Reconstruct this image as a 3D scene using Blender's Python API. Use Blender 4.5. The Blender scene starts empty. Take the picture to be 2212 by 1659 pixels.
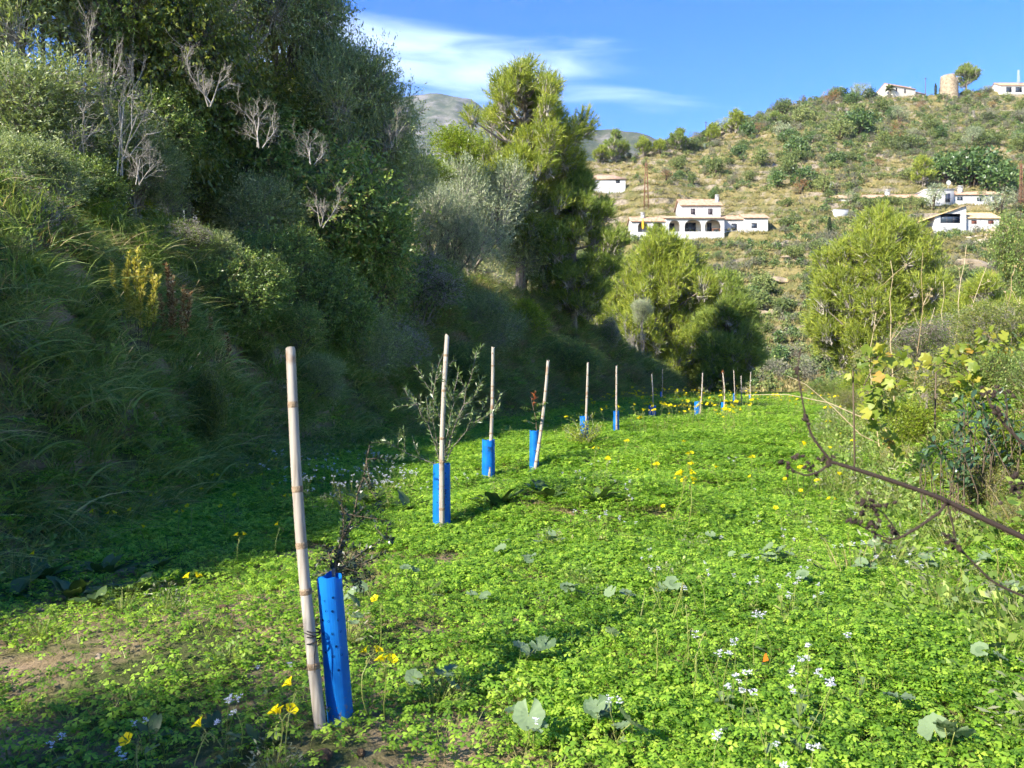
import bpy, math, random
import numpy as np
from mathutils import Vector, Matrix, Euler

SC = bpy.context.scene
COL = SC.collection
rad = math.radians

# ------------------------------------------------------------------ camera
EYE = 1.28                       # eye height above the near field
FPX = 1671.0                     # focal length in units of a 2212 px wide picture
cam = bpy.data.cameras.new('camera')
cam.sensor_width = 36.0
cam.lens = 36.0 * FPX / 2212.0
cam.shift_y = -9.5 / 2212.0
cam.clip_start = 0.05
cam.clip_end = 12000.0
cam.dof.use_dof = True
cam.dof.focus_distance = 8.0
cam.dof.aperture_fstop = 9.0
cam_ob = bpy.data.objects.new('camera', cam)
COL.objects.link(cam_ob)
cam_ob.location = (0, 0, EYE)
cam_ob.rotation_euler = (rad(90), 0, 0)
SC.camera = cam_ob

# ------------------------------------------------------------------ sky and sun
SUN_EL = rad(31.5)
SUN_H = Vector((-0.76, -0.65)).normalized()         # horizontal direction towards the sun
SUN_DIR = Vector((SUN_H.x * math.cos(SUN_EL), SUN_H.y * math.cos(SUN_EL), math.sin(SUN_EL)))
world = bpy.data.worlds.new('World')
SC.world = world
world.use_nodes = True
wn, wl = world.node_tree.nodes, world.node_tree.links
wn.clear()
w_out = wn.new('ShaderNodeOutputWorld')
w_bg = wn.new('ShaderNodeBackground')
w_sky = wn.new('ShaderNodeTexSky')
w_sky.sky_type = 'NISHITA'
w_sky.sun_disc = False
w_sky.sun_elevation = SUN_EL
w_sky.sun_rotation = math.atan2(SUN_DIR.x, SUN_DIR.y)
w_sky.altitude = 300.0
w_sky.air_density = 1.0
w_sky.dust_density = 0.15
w_sky.ozone_density = 3.0
w_bg.inputs['Strength'].default_value = 0.115
# the sky's own colour, deepened evenly all round
w_hsv = wn.new('ShaderNodeHueSaturation')
w_hsv.inputs['Saturation'].default_value = 1.45
w_hsv.inputs['Value'].default_value = 1.0
w_hsv.inputs['Hue'].default_value = 0.520
wl.new(w_sky.outputs[0], w_hsv.inputs['Color'])


def wmath(op, a, b=None, c=None):
    n = wn.new('ShaderNodeMath'); n.operation = op
    for i, v in enumerate((a, b, c)):
        if v is None: continue
        if isinstance(v, (int, float)): n.inputs[i].default_value = v
        else: wl.new(v, n.inputs[i])
    return n.outputs[0]


# thin high cloud: a sheet of wisps, thick in one long bank and torn elsewhere
w_tc = wn.new('ShaderNodeTexCoord')
w_sep = wn.new('ShaderNodeSeparateXYZ')
wl.new(w_tc.outputs['Generated'], w_sep.inputs[0])
azi = wmath('ARCTAN2', w_sep.outputs[0], w_sep.outputs[1])
ele = wmath('ARCSINE', w_sep.outputs[2])
w_cmb = wn.new('ShaderNodeCombineXYZ')
wl.new(wmath('MULTIPLY', azi, 2.4), w_cmb.inputs[0])
wl.new(wmath('ADD', wmath('MULTIPLY', ele, 15.0), wmath('MULTIPLY', azi, 0.7)), w_cmb.inputs[1])
w_noise = wn.new('ShaderNodeTexNoise')
w_noise.inputs['Scale'].default_value = 2.2
w_noise.inputs['Detail'].default_value = 9.0
w_noise.inputs['Roughness'].default_value = 0.5
w_noise.inputs['Distortion'].default_value = 0.5
wl.new(w_cmb.outputs[0], w_noise.inputs['Vector'])


def cloud_bank(a0, e0, ra, re, tilt, gain):
    da = wmath('SUBTRACT', azi, a0)
    de = wmath('SUBTRACT', wmath('SUBTRACT', ele, e0), wmath('MULTIPLY', da, tilt))
    q = wmath('ADD', wmath('POWER', wmath('ABSOLUTE', wmath('DIVIDE', da, ra)), 2.0),
              wmath('POWER', wmath('ABSOLUTE', wmath('DIVIDE', de, re)), 2.0))
    return wmath('MULTIPLY', wmath('SUBTRACT', 1.0, wmath('MINIMUM', q, 1.0)), gain)


bank = cloud_bank(-0.16, 0.388, 0.42, 0.062, -0.06, 0.80)
bank = wmath('MAXIMUM', bank, cloud_bank(0.13, 0.338, 0.2, 0.018, -0.05, 0.22))
bank = wmath('MAXIMUM', bank, cloud_bank(-2.2, 0.5, 0.7, 0.12, -0.1, 0.6))
bank = wmath('MAXIMUM', bank, cloud_bank(2.3, 0.35, 0.6, 0.07, 0.1, 0.55))
dens = wmath('ADD', wmath('MULTIPLY', wmath('SUBTRACT', w_noise.outputs['Fac'], 0.5), 1.5), bank)
w_map = wn.new('ShaderNodeMapRange')
w_map.interpolation_type = 'SMOOTHSTEP'
w_map.inputs[1].default_value = 0.16
w_map.inputs[2].default_value = 1.1
w_map.inputs[3].default_value = 0.0
w_map.inputs[4].default_value = 0.62
wl.new(dens, w_map.inputs[0])
w_mask = wmath('MULTIPLY', w_map.outputs[0], wmath('GREATER_THAN', bank, 0.001))
w_mix = wn.new('ShaderNodeMix'); w_mix.data_type = 'RGBA'
wl.new(w_mask, w_mix.inputs[0])
wl.new(w_hsv.outputs[0], w_mix.inputs[6])
w_mix.inputs[7].default_value = (4.6, 5.6, 7.0, 1)
wl.new(w_mix.outputs[2], w_bg.inputs['Color'])
wl.new(w_bg.outputs[0], w_out.inputs[0])

sun = bpy.data.lights.new('sun', 'SUN')
sun.energy = 5.0
sun.angle = rad(0.53)
sun.color = (1.0, 0.93, 0.80)
sun_ob = bpy.data.objects.new('sun', sun)
COL.objects.link(sun_ob)
sun_ob.rotation_euler = SUN_DIR.to_track_quat('Z', 'Y').to_euler()
sun_ob.location = (-30, -20, 40)

SC.view_settings.view_transform = 'Standard'
SC.view_settings.look = 'None'
SC.view_settings.gamma = 1.0
SC.view_settings.exposure = 1.6
SC.view_settings.use_curve_mapping = False
SC.cycles.max_bounces = 5
SC.cycles.diffuse_bounces = 3
SC.cycles.transmission_bounces = 3
SC.cycles.transparent_max_bounces = 5
SC.cycles.volume_bounces = 0
SC.cycles.use_denoising = True
SC.cycles.adaptive_threshold = 0.03
SC.cycles.use_light_tree = False
SC.cycles.sample_clamp_indirect = 6.0


# ------------------------------------------------------------------ helpers: pixels to places, noise, meshes
def ray(px, py, d):
    """the place that shows at (px, py) of the 2212 px wide picture when it stands d metres ahead"""
    return Vector(((px - 1106) / FPX * d, d, EYE - (py - 820) / FPX * d))


def _hash(ix, iy, seed):
    h = (ix.astype(np.int64) * 374761393 + iy.astype(np.int64) * 668265263 + seed * 974634777) & 0xFFFFFFFF
    h = ((h ^ (h >> 13)) * 1274126177) & 0xFFFFFFFF
    h = ((h ^ (h >> 16)) * 2246822519) & 0xFFFFFFFF
    return ((h ^ (h >> 15)) & 0xFFFFFF) / float(0xFFFFFF)


def vnoise(x, y, seed=0):
    x = np.asarray(x, float); y = np.asarray(y, float)
    ix = np.floor(x); iy = np.floor(y)
    fx = x - ix; fy = y - iy
    fx = fx * fx * (3 - 2 * fx); fy = fy * fy * (3 - 2 * fy)
    ix = ix.astype(np.int64); iy = iy.astype(np.int64)
    a = _hash(ix, iy, seed); b = _hash(ix + 1, iy, seed)
    c = _hash(ix, iy + 1, seed); d = _hash(ix + 1, iy + 1, seed)
    return (a * (1 - fx) + b * fx) * (1 - fy) + (c * (1 - fx) + d * fx) * fy


def fbm(x, y, seed=0, oct=4):
    s = 0; a = 0.5; t = 0
    for k in range(oct):
        s = s + a * vnoise(np.asarray(x) * 2 ** k, np.asarray(y) * 2 ** k, seed + k); t += a; a *= 0.5
    return s / t


def sstep(a, b, v):
    t = np.clip((np.asarray(v, float) - a) / (b - a), 0, 1)
    return t * t * (3 - 2 * t)


def mesh_from(name, V, F, mats=(), rnd=None, smooth=False, midx=None):
    """V (n,3), F: (m,3) or (m,4) array or list of arrays of both kinds"""
    me = bpy.data.meshes.new(name)
    V = np.asarray(V, np.float32).reshape(-1, 3)
    Fs = F if isinstance(F, list) else [F]
    Fs = [np.asarray(f, np.int32) for f in Fs if len(f)]
    nl = sum(f.size for f in Fs); nf = sum(len(f) for f in Fs)
    me.vertices.add(len(V)); me.loops.add(nl); me.polygons.add(nf)
    me.vertices.foreach_set('co', V.ravel())
    me.loops.foreach_set('vertex_index', np.concatenate([f.ravel() for f in Fs]))
    tot = np.concatenate([np.full(len(f), f.shape[1], np.int32) for f in Fs])
    start = np.concatenate([[0], np.cumsum(tot)[:-1]]).astype(np.int32)
    me.polygons.foreach_set('loop_start', start)
    me.polygons.foreach_set('loop_total', tot)
    if smooth:
        me.polygons.foreach_set('use_smooth', np.ones(nf, bool))
    for m in (mats if isinstance(mats, (list, tuple)) else [mats]):
        me.materials.append(m)
    if midx is not None:
        me.polygons.foreach_set('material_index', np.asarray(midx, np.int32))
    if rnd is not None:
        a = me.attributes.new('rnd', 'FLOAT', 'POINT')
        a.data.foreach_set('value', np.asarray(rnd, np.float32))
    me.update(calc_edges=True)
    if smooth and nf < 6000:
        me.set_sharp_from_angle(angle=rad(42))
    return me


def add(name, data, parent=None, loc=(0, 0, 0), rot=(0, 0, 0), scale=1.0, **tags):
    o = bpy.data.objects.new(name, data)
    COL.objects.link(o)
    if parent is not None: o.parent = parent
    o.location = loc; o.rotation_euler = rot
    o.scale = (scale,) * 3 if isinstance(scale, (int, float)) else scale
    for k, v in tags.items():
        if v is not None: o[k] = v
    return o


def thing(name, label, category, loc=(0, 0, 0), rot=(0, 0, 0), scale=1.0, group=None):
    return add(name, None, None, loc, rot, scale, label=label, category=category, group=group)


class Geo:
    """collects vertices and faces with a per-vertex random value and a material slot"""
    def __init__(self):
        self.V = []; self.T = []; self.Q = []; self.R = []; self.mT = []; self.mQ = []; self.n = 0

    def put(self, V, F, rnd=0.5, m=0):
        V = np.asarray(V, np.float32).reshape(-1, 3)
        F = np.asarray(F, np.int32) + self.n
        self.V.append(V)
        self.R.append(np.broadcast_to(np.asarray(rnd, np.float32), (len(V),)))
        if F.shape[1] == 3: self.T.append(F); self.mT.append(np.full(len(F), m))
        else: self.Q.append(F); self.mQ.append(np.full(len(F), m))
        self.n += len(V)

    def mesh(self, name, mats, smooth=False):
        Fs = []; mi = []
        if self.T: Fs.append(np.concatenate(self.T)); mi.append(np.concatenate(self.mT))
        if self.Q: Fs.append(np.concatenate(self.Q)); mi.append(np.concatenate(self.mQ))
        if not self.V: raise ValueError(name)
        return mesh_from(name, np.concatenate(self.V), Fs, mats, np.concatenate(self.R), smooth, np.concatenate(mi))

    def box(self, x0, x1, y0, y1, z0, z1, m=0, rnd=0.5):
        V = [(x0, y0, z0), (x1, y0, z0), (x1, y1, z0), (x0, y1, z0), (x0, y0, z1), (x1, y0, z1), (x1, y1, z1), (x0, y1, z1)]
        F = [(3, 2, 1, 0), (4, 5, 6, 7), (0, 1, 5, 4), (1, 2, 6, 5), (2, 3, 7, 6), (3, 0, 4, 7)]
        self.put(V, F, rnd, m)

    def tube(self, pts, radii, sides=6, m=0, rnd=0.5, cap=True):
        pts = np.asarray(pts, float); n = len(pts)
        radii = np.broadcast_to(np.asarray(radii, float), (n,))
        tan = np.gradient(pts, axis=0)
        tan /= np.linalg.norm(tan, axis=1)[:, None] + 1e-9
        ref = np.array([0.31, 0.87, 0.38]) if abs(tan[0] @ np.array([0.31, 0.87, 0.38])) < 0.9 else np.array([1.0, 0, 0])
        u = np.cross(tan, ref); u /= np.linalg.norm(u, axis=1)[:, None] + 1e-9
        w = np.cross(tan, u)
        a = np.arange(sides) * 2 * math.pi / sides
        ring = (u[:, None, :] * np.cos(a)[None, :, None] + w[:, None, :] * np.sin(a)[None, :, None]) * radii[:, None, None]
        V = (pts[:, None, :] + ring).reshape(-1, 3)
        i = np.arange(n - 1)[:, None] * sides; j = np.arange(sides)[None, :]; k = (j + 1) % sides
        F = np.stack([i + j, i + k, i + sides + k, i + sides + j], -1).reshape(-1, 4)
        self.put(V, F, rnd, m)
        if cap and sides >= 3:
            b = self.n - n * sides
            top = b + (n - 1) * sides
            tri = [(top, top + q, top + q + 1) for q in range(1, sides - 1)] + [(b, b + q + 1, b + q) for q in range(1, sides - 1)]
            self.T.append(np.asarray(tri, np.int32)); self.mT.append(np.full(len(tri), m))


def norm(v):
    return v / (np.linalg.norm(v, axis=-1, keepdims=True) + 1e-9)


def leaves(geo, base, dirn, length, width, rng, m=0, fold=0.15, rnd=None, droop=0.0, nrm=None):
    """one rhombic folded leaf for each base point"""
    n = len(base)
    dirn = norm(dirn)
    r = norm(rng.normal(size=(n, 3))) if nrm is None else nrm
    side = norm(np.cross(dirn, r)); up = np.cross(side, dirn)
    L = np.broadcast_to(length, (n,))[:, None]; W = np.broadcast_to(width, (n,))[:, None]
    tip = base + dirn * L - np.array([0, 0, 1.0]) * droop * L
    mid = base + dirn * L * 0.5 + up * W * fold
    V = np.stack([base, mid + side * W * 0.5, tip, mid - side * W * 0.5], 1).reshape(-1, 3)
    F = np.arange(n * 4).reshape(n, 4)
    rr = rng.random(n) if rnd is None else rnd
    geo.put(V, F, np.repeat(rr, 4), m)


def needles(geo, base, dirn, length, width, rng, m=0, rnd=None):
    n = len(base)
    dirn = norm(dirn)
    side = norm(np.cross(dirn, norm(rng.normal(size=(n, 3)))))
    L = np.broadcast_to(length, (n,))[:, None]; W = np.broadcast_to(width, (n,))[:, None]
    V = np.stack([base - side * W * 0.5, base + side * W * 0.5, base + dirn * L], 1).reshape(-1, 3)
    rr = rng.random(n) if rnd is None else rnd
    geo.put(V, np.arange(n * 3).reshape(n, 3), np.repeat(rr, 3), m)


# ------------------------------------------------------------------ materials
def new_mat(name):
    m = bpy.data.materials.new(name); m.use_nodes = True
    nt = m.node_tree; nt.nodes.clear()
    out = nt.nodes.new('ShaderNodeOutputMaterial')
    return m, nt.nodes, nt.links, out


def ramp(nodes, stops):
    r = nodes.new('ShaderNodeValToRGB')
    el = r.color_ramp.elements
    while len(el) > len(stops): el.remove(el[-1])
    while len(el) < len(stops): el.new(0.5)
    for e, (p, c) in zip(el, stops):
        e.position = p; e.color = (*c, 1) if len(c) == 3 else c
    return r


def leaf_mat(name, stops, trans=0.35, rough=0.5, spec=0.35, patch=0.0, patch_scale=0.6, obj_var=0.25, tint=(1.15, 1.1, 0.6)):
    """leaf: per-leaf colour from 'rnd', per-object and slow spatial variation, light passing through"""
    m, N, L, out = new_mat(name)
    at = N.new('ShaderNodeAttribute'); at.attribute_name = 'rnd'
    oi = N.new('ShaderNodeObjectInfo')
    ma = N.new('ShaderNodeMath'); ma.operation = 'MULTIPLY_ADD'
    L.new(oi.outputs['Random'], ma.inputs[0]); ma.inputs[1].default_value = obj_var; L.new(at.outputs['Fac'], ma.inputs[2])
    fac = ma.outputs[0]
    sub = N.new('ShaderNodeMath'); sub.operation = 'SUBTRACT'; L.new(fac, sub.inputs[0]); sub.inputs[1].default_value = obj_var * 0.5
    fac = sub.outputs[0]
    if patch:
        ge = N.new('ShaderNodeNewGeometry')
        nz = N.new('ShaderNodeTexNoise'); nz.inputs['Scale'].default_value = patch_scale; nz.inputs['Detail'].default_value = 3
        L.new(ge.outputs['Position'], nz.inputs['Vector'])
        p = N.new('ShaderNodeMath'); p.operation = 'MULTIPLY_ADD'
        s = N.new('ShaderNodeMath'); s.operation = 'SUBTRACT'; L.new(nz.outputs['Fac'], s.inputs[0]); s.inputs[1].default_value = 0.5
        L.new(s.outputs[0], p.inputs[0]); p.inputs[1].default_value = patch * 2; L.new(fac, p.inputs[2])
        fac = p.outputs[0]
    r = ramp(N, stops); L.new(fac, r.inputs[0])
    b = N.new('ShaderNodeBsdfPrincipled')
    L.new(r.outputs[0], b.inputs['Base Color'])
    b.inputs['Roughness'].default_value = rough
    b.inputs['Specular IOR Level'].default_value = spec
    if trans > 0:
        t = N.new('ShaderNodeBsdfTranslucent')
        mul = N.new('ShaderNodeMix'); mul.data_type = 'RGBA'; mul.blend_type = 'MULTIPLY'
        mul.inputs[0].default_value = 1.0
        L.new(r.outputs[0], mul.inputs[6]); mul.inputs[7].default_value = (*[v * 1.25 for v in tint], 1)
        L.new(mul.outputs[2], t.inputs['Color'])
        mx = N.new('ShaderNodeMixShader'); mx.inputs[0].default_value = trans
        L.new(b.outputs[0], mx.inputs[1]); L.new(t.outputs[0], mx.inputs[2])
        L.new(mx.outputs[0], out.inputs[0])
    else:
        L.new(b.outputs[0], out.inputs[0])
    return m


def plain_mat(name, stops, scale=8.0, rough=0.8, spec=0.2, bump=0.0, detail=6.0, stretch=(1, 1, 1), bump_scale=None, coords='Object', metallic=0.0):
    """surface with noise-varied colour and fine relief"""
    m, N, L, out = new_mat(name)
    tc = N.new('ShaderNodeTexCoord')
    mp = N.new('ShaderNodeMapping'); mp.inputs['Scale'].default_value = stretch
    L.new(tc.outputs[coords], mp.inputs['Vector'])
    nz = N.new('ShaderNodeTexNoise'); nz.inputs['Scale'].default_value = scale; nz.inputs['Detail'].default_value = detail
    L.new(mp.outputs[0], nz.inputs['Vector'])
    mr = N.new('ShaderNodeMapRange'); mr.inputs[1].default_value = 0.28; mr.inputs[2].default_value = 0.72
    L.new(nz.outputs['Fac'], mr.inputs[0])
    r = ramp(N, stops); L.new(mr.outputs[0], r.inputs[0])
    b = N.new('ShaderNodeBsdfPrincipled')
    L.new(r.outputs[0], b.inputs['Base Color'])
    b.inputs['Roughness'].default_value = rough; b.inputs['Specular IOR Level'].default_value = spec
    b.inputs['Metallic'].default_value = metallic
    if bump:
        n2 = N.new('ShaderNodeTexNoise'); n2.inputs['Scale'].default_value = bump_scale or scale * 3; n2.inputs['Detail'].default_value = 8
        L.new(mp.outputs[0], n2.inputs['Vector'])
        bp = N.new('ShaderNodeBump'); bp.inputs['Strength'].default_value = bump; bp.inputs['Distance'].default_value = 0.05
        L.new(n2.outputs['Fac'], bp.inputs['Height']); L.new(bp.outputs[0], b.inputs['Normal'])
    L.new(b.outputs[0], out.inputs[0])
    return m


def scatter(name, pts, rot, scl, idx, protos, **tags):
    """one object of 'stuff': copies of the proto meshes at the given points (geometry nodes)"""
    me = bpy.data.meshes.new(name)
    pts = np.asarray(pts, np.float32)
    me.vertices.add(len(pts)); me.vertices.foreach_set('co', pts.ravel())
    a = me.attributes.new('rot', 'FLOAT_VECTOR', 'POINT'); a.data.foreach_set('vector', np.asarray(rot, np.float32).ravel())
    a = me.attributes.new('scl', 'FLOAT', 'POINT'); a.data.foreach_set('value', np.asarray(scl, np.float32))
    a = me.attributes.new('pick', 'INT', 'POINT'); a.data.foreach_set('value', np.asarray(idx, np.int32))
    ng = bpy.data.node_groups.new(name, 'GeometryNodeTree')
    ng.interface.new_socket('Geometry', in_out='INPUT', socket_type='NodeSocketGeometry')
    ng.interface.new_socket('Geometry', in_out='OUTPUT', socket_type='NodeSocketGeometry')
    N, L = ng.nodes, ng.links
    gi = N.new('NodeGroupInput'); go = N.new('NodeGroupOutput')
    join = N.new('GeometryNodeJoinGeometry')

    def attr(nm, ty):
        n = N.new('GeometryNodeInputNamedAttribute'); n.data_type = ty; n.inputs['Name'].default_value = nm
        return n.outputs['Attribute']
    eu = N.new('FunctionNodeEulerToRotation'); L.new(attr('rot', 'FLOAT_VECTOR'), eu.inputs[0])
    sc = attr('scl', 'FLOAT'); pk = attr('pick', 'INT')
    for k, pm in enumerate(protos):
        po = bpy.data.objects.new(name + '_pattern', pm)
        oi = N.new('GeometryNodeObjectInfo'); oi.inputs['Object'].default_value = po
        cp = N.new('FunctionNodeCompare'); cp.data_type = 'INT'; cp.operation = 'EQUAL'
        ins = [s for s in cp.inputs if s.type == 'INT']
        L.new(pk, ins[0]); ins[1].default_value = k
        ip = N.new('GeometryNodeInstanceOnPoints')
        L.new(gi.outputs[0], ip.inputs['Points']); L.new(cp.outputs[0], ip.inputs['Selection'])
        L.new(oi.outputs['Geometry'], ip.inputs['Instance'])
        L.new(eu.outputs[0], ip.inputs['Rotation']); L.new(sc, ip.inputs['Scale'])
        L.new(ip.outputs[0], join.inputs[0])
    L.new(join.outputs[0], go.inputs[0])
    o = add(name, me, **tags)
    md = o.modifiers.new('scatter', 'NODES'); md.node_group = ng
    for pm in protos:
        for mt in pm.materials:
            if mt.name not in [x.name for x in me.materials if x]: me.materials.append(mt)
    return o
# ------------------------------------------------------------------ the lie of the land
_fy = np.array([-12, 0, 5, 9, 15, 22, 28, 33, 38, 43, 50, 70.0])
_fx = np.array([-3.5, -3.5, -3.6, -3.6, -2.9, -0.9, 1.0, 3.0, 5.6, 8.6, 12, 14.0])       # foot of the grassy bank
_hh = np.array([1.7, 1.8, 2.7, 3.2, 3.8, 4.5, 5.0, 4.9, 4.2, 2.3, 0.2, 0.0])             # its height
_ry = np.array([-12, 0, 4, 5.5, 7, 9.3, 13, 20, 30, 40, 50, 70.0])
_rx = np.array([2.5, 2.5, 2.9, 3.35, 3.75, 4.5, 6.0, 9.0, 13.0, 16.5, 20, 26.0])         # foot of the low bank opposite

MOUNDS = [  # x, y, rx, ry, height
    (0.75, 7.1, 1.5, 0.7, 0.26), (1.2, 4.5, 1.6, 0.8, 0.05), (2.5, 8.6, 1.9, 0.6, 0.2), (2.9, 11.0, 2.4, 0.8, 0.24),
    (4.2, 14.6, 3.0, 1.2, 0.18), (6.5, 19.5, 4.0, 1.6, 0.22), (9.0, 25.5, 5.0, 2.0, 0.2), (-0.65, 2.6, 0.45, 0.3, 0.05), (-1.7, 3.9, 1.2, 0.5, 0.06),
    (0.4, 9.0, 1.2, 0.6, -0.12), (1.3, 12.6, 1.6, 0.8, -0.1), (2.2, 3.3, 1.0, 0.5, 0.05)]


def ground_z(x, y):
    x = np.asarray(x, float); y = np.asarray(y, float)
    z = 0.33 * sstep(22, 44, y)
    z = z + (fbm(x * 0.9 + 7, y * 0.9, 3) - 0.5) * 0.16 + (fbm(x * 4, y * 4, 9, 3) - 0.5) * 0.05
    for mx, my, rx, ry, h in MOUNDS:
        z = z + h * np.exp(-((x - mx) / rx) ** 2 - ((y - my) / ry) ** 2)
    s = np.interp(y, _fy, _fx) - x + (fbm(x * 0.5, y * 0.5, 21, 3) - 0.5) * 0.9
    h = np.interp(y, _fy, _hh)
    w = 0.7 + h * 0.60
    k = np.clip(s / w, 0, 1)
    bank = h * np.sin(k * (math.pi / 2)) ** 1.15
    bank = bank * (1 + (fbm(x * 0.8, y * 0.8, 33, 3) - 0.5) * 0.35) + np.clip(k * (1.15 - k) * 4, 0, 1) * ((vnoise(x * 1.9, y * 1.9, 35) - 0.5) * 0.55 + (vnoise(x * 4.1, y * 4.1, 36) - 0.5) * 0.22)
    up = np.clip(s - w, 0, 30)
    bank = bank + np.where(h > 1.0, 1.0, np.clip(h, 0, 1)) * (0.10 * up)
    z = z + bank
    r = x - np.interp(y, _ry, _rx) + (fbm(x * 0.6, y * 0.6, 41, 3) - 0.5) * 0.8
    kr = np.clip(r / 1.9, 0, 1)
    z = z + 1.25 * (kr * kr * (3 - 2 * kr)) + 0.05 * np.clip(r - 1.9, 0, 30)
    far = np.clip(y - 47, 0, 100)
    z = z - 0.26 * far * sstep(0, 6, far)
    back = np.clip(-10 - y, 0, 100)
    return z - 0.02 * back


def gz(x, y):
    return float(ground_z(np.array([x]), np.array([y]))[0])


def on_field(px, py):
    """where the picture point meets the near ground"""
    d = np.arange(1.6, 60, 0.02)
    x = (px - 1106) / FPX * d; z = EYE - (py - 820) / FPX * d
    hit = np.nonzero(ground_z(x, d) >= z)[0]
    k = hit[0] if len(hit) else len(d) - 1
    return Vector((x[k], d[k], float(ground_z(x[k:k + 1], d[k:k + 1])[0])))


_sk_px = np.array([-900, 300, 800, 1000, 1250, 1330, 1430, 1500, 1560, 1640, 1700, 1760, 1850, 1950, 2100, 2212, 2500, 3200.0])
_sk_y = np.array([700, 620, 470, 400, 352, 344, 308, 303, 277, 247, 226, 210, 206, 205, 200, 196, 200, 260.0])
_td = np.array([40, 58, 70, 80, 110, 150, 190, 250, 320.0])
_tt = np.array([-0.16, -0.085, -0.035, 0.0, 0.1, 0.188, 0.238, 0.318, 0.37])


def _soft(px, val, lo=-1500, hi=4200, win=61):
    g = np.arange(lo, hi, 4.0)
    v = np.interp(g, px, val)
    k = np.hanning(win); k /= k.sum()
    return g, np.convolve(np.pad(v, win // 2, mode='edge'), k, mode='valid')


_skg, _skv = _soft(_sk_px, _sk_y, win=25)
_edg, _edv = _soft([1000, 1430, 1700, 2300], [210, 235, 300, 320], win=81)


def hill_z(x, y, terraces=True):
    x = np.asarray(x, float); y = np.maximum(np.asarray(y, float), 30)
    px = 1106 + FPX * x / y
    ts = (820 - np.interp(px, _skg, _skv)) / FPX
    f = ts / 0.37
    edge = np.interp(px, _edg, _edv)                                           # how far off the ridge stands
    yy = np.where(y < 120, y, 120 + (y - 120) * (320 - 120) / (edge - 120))
    t = np.interp(yy, _td, _tt)
    t = np.where(t > 0, t * f, t)
    z = EYE + t * y
    over = np.clip(yy - 320, 0, None)
    z = np.where(over > 0, EYE + ts * edge - 0.02 * over - 0.0012 * over ** 2, z)
    n = (fbm(x * 0.02, y * 0.02, 77, 3) - 0.5) * 2
    z = z + n * 1.6 * sstep(80, 130, y)
    if terraces:
        S = 2.9
        w = fbm(x * 0.03 + 9, y * 0.03, 55, 3) * 2.6
        q = z / S + w
        fl = np.floor(q); fr = q - fl
        zq = (fl + sstep(0.72, 1.0, fr) * 0.86 + fr * 0.14 - w) * S
        amt = 0.85 * sstep(75, 95, y)
        z = z * (1 - amt) + zq * amt
        z = z + (fbm(x * 0.35, y * 0.35, 91, 3) - 0.5) * 0.7
    return z


def on_hill(px, py, dmin=66):
    d = np.arange(dmin, 345, 0.5)
    x = (px - 1106) / FPX * d; z = EYE - (py - 820) / FPX * d
    hit = np.nonzero(hill_z(x, d) >= z)[0]
    k = hit[0] if len(hit) else None
    if k is None:
        e = (hill_z(x, d) - EYE) / d; k = int(np.argmax(e))
    return Vector((x[k], d[k], float(hill_z(x[k:k + 1], d[k:k + 1])[0])))


def hz(x, y):
    return float(hill_z(np.array([x]), np.array([y]))[0])


def grid_mesh(name, X, Y, Z, mats):
    ny, nx = X.shape
    V = np.stack([X, Y, Z], -1).reshape(-1, 3)
    i = np.arange(ny - 1)[:, None] * nx; j = np.arange(nx - 1)[None, :]
    F = np.stack([i + j, i + j + 1, i + nx + j + 1, i + nx + j], -1).reshape(-1, 4)
    return mesh_from(name, V, F, mats, None, True)


# ---- materials of the land
def earth_mat():
    m, N, L, out = new_mat('earth')
    ge = N.new('ShaderNodeNewGeometry')
    n1 = N.new('ShaderNodeTexNoise'); n1.inputs['Scale'].default_value = 1.1; n1.inputs['Detail'].default_value = 8
    n2 = N.new('ShaderNodeTexNoise'); n2.inputs['Scale'].default_value = 22; n2.inputs['Detail'].default_value = 8; n2.inputs['Roughness'].default_value = 0.65
    L.new(ge.outputs['Position'], n1.inputs['Vector']); L.new(ge.outputs['Position'], n2.inputs['Vector'])
    r1 = ramp(N, [(0.25, (0.17, 0.115, 0.065)), (0.5, (0.30, 0.21, 0.125)), (0.78, (0.42, 0.32, 0.20))])
    L.new(n2.outputs['Fac'], r1.inputs[0])
    r2 = ramp(N, [(0.4, (0.055, 0.075, 0.02)), (0.62, (0.10, 0.105, 0.04))]); L.new(n2.outputs['Fac'], r2.inputs[0])
    mk = ramp(N, [(0.42, (0, 0, 0)), (0.58, (1, 1, 1))]); L.new(n1.outputs['Fac'], mk.inputs[0])
    mx = N.new('ShaderNodeMix'); mx.data_type = 'RGBA'
    L.new(mk.outputs[0], mx.inputs[0]); L.new(r1.outputs[0], mx.inputs[6]); L.new(r2.outputs[0], mx.inputs[7])
    b = N.new('ShaderNodeBsdfPrincipled'); b.inputs['Roughness'].default_value = 0.95; b.inputs['Specular IOR Level'].default_value = 0.1
    L.new(mx.outputs[2], b.inputs['Base Color'])
    bp = N.new('ShaderNodeBump'); bp.inputs['Strength'].default_value = 0.9; bp.inputs['Distance'].default_value = 0.03
    L.new(n2.outputs['Fac'], bp.inputs['Height']); L.new(bp.outputs[0], b.inputs['Normal'])
    L.new(b.outputs[0], out.inputs[0])
    return m


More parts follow.
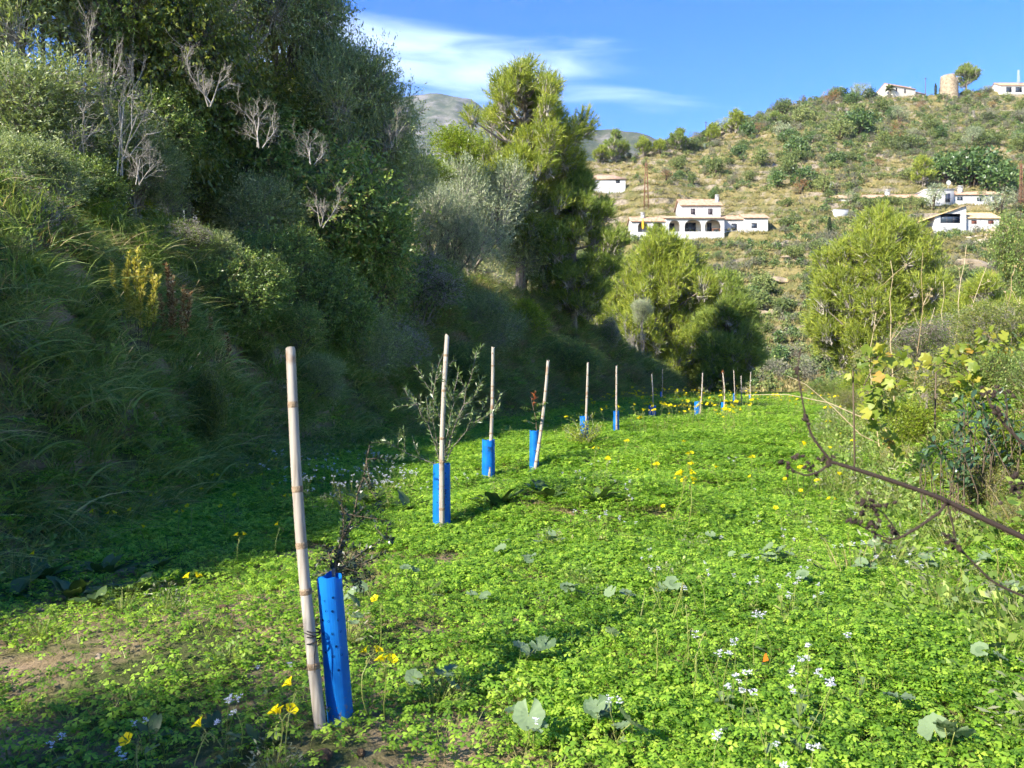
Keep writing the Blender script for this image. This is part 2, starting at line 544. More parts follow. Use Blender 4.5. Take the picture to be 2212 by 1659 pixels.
def hill_mat():
    m, N, L, out = new_mat('hillside_grass_and_rock')
    ge = N.new('ShaderNodeNewGeometry')
    def nz(scale, detail=7, rough=0.6):
        n = N.new('ShaderNodeTexNoise'); n.inputs['Scale'].default_value = scale; n.inputs['Detail'].default_value = detail
        n.inputs['Roughness'].default_value = rough
        L.new(ge.outputs['Position'], n.inputs['Vector']); return n.outputs['Fac']
    a = ramp(N, [(0.3, (0.085, 0.105, 0.032)), (0.45, (0.17, 0.165, 0.055)), (0.56, (0.32, 0.26, 0.10)), (0.72, (0.20, 0.155, 0.075))])
    L.new(nz(0.09), a.inputs[0])
    b_ = ramp(N, [(0.35, (0.075, 0.085, 0.03)), (0.6, (0.25, 0.205, 0.09))]); L.new(nz(0.9), b_.inputs[0])
    mx = N.new('ShaderNodeMix'); mx.data_type = 'RGBA'; mx.inputs[0].default_value = 0.5
    L.new(a.outputs[0], mx.inputs[6]); L.new(b_.outputs[0], mx.inputs[7])
    rock = ramp(N, [(0.3, (0.16, 0.125, 0.085)), (0.55, (0.36, 0.30, 0.22)), (0.75, (0.5, 0.44, 0.34))]); L.new(nz(1.4, 9, 0.7), rock.inputs[0])
    sp = N.new('ShaderNodeSeparateXYZ'); L.new(ge.outputs['True Normal'], sp.inputs[0])
    n3 = nz(0.16, 4)
    st = N.new('ShaderNodeMath'); st.operation = 'MULTIPLY_ADD'; L.new(n3, st.inputs[0]); st.inputs[1].default_value = 0.75; L.new(sp.outputs[2], st.inputs[2])
    mk = ramp(N, [(0.70 / 1.5, (1, 1, 1)), (0.90 / 1.5, (0, 0, 0))])
    dv = N.new('ShaderNodeMath'); dv.operation = 'DIVIDE'; L.new(st.outputs[0], dv.inputs[0]); dv.inputs[1].default_value = 1.5
    L.new(dv.outputs[0], mk.inputs[0])
    m2 = N.new('ShaderNodeMix'); m2.data_type = 'RGBA'
    L.new(mk.outputs[0], m2.inputs[0]); L.new(mx.outputs[2], m2.inputs[6]); L.new(rock.outputs[0], m2.inputs[7])
    b = N.new('ShaderNodeBsdfPrincipled'); b.inputs['Roughness'].default_value = 0.95; b.inputs['Specular IOR Level'].default_value = 0.1
    L.new(m2.outputs[2], b.inputs['Base Color'])
    bp = N.new('ShaderNodeBump'); bp.inputs['Strength'].default_value = 1.0; bp.inputs['Distance'].default_value = 0.6
    L.new(nz(1.7, 8, 0.7), bp.inputs['Height']); L.new(bp.outputs[0], b.inputs['Normal'])
    L.new(b.outputs[0], out.inputs[0])
    return m


def mountain_mat():
    m, N, L, out = new_mat('mountain_scrub_and_limestone')
    ge = N.new('ShaderNodeNewGeometry')
    n1 = N.new('ShaderNodeTexNoise'); n1.inputs['Scale'].default_value = 0.012; n1.inputs['Detail'].default_value = 12; n1.inputs['Roughness'].default_value = 0.72
    L.new(ge.outputs['Position'], n1.inputs['Vector'])
    r = ramp(N, [(0.40, (0.045, 0.062, 0.034)), (0.50, (0.085, 0.095, 0.055)), (0.58, (0.16, 0.15, 0.13)), (0.70, (0.27, 0.255, 0.23))])
    L.new(n1.outputs['Fac'], r.inputs[0])
    b = N.new('ShaderNodeBsdfPrincipled'); b.inputs['Roughness'].default_value = 1.0; b.inputs['Specular IOR Level'].default_value = 0.0
    L.new(r.outputs[0], b.inputs['Base Color'])
    bp = N.new('ShaderNodeBump'); bp.inputs['Strength'].default_value = 1.0; bp.inputs['Distance'].default_value = 18.0
    L.new(n1.outputs['Fac'], bp.inputs['Height']); L.new(bp.outputs[0], b.inputs['Normal'])
    L.new(b.outputs[0], out.inputs[0])
    return m


EARTH = earth_mat(); HILL = hill_mat(); MOUNTAIN = mountain_mat()

# near ground: one sheet, finer where the camera looks closely
gx = np.concatenate([np.arange(-45, -12, 1.0), np.arange(-12, -5, 0.22), np.arange(-5, 6, 0.11), np.arange(6, 14, 0.25), np.arange(14, 60, 1.2)])
gy = np.concatenate([np.arange(-40, -4, 1.5), np.arange(-4, 1.5, 0.4), np.arange(1.5, 9, 0.1), np.arange(9, 20, 0.2), np.arange(20, 50, 0.4), np.arange(50, 82, 1.0)])
GX, GY = np.meshgrid(gx, gy)
add('ground', grid_mesh('ground', GX, GY, ground_z(GX, GY), EARTH), kind='structure', label='bare brown earth under the field and its banks')

# hillside opposite, fan shaped so that it is as fine as it is near
hu = np.concatenate([np.linspace(-1.3, -0.12, 60), np.linspace(-0.11, 0.70, 330), np.linspace(0.72, 1.5, 40)])
hd = np.concatenate([np.arange(50, 75, 1.0), np.arange(75, 340, 0.75), np.arange(340, 520, 6.0)])
HU, HD = np.meshgrid(hu, hd)
add('hillside', grid_mesh('hillside', HU * HD, HD, hill_z(HU * HD, HD), HILL), kind='structure', label='terraced dry grass hillside across the valley')

# far mountains
mu = np.linspace(-1.6, 1.9, 460); md = np.linspace(900, 3200, 100)
MU, MD = np.meshgrid(mu, md)
MPX = 1106 + FPX * MU
s1 = np.interp(MPX, [-2000, -600, 300, 600, 780, 870, 935, 1000, 1060, 1200, 1500, 2500, 4200], [560, 400, 330, 260, 225, 207, 199, 210, 240, 330, 470, 520, 600])
s2 = np.interp(MPX, [900, 1080, 1180, 1250, 1320, 1380, 1425, 1500, 1620, 2000, 4200], [560, 400, 300, 281, 274, 284, 301, 350, 440, 560, 640])
rg = fbm(MPX * 0.012, MD * 0.002, 5, 5) - 0.5
def ridge(sy, dr, wid):
    t = (820 - sy) / FPX
    top = EYE + t * dr
    k = np.clip((MD - (dr - wid)) / wid, 0, 1)
    up = top * (k ** 0.9)
    return np.where(MD <= dr, up, top - 0.5 * (MD - dr))
gul = (fbm(MU * 42, MD * 0.004, 17, 5) - 0.5) * 90
def rough(dr): return gul * np.clip(1 - np.abs(MD - dr) / 900, 0, 1) * np.where(MD < dr - 25, 1.0, 0.12)
MZ = np.maximum(ridge(s1, 2750, 1500) + rough(2750), ridge(s2, 1750, 800) + rough(1750) * 0.6)
MZ = np.maximum(MZ, -20)
add('mountain', grid_mesh('mountain', MU * MD, MD, MZ, MOUNTAIN), kind='structure', label='far grey limestone mountain ridge')

# valley floor that carries everything on to the horizon
vg = np.array([-3600, -3000, -1500, -600, -200, -60, 60, 200, 600, 1500, 3000, 3600.0])
VX, VY = np.meshgrid(vg, vg)
add('valley_floor', grid_mesh('valley_floor', VX, VY, np.full_like(VX, -24.0), HILL), kind='structure', label='low valley floor beyond the fields')
# ------------------------------------------------------------------ ground cover
CLOVER = leaf_mat('clover_leaf', [(0.0, (0.095, 0.201, 0.021)), (0.35, (0.175, 0.326, 0.031)), (0.7, (0.274, 0.441, 0.044)), (1.0, (0.401, 0.557, 0.065))],
                  trans=0.42, rough=0.5, spec=0.25, patch=0.42, patch_scale=0.55, obj_var=0.4, tint=(1.0, 1.15, 0.4))
STALK = leaf_mat('pale_green_stalk', [(0.0, (0.12, 0.17, 0.03)), (1.0, (0.30, 0.32, 0.09))], trans=0.15, rough=0.5)
GRASS_DARK = leaf_mat('bank_grass', [(0.0, (0.109, 0.173, 0.032)), (0.5, (0.216, 0.294, 0.058)), (0.85, (0.403, 0.432, 0.120)), (1.0, (0.742, 0.558, 0.264))],
                      trans=0.3, rough=0.5, spec=0.3, patch=0.25, patch_scale=0.5, obj_var=0.35)
GRASS_DRY = leaf_mat('dry_grass', [(0.0, (0.16, 0.13, 0.05)), (0.5, (0.30, 0.235, 0.105)), (1.0, (0.47, 0.38, 0.20))], trans=0.25, rough=0.6, obj_var=0.3)
GRASS_HILL = leaf_mat('hill_grass', [(0.0, (0.121, 0.127, 0.033)), (0.4, (0.220, 0.198, 0.066)), (0.75, (0.363, 0.292, 0.121)), (1.0, (0.462, 0.363, 0.176))],
                      trans=0.2, rough=0.7, patch=0.4, patch_scale=0.05, obj_var=0.3)


def clover_clump(seed, n=104, R=0.19, hmin=0.03, hmax=0.095):
    rng = np.random.default_rng(seed)
    g = Geo()
    a = rng.random(n) * 2 * math.pi; r = R * np.sqrt(rng.random(n))
    h = hmin + (hmax - hmin) * (0.35 + 0.65 * rng.random(n)) * (1 - 0.45 * (r / R) ** 2)
    c = np.stack([r * np.cos(a), r * np.sin(a), h], 1)
    nrm = norm(np.stack([rng.normal(0, 0.32, n), rng.normal(0, 0.32, n), np.ones(n)], 1))
    size = 0.0158 * (0.6 + 0.75 * rng.random(n))
    ph = rng.random(n) * 2 * math.pi
    ref = norm(np.cross(nrm, np.stack([np.cos(ph), np.sin(ph), 0 * ph], 1))); ref2 = np.cross(nrm, ref)
    rv = rng.random(n)
    for k in range(3):
        th = k * 2 * math.pi / 3
        d = ref * math.cos(th) + ref2 * math.sin(th)
        s = np.cross(nrm, d)
        S = size[:, None]
        P = lambda x, y, z: c + s * S * x + d * S * y + nrm * S * z
        dr = (-0.10 - 0.2 * rng.random(n))[:, None] * size[:, None]
        V = np.stack([P(0, 0.06, 0), P(-0.5, 0.62, -0.12) + nrm * dr * .3, P(-0.38, 1.02, -0.1) + nrm * dr, P(0, 0.8, 0.08) + nrm * dr * .6,
                      P(0.38, 1.02, -0.1) + nrm * dr, P(0.5, 0.62, -0.12) + nrm * dr * .3], 1).reshape(-1, 3)
        b = np.arange(n)[:, None] * 6
        F = np.concatenate([b + np.array([[0, 3, 2, 1]]), b + np.array([[0, 5, 4, 3]])])
        g.put(V, F, np.repeat(np.clip(rv + rng.normal(0, 0.06, n), 0, 1), 6), 0)
    # leaf stalks
    foot = c * np.array([0.75, 0.75, 0.0])
    needles(g, foot[::2], (c - foot)[::2], np.linalg.norm(c - foot, axis=1)[::2], 0.004, rng, 1)
    return g.mesh('clover_clump', [CLOVER, STALK])


def grass_tuft(seed, n=46, L=(0.25, 0.5), spread=0.07, lean=0.8, w=0.006, segs=4, mat=GRASS_DARK, up=1.0):
    """arching blades that hang towards +x"""
    rng = np.random.default_rng(seed)
    g = Geo()
    b = np.stack([rng.normal(0, spread, n), rng.normal(0, spread, n), np.zeros(n)], 1)
    d = norm(np.stack([rng.normal(0.35 * lean, 0.42, n), rng.normal(0, 0.42, n), np.full(n, up)], 1))
    ln = L[0] + (L[1] - L[0]) * rng.random(n)
    rv = np.clip(rng.normal(0.42, 0.25, n), 0, 1)
    t = np.linspace(0, 1, segs + 1)
    grav = np.stack([np.full(n, 0.55 * lean), np.zeros(n), -0.9 * lean * (0.5 + rng.random(n))], 1)
    pts = b[:, None] + d[:, None] * (ln[:, None] * t)[:, :, None] + grav[:, None] * (ln[:, None] * t ** 2.2)[:, :, None] * 0.8
    side = norm(np.cross(d, norm(rng.normal(size=(n, 3)))))
    W = (w * (0.6 + 0.8 * rng.random(n)))[:, None] * (1 - 0.92 * t ** 1.6)[None]
    A = pts + side[:, None] * W[:, :, None]; B = pts - side[:, None] * W[:, :, None]
    V = np.stack([A, B], 2).reshape(-1, 3)
    m = (segs + 1) * 2
    base = np.arange(n)[:, None] * m
    q = np.concatenate([base + np.array([[2 * i, 2 * i + 1, 2 * i + 3, 2 * i + 2]]) for i in range(segs)])
    g.put(V, q, np.repeat(rv, m), 0)
    return g.mesh('grass_tuft', [mat])


rng = np.random.default_rng(11)
CLOVERS = [clover_clump(s) for s in (1, 2, 3, 4)] + [clover_clump(s, n=34, R=0.2, hmin=0.015, hmax=0.05) for s in (5, 6)]


def field_weight(x, y):
    s = x - np.interp(y, _fy, _fx); r = np.interp(y, _ry, _rx) - x
    w = sstep(-0.7, 0.2, s) * sstep(-2.4, -0.6, r)
    # thin, trodden corner on the near side of the row
    thin = sstep(0.5, -0.7, x + 0.15 * (y - 3)) * sstep(7.0, 4.2, y)
    path = np.exp(-((x + 1.75 - 0.25 * (y - 4)) / 0.42) ** 2) * sstep(6.5, 5.2, y) * sstep(2.9, 3.4, y)
    n = fbm(x * 1.3, y * 1.3, 61, 3)
    bare = np.exp(-((x - 0.75) / 0.8) ** 2 - ((y - 3.45) / 0.2) ** 2) * 0.5 + np.exp(-((x + 1.5) / 0.8) ** 2 - ((y - 2.55) / 0.22) ** 2) * 0.4
    w = w * (1 - thin * (0.25 + 0.7 * sstep(0.45, 0.68, n)) * 0.8) * (1 - 0.6 * path) * (1 - np.clip(bare, 0, 1) * sstep(0.3, 0.6, n))
    return np.clip(w, 0, 1), thin


def throw(n, ymin, ymax, margin=1.3):
    """random places inside the view (and a little beside it), even per square metre"""
    y = np.sqrt(rng.random(n) * (ymax ** 2 - ymin ** 2) + ymin ** 2)
    x = (rng.random(n) * 2 - 1) * 0.66 * margin * y
    return x, y


P_, R_, S_, I_ = [], [], [], []
for n, y0, y1, sc in ((5200, 1.7, 9, 1.0), (9000, 9, 20, 1.35), (9000, 20, 49, 2.1)):
    x, y = throw(n, y0, y1)
    w, thin = field_weight(x, y)
    k = rng.random(n) < w
    x, y, thin = x[k], y[k], thin[k]
    P_.append(np.stack([x, y, ground_z(x, y) - 0.01], 1))
    R_.append(np.stack([rng.normal(0, 0.1, len(x)), rng.normal(0, 0.1, len(x)), rng.random(len(x)) * 6.28], 1))
    S_.append(sc * (0.75 + 0.5 * rng.random(len(x))))
    I_.append(np.where(rng.random(len(x)) < thin, rng.integers(4, 6, len(x)), rng.integers(0, 4, len(x))))
scatter('clover', np.concatenate(P_), np.concatenate(R_), np.concatenate(S_), np.concatenate(I_), CLOVERS,
        kind='stuff', label='bright green clover-like ground cover filling the field')

# ---- hanging grass on the bank
TUFTS = [grass_tuft(s, 56, (0.22, 0.50), 0.07, lean, 0.0052, 5) for s, lean in ((21, 1.0), (22, 0.75), (23, 1.2))] + \
        [grass_tuft(24, 40, (0.25, 0.55), 0.08, 0.9, 0.004, 5, GRASS_DRY)] + \
        [grass_tuft(25, 36, (0.10, 0.30), 0.07, 0.5, 0.005, 3)]


def slope_of(f, x, y, e=0.25):
    dx = (f(x + e, y) - f(x - e, y)) / (2 * e); dy = (f(x, y + e) - f(x, y - e)) / (2 * e)
    return dx, dy


n = 70000
x = rng.uniform(-14, 13, n); y = rng.uniform(0.5, 50, n)
s = np.interp(y, _fy, _fx) - x
h = np.interp(y, _fy, _hh)
h_ = 0.9 + 0.6 * h
k = (s > -0.25) & (s < 6.5) & (rng.random(n) < np.where(s < h_, 1.0, 0.33)) & (rng.random(n) < np.interp(y, [0, 8, 20, 50], [1.0, 1.0, 0.7, 0.5])) & (h > 0.3)
k &= (np.abs(x) < 0.8 * y + 2.5)
x, y = x[k], y[k]
dx, dy = slope_of(ground_z, x, y)
az = np.arctan2(-dy, -dx) + rng.normal(0, 0.5, len(x))
pick = rng.choice(5, len(x), p=[0.27, 0.27, 0.22, 0.10, 0.14])
far_dry = (y > 20) & (rng.random(len(x)) < 0.35); pick[far_dry] = 3
scatter('bank_grass', np.stack([x, y, ground_z(x, y) - 0.02], 1), np.stack([rng.normal(0, 0.12, len(x)), rng.normal(0.1, 0.15, len(x)), az], 1),
        (0.7 + 0.6 * rng.random(len(x))) * np.interp(y, [0, 12, 40], [1.0, 1.15, 1.7]), pick, TUFTS, kind='stuff',
        label='long dark grass hanging down the bank')

# ---- grass and weeds over the low bank opposite
GRASS_LIGHT = leaf_mat('verge_grass', [(0.0, (0.07, 0.11, 0.02)), (0.5, (0.14, 0.18, 0.035)), (0.8, (0.23, 0.23, 0.07)), (1.0, (0.37, 0.30, 0.14))], trans=0.35, obj_var=0.35)
VTUFTS = [grass_tuft(s, 34, (0.14, 0.42), 0.08, 0.45, 0.004, 4, GRASS_LIGHT) for s in (31, 32)] + [grass_tuft(33, 26, (0.2, 0.5), 0.08, 0.5, 0.003, 4, GRASS_DRY)]
n = 6000
x = rng.uniform(2, 26, n); y = rng.uniform(2.5, 46, n)
r = x - np.interp(y, _ry, _rx)
k = (r > -1.4) & (r < 6) & (rng.random(n) < sstep(-1.6, 0.2, r)) & (np.abs(x) < 0.85 * y + 1)
x, y = x[k], y[k]
dx, dy = slope_of(ground_z, x, y)
scatter('verge_grass', np.stack([x, y, ground_z(x, y) - 0.02], 1), np.stack([rng.normal(0, 0.15, len(x)), rng.normal(0, 0.15, len(x)), np.arctan2(-dy, -dx) + rng.normal(0, 0.9, len(x))], 1),
        (0.7 + 0.6 * rng.random(len(x))) * np.interp(y, [0, 12, 40], [1.0, 1.2, 1.7]), rng.choice(3, len(x), p=[0.42, 0.38, 0.2]), VTUFTS, kind='stuff',
        label='mixed green and straw grass on the low bank by the vine')

# ---- thin upright blades in the field
BLADES = [grass_tuft(s, 9, (0.10, 0.26), 0.05, 0.25, 0.0032, 3, GRASS_LIGHT) for s in (41, 42)]
x, y = throw(2600, 2.0, 30)
w, thin = field_weight(x, y)
k = rng.random(len(x)) < 0.25 + 0.6 * thin
k &= (x - np.interp(y, _fy, _fx) > -0.5)
x, y = x[k], y[k]
scatter('field_grass', np.stack([x, y, ground_z(x, y) - 0.01], 1), np.stack([0 * x, 0 * x, rng.random(len(x)) * 6.28], 1),
        0.5 + 0.6 * rng.random(len(x)), rng.integers(0, 2, len(x)), BLADES, kind='stuff', label='sparse grass blades among the clover')

# ---- leafy weeds that mix into the grass of both banks
def weed_clump(seed, mat, n=90, L=0.05, W=0.028, R=0.2, H=0.22):
    r_ = np.random.default_rng(seed); g = Geo()
    a = r_.random(n) * 6.28; r = R * np.sqrt(r_.random(n)); z = H * (0.15 + 0.85 * r_.random(n)) * (1 - 0.5 * r / R)
    P = np.stack([r * np.cos(a), r * np.sin(a), z], 1)
    leaves(g, P, np.stack([np.cos(a), np.sin(a), 0.4 + r_.normal(0, 0.5, n)], 1) + r_.normal(0, 0.4, (n, 3)), L * (0.6 + 0.7 * r_.random(n)), W, r_, 0, 0.2)
    needles(g, P * np.array([0.3, 0.3, 0]), P - P * np.array([0.3, 0.3, 0]), np.linalg.norm(P, axis=1), 0.004, r_, 1)
    return g.mesh('weed_clump', [mat, STALK])


WEED_A = leaf_mat('bank_weed_leaf', [(0.0, (0.081, 0.145, 0.029)), (0.6, (0.177, 0.274, 0.048)), (1.0, (0.322, 0.419, 0.097))], trans=0.35, obj_var=0.5)
WEED_B = leaf_mat('grey_weed_leaf', [(0.0, (0.120, 0.144, 0.072)), (0.6, (0.204, 0.228, 0.120)), (1.0, (0.336, 0.324, 0.192))], trans=0.25, obj_var=0.5)
WEEDS = [weed_clump(1, WEED_A), weed_clump(2, WEED_A, 90, 0.05, 0.024), weed_clump(3, WEED_B, 110, 0.04, 0.011, 0.16, 0.32), weed_clump(4, WEED_A, 130, 0.035, 0.012, 0.18, 0.3)]
n = 15000
x = rng.uniform(-12, 24, n); y = rng.uniform(1.5, 46, n)
s = np.interp(y, _fy, _fx) - x; r = x - np.interp(y, _ry, _rx)
nz_ = fbm(x * 0.7, y * 0.7, 88, 3)
k = (((s > -0.5) & (s < 4.5)) | ((r > -0.9) & (r < 4.5))) & (rng.random(n) < sstep(0.35, 0.55, nz_) * 0.95 + 0.15) & (np.abs(x) < 0.75 * y + 1.5)
x, y = x[k], y[k]
scatter('bank_weeds', np.stack([x, y, ground_z(x, y)], 1), np.stack([rng.normal(0, 0.2, len(x)), rng.normal(0, 0.2, len(x)), rng.random(len(x)) * 6.28], 1),
        rng.uniform(0.7, 1.4, len(x)) * np.interp(y, [0, 12, 40], [1.0, 1.25, 1.8]), rng.choice(4, len(x), p=[0.32, 0.18, 0.2, 0.3]), WEEDS, kind='stuff', label='leafy weeds mixed into the grass of both banks')
x, y = throw(1500, 2.2, 26)
w, thin = field_weight(x, y)
k = (rng.random(len(x)) < 0.7) & (w > 0.05)
x, y = x[k], y[k]
scatter('field_weeds', np.stack([x, y, ground_z(x, y)], 1), np.stack([0 * x, 0 * x, rng.random(len(x)) * 6.28], 1), rng.uniform(0.35, 0.7, len(x)), rng.choice(4, len(x), p=[0.2, 0.1, 0.3, 0.4]), WEEDS, kind='stuff', label='small mixed weeds standing in the clover')

# ---- tall straw and green clumps over the low bank by the vine
TALL = [grass_tuft(61, 40, (0.35, 0.85), 0.12, 0.3, 0.0035, 4, GRASS_DRY), grass_tuft(62, 40, (0.3, 0.6), 0.12, 0.4, 0.004, 4, GRASS_LIGHT)]
n = 1500
x = rng.uniform(3, 26, n); y = rng.uniform(5, 44, n); r = x - np.interp(y, _ry, _rx)
k = (r > 0.2) & (r < 5) & (np.abs(x) < 0.75 * y + 1) & (rng.random(n) < 0.75)
x, y = x[k], y[k]
scatter('tall_dry_grass', np.stack([x, y, ground_z(x, y) - 0.02], 1), np.stack([rng.normal(0, 0.1, len(x)), rng.normal(0, 0.1, len(x)), rng.random(len(x)) * 6.28], 1), rng.uniform(0.7, 1.2, len(x)), rng.choice(2, len(x), p=[0.6, 0.4]), TALL, kind='stuff', label='tall straw grass on the low bank by the vine')
# ------------------------------------------------------------------ plants: materials and patterns
BARK = plain_mat('grey_bark', [(0.0, (0.10, 0.085, 0.07)), (1.0, (0.27, 0.24, 0.20))], 6, 0.9, 0.1, 0.6, stretch=(1, 1, 0.3))
PINE_BARK = plain_mat('pine_bark', [(0.0, (0.13, 0.10, 0.08)), (1.0, (0.33, 0.28, 0.23))], 6, 0.9, 0.1, 0.6, stretch=(1, 1, 0.3))
TWIG_GREY = leaf_mat('dead_twig', [(0.0, (0.20, 0.175, 0.14)), (1.0, (0.46, 0.42, 0.36))], trans=0.0, rough=0.85, spec=0.1)
TWIG_BROWN = leaf_mat('brown_twig', [(0.0, (0.06, 0.045, 0.03)), (1.0, (0.17, 0.13, 0.09))], trans=0.0, rough=0.85, spec=0.1)
OLIVE = leaf_mat('olive_leaf', [(0.0, (0.128, 0.174, 0.064)), (0.5, (0.278, 0.337, 0.128)), (0.85, (0.442, 0.475, 0.208)), (1.0, (0.649, 0.627, 0.302))], trans=0.34, rough=0.45, spec=0.5, tint=(1.0, 1.05, 0.5))
SILVER = leaf_mat('silver_olive_leaf', [(0.0, (0.159, 0.194, 0.106)), (0.5, (0.300, 0.344, 0.194)), (1.0, (0.493, 0.521, 0.317))], trans=0.3, rough=0.45, spec=0.45, tint=(1.0, 1.05, 0.6))
MASTIC = leaf_mat('mastic_leaf', [(0.0, (0.088, 0.139, 0.035)), (0.5, (0.189, 0.276, 0.062)), (0.85, (0.333, 0.428, 0.101)), (1.0, (0.504, 0.359, 0.145))], trans=0.38, rough=0.4, spec=0.5)
IVY = leaf_mat('climber_leaf', [(0.0, (0.075, 0.109, 0.022)), (0.5, (0.164, 0.196, 0.035)), (1.0, (0.300, 0.300, 0.055))], trans=0.4, rough=0.4, spec=0.45, tint=(1.1, 1.1, 0.4))
LIME = leaf_mat('lime_leaf', [(0.0, (0.12, 0.19, 0.015)), (0.5, (0.23, 0.32, 0.025)), (1.0, (0.36, 0.40, 0.04))], trans=0.4, rough=0.45, spec=0.4)
FLUFF = leaf_mat('clematis_fluff', [(0.0, (0.188, 0.156, 0.125)), (0.5, (0.362, 0.319, 0.263)), (1.0, (0.562, 0.512, 0.438))], trans=0.3, rough=0.9, spec=0.0, tint=(1, 1, 1))
NEEDLE = leaf_mat('pine_needle', [(0.0, (0.124, 0.173, 0.029)), (0.4, (0.239, 0.305, 0.044)), (0.8, (0.396, 0.437, 0.059)), (1.0, (0.513, 0.513, 0.091))], trans=0.32, rough=0.5, spec=0.3, obj_var=0.12)
NEEDLE_DARK = leaf_mat('dark_pine_needle', [(0.0, (0.098, 0.148, 0.035)), (0.5, (0.209, 0.286, 0.055)), (1.0, (0.437, 0.491, 0.098))], trans=0.35, rough=0.5, spec=0.3, obj_var=0.12)
BRAMBLE = leaf_mat('bramble_leaf', [(0.0, (0.10, 0.15, 0.028)), (0.45, (0.21, 0.26, 0.05)), (0.8, (0.34, 0.33, 0.085)), (1.0, (0.42, 0.30, 0.15))], trans=0.35, rough=0.5, spec=0.3)
RED_DRY = leaf_mat('russet_dry_leaf', [(0.0, (0.13, 0.07, 0.035)), (0.5, (0.25, 0.13, 0.055)), (1.0, (0.36, 0.22, 0.10))], trans=0.25, rough=0.8)
CAROB = leaf_mat('carob_leaf', [(0.0, (0.041, 0.085, 0.022)), (0.6, (0.104, 0.179, 0.045)), (1.0, (0.206, 0.281, 0.075))], trans=0.15, rough=0.4, spec=0.5)
HILLBUSH = leaf_mat('hill_bush_leaf', [(0.0, (0.073, 0.114, 0.032)), (0.5, (0.154, 0.203, 0.055)), (1.0, (0.292, 0.316, 0.097))], trans=0.15, rough=0.6, obj_var=0.5)
GREYBUSH = leaf_mat('grey_bush_leaf', [(0.0, (0.10, 0.105, 0.07)), (0.5, (0.17, 0.17, 0.11)), (1.0, (0.26, 0.245, 0.165))], trans=0.1, rough=0.8, obj_var=0.4)


def lumps_in(rng, K, rx, ry, rz, zc, rad_, squash=1.0, skin=0.55):
    """K leafy lumps spread through an ellipsoid, mostly near its skin"""
    d = norm(rng.normal(size=(K, 3)))
    d[:, 2] = np.abs(d[:, 2]) * np.where(rng.random(K) < 0.72, 1, -0.8)
    d = norm(d)
    q = skin + (1 - skin) * rng.random(K) ** 0.7
    c = d * q[:, None] * np.array([rx, ry, rz]) * (1 - rad_ * 0.55)
    c[:, 2] += zc
    r = rad_ * (0.65 + 0.7 * rng.random(K)) * (rx + ry + rz) / 3
    return c, r


def skeleton(g, rng, centers, base=(0, 0, -0.4), r0=0.06, m=0, fork=0.35, sides=5, sag=0.0, stems=1):
    """stem(s) from the foot and a bent limb to each lump"""
    base = np.asarray(base, float)
    top = centers.mean(0); top[2] = base[2] + (centers[:, 2].max() - base[2]) * fork
    st = []
    for k in range(stems):
        off = rng.normal(0, 0.12, 3) * (stems > 1) * np.array([1, 1, 0]) * (abs(top[2] - base[2]) + 0.3)
        pts = np.stack([base + off * 0.3, base * 0.5 + top * 0.5 + rng.normal(0, 0.05, 3) * (top[2] - base[2]) + off * 0.7, top + off])
        g.tube(pts, [r0, r0 * 0.8, r0 * 0.62], sides + 1, m, rng.random())
        st.append(pts[-1])
    for c in centers:
        s = st[rng.integers(0, len(st))]
        mid = s * 0.45 + c * 0.55 + rng.normal(0, 0.10, 3) * np.linalg.norm(c - s) + np.array([0, 0, -sag * np.linalg.norm(c - s)])
        g.tube(np.stack([s, mid, c]), [r0 * 0.5, r0 * 0.3, r0 * 0.12], sides - 1, m, rng.random(), cap=False)


def leafy(g, rng, C, R, twigs, per, tw_len, L, W, m=0, upb=0.35, hollow=0.45, spread=0.9, twig_w=0.0, twig_m=1, droop=0.0, flat=1.0, fold=0.15, bias=0.0):
    """twigs grow out of each lump, leaves sit along the twigs"""
    k = len(C)
    n = twigs
    which = rng.choice(k, n, p=(R ** 2) / (R ** 2).sum())
    d = norm(rng.normal(size=(n, 3))); d[:, 2] = d[:, 2] * flat + 0.0
    q = hollow + (1 - hollow) * rng.random(n) ** 0.6
    b = C[which] + d * (R[which] * q)[:, None] * np.array([1, 1, flat])
    td = norm(d + np.array([0, 0, upb]) + rng.normal(0, 0.35, (n, 3)))
    tl = tw_len * (0.5 + 0.8 * rng.random(n)) * np.where(rng.random(n) < 0.15, 1.9, 1.0)
    if twig_w > 0:
        needles(g, b - td * (tl * 0.6)[:, None], td, tl * 1.5, twig_w, rng, twig_m)
    t = np.tile((np.arange(per) + 0.6) / per, (n, 1)) + rng.normal(0, 0.05, (n, per))
    P = b[:, None] + td[:, None] * (tl[:, None] * t)[:, :, None]
    ld = norm(td[:, None] * 0.75 + rng.normal(0, spread * 0.6, (n, per, 3)))
    ll = L * (0.65 + 0.6 * rng.random((n, per)))
    # clumps as a whole are a little lighter or darker than each other
    rv = np.clip(rng.normal(0.45 + bias, 0.2, (n, 1)) + rng.normal(0, 0.16, (n, per)), 0, 1)
    leaves(g, P.reshape(-1, 3), ld.reshape(-1, 3), ll.ravel(), (ll * (W / L)).ravel(), rng, m, fold, rv.ravel(), droop)


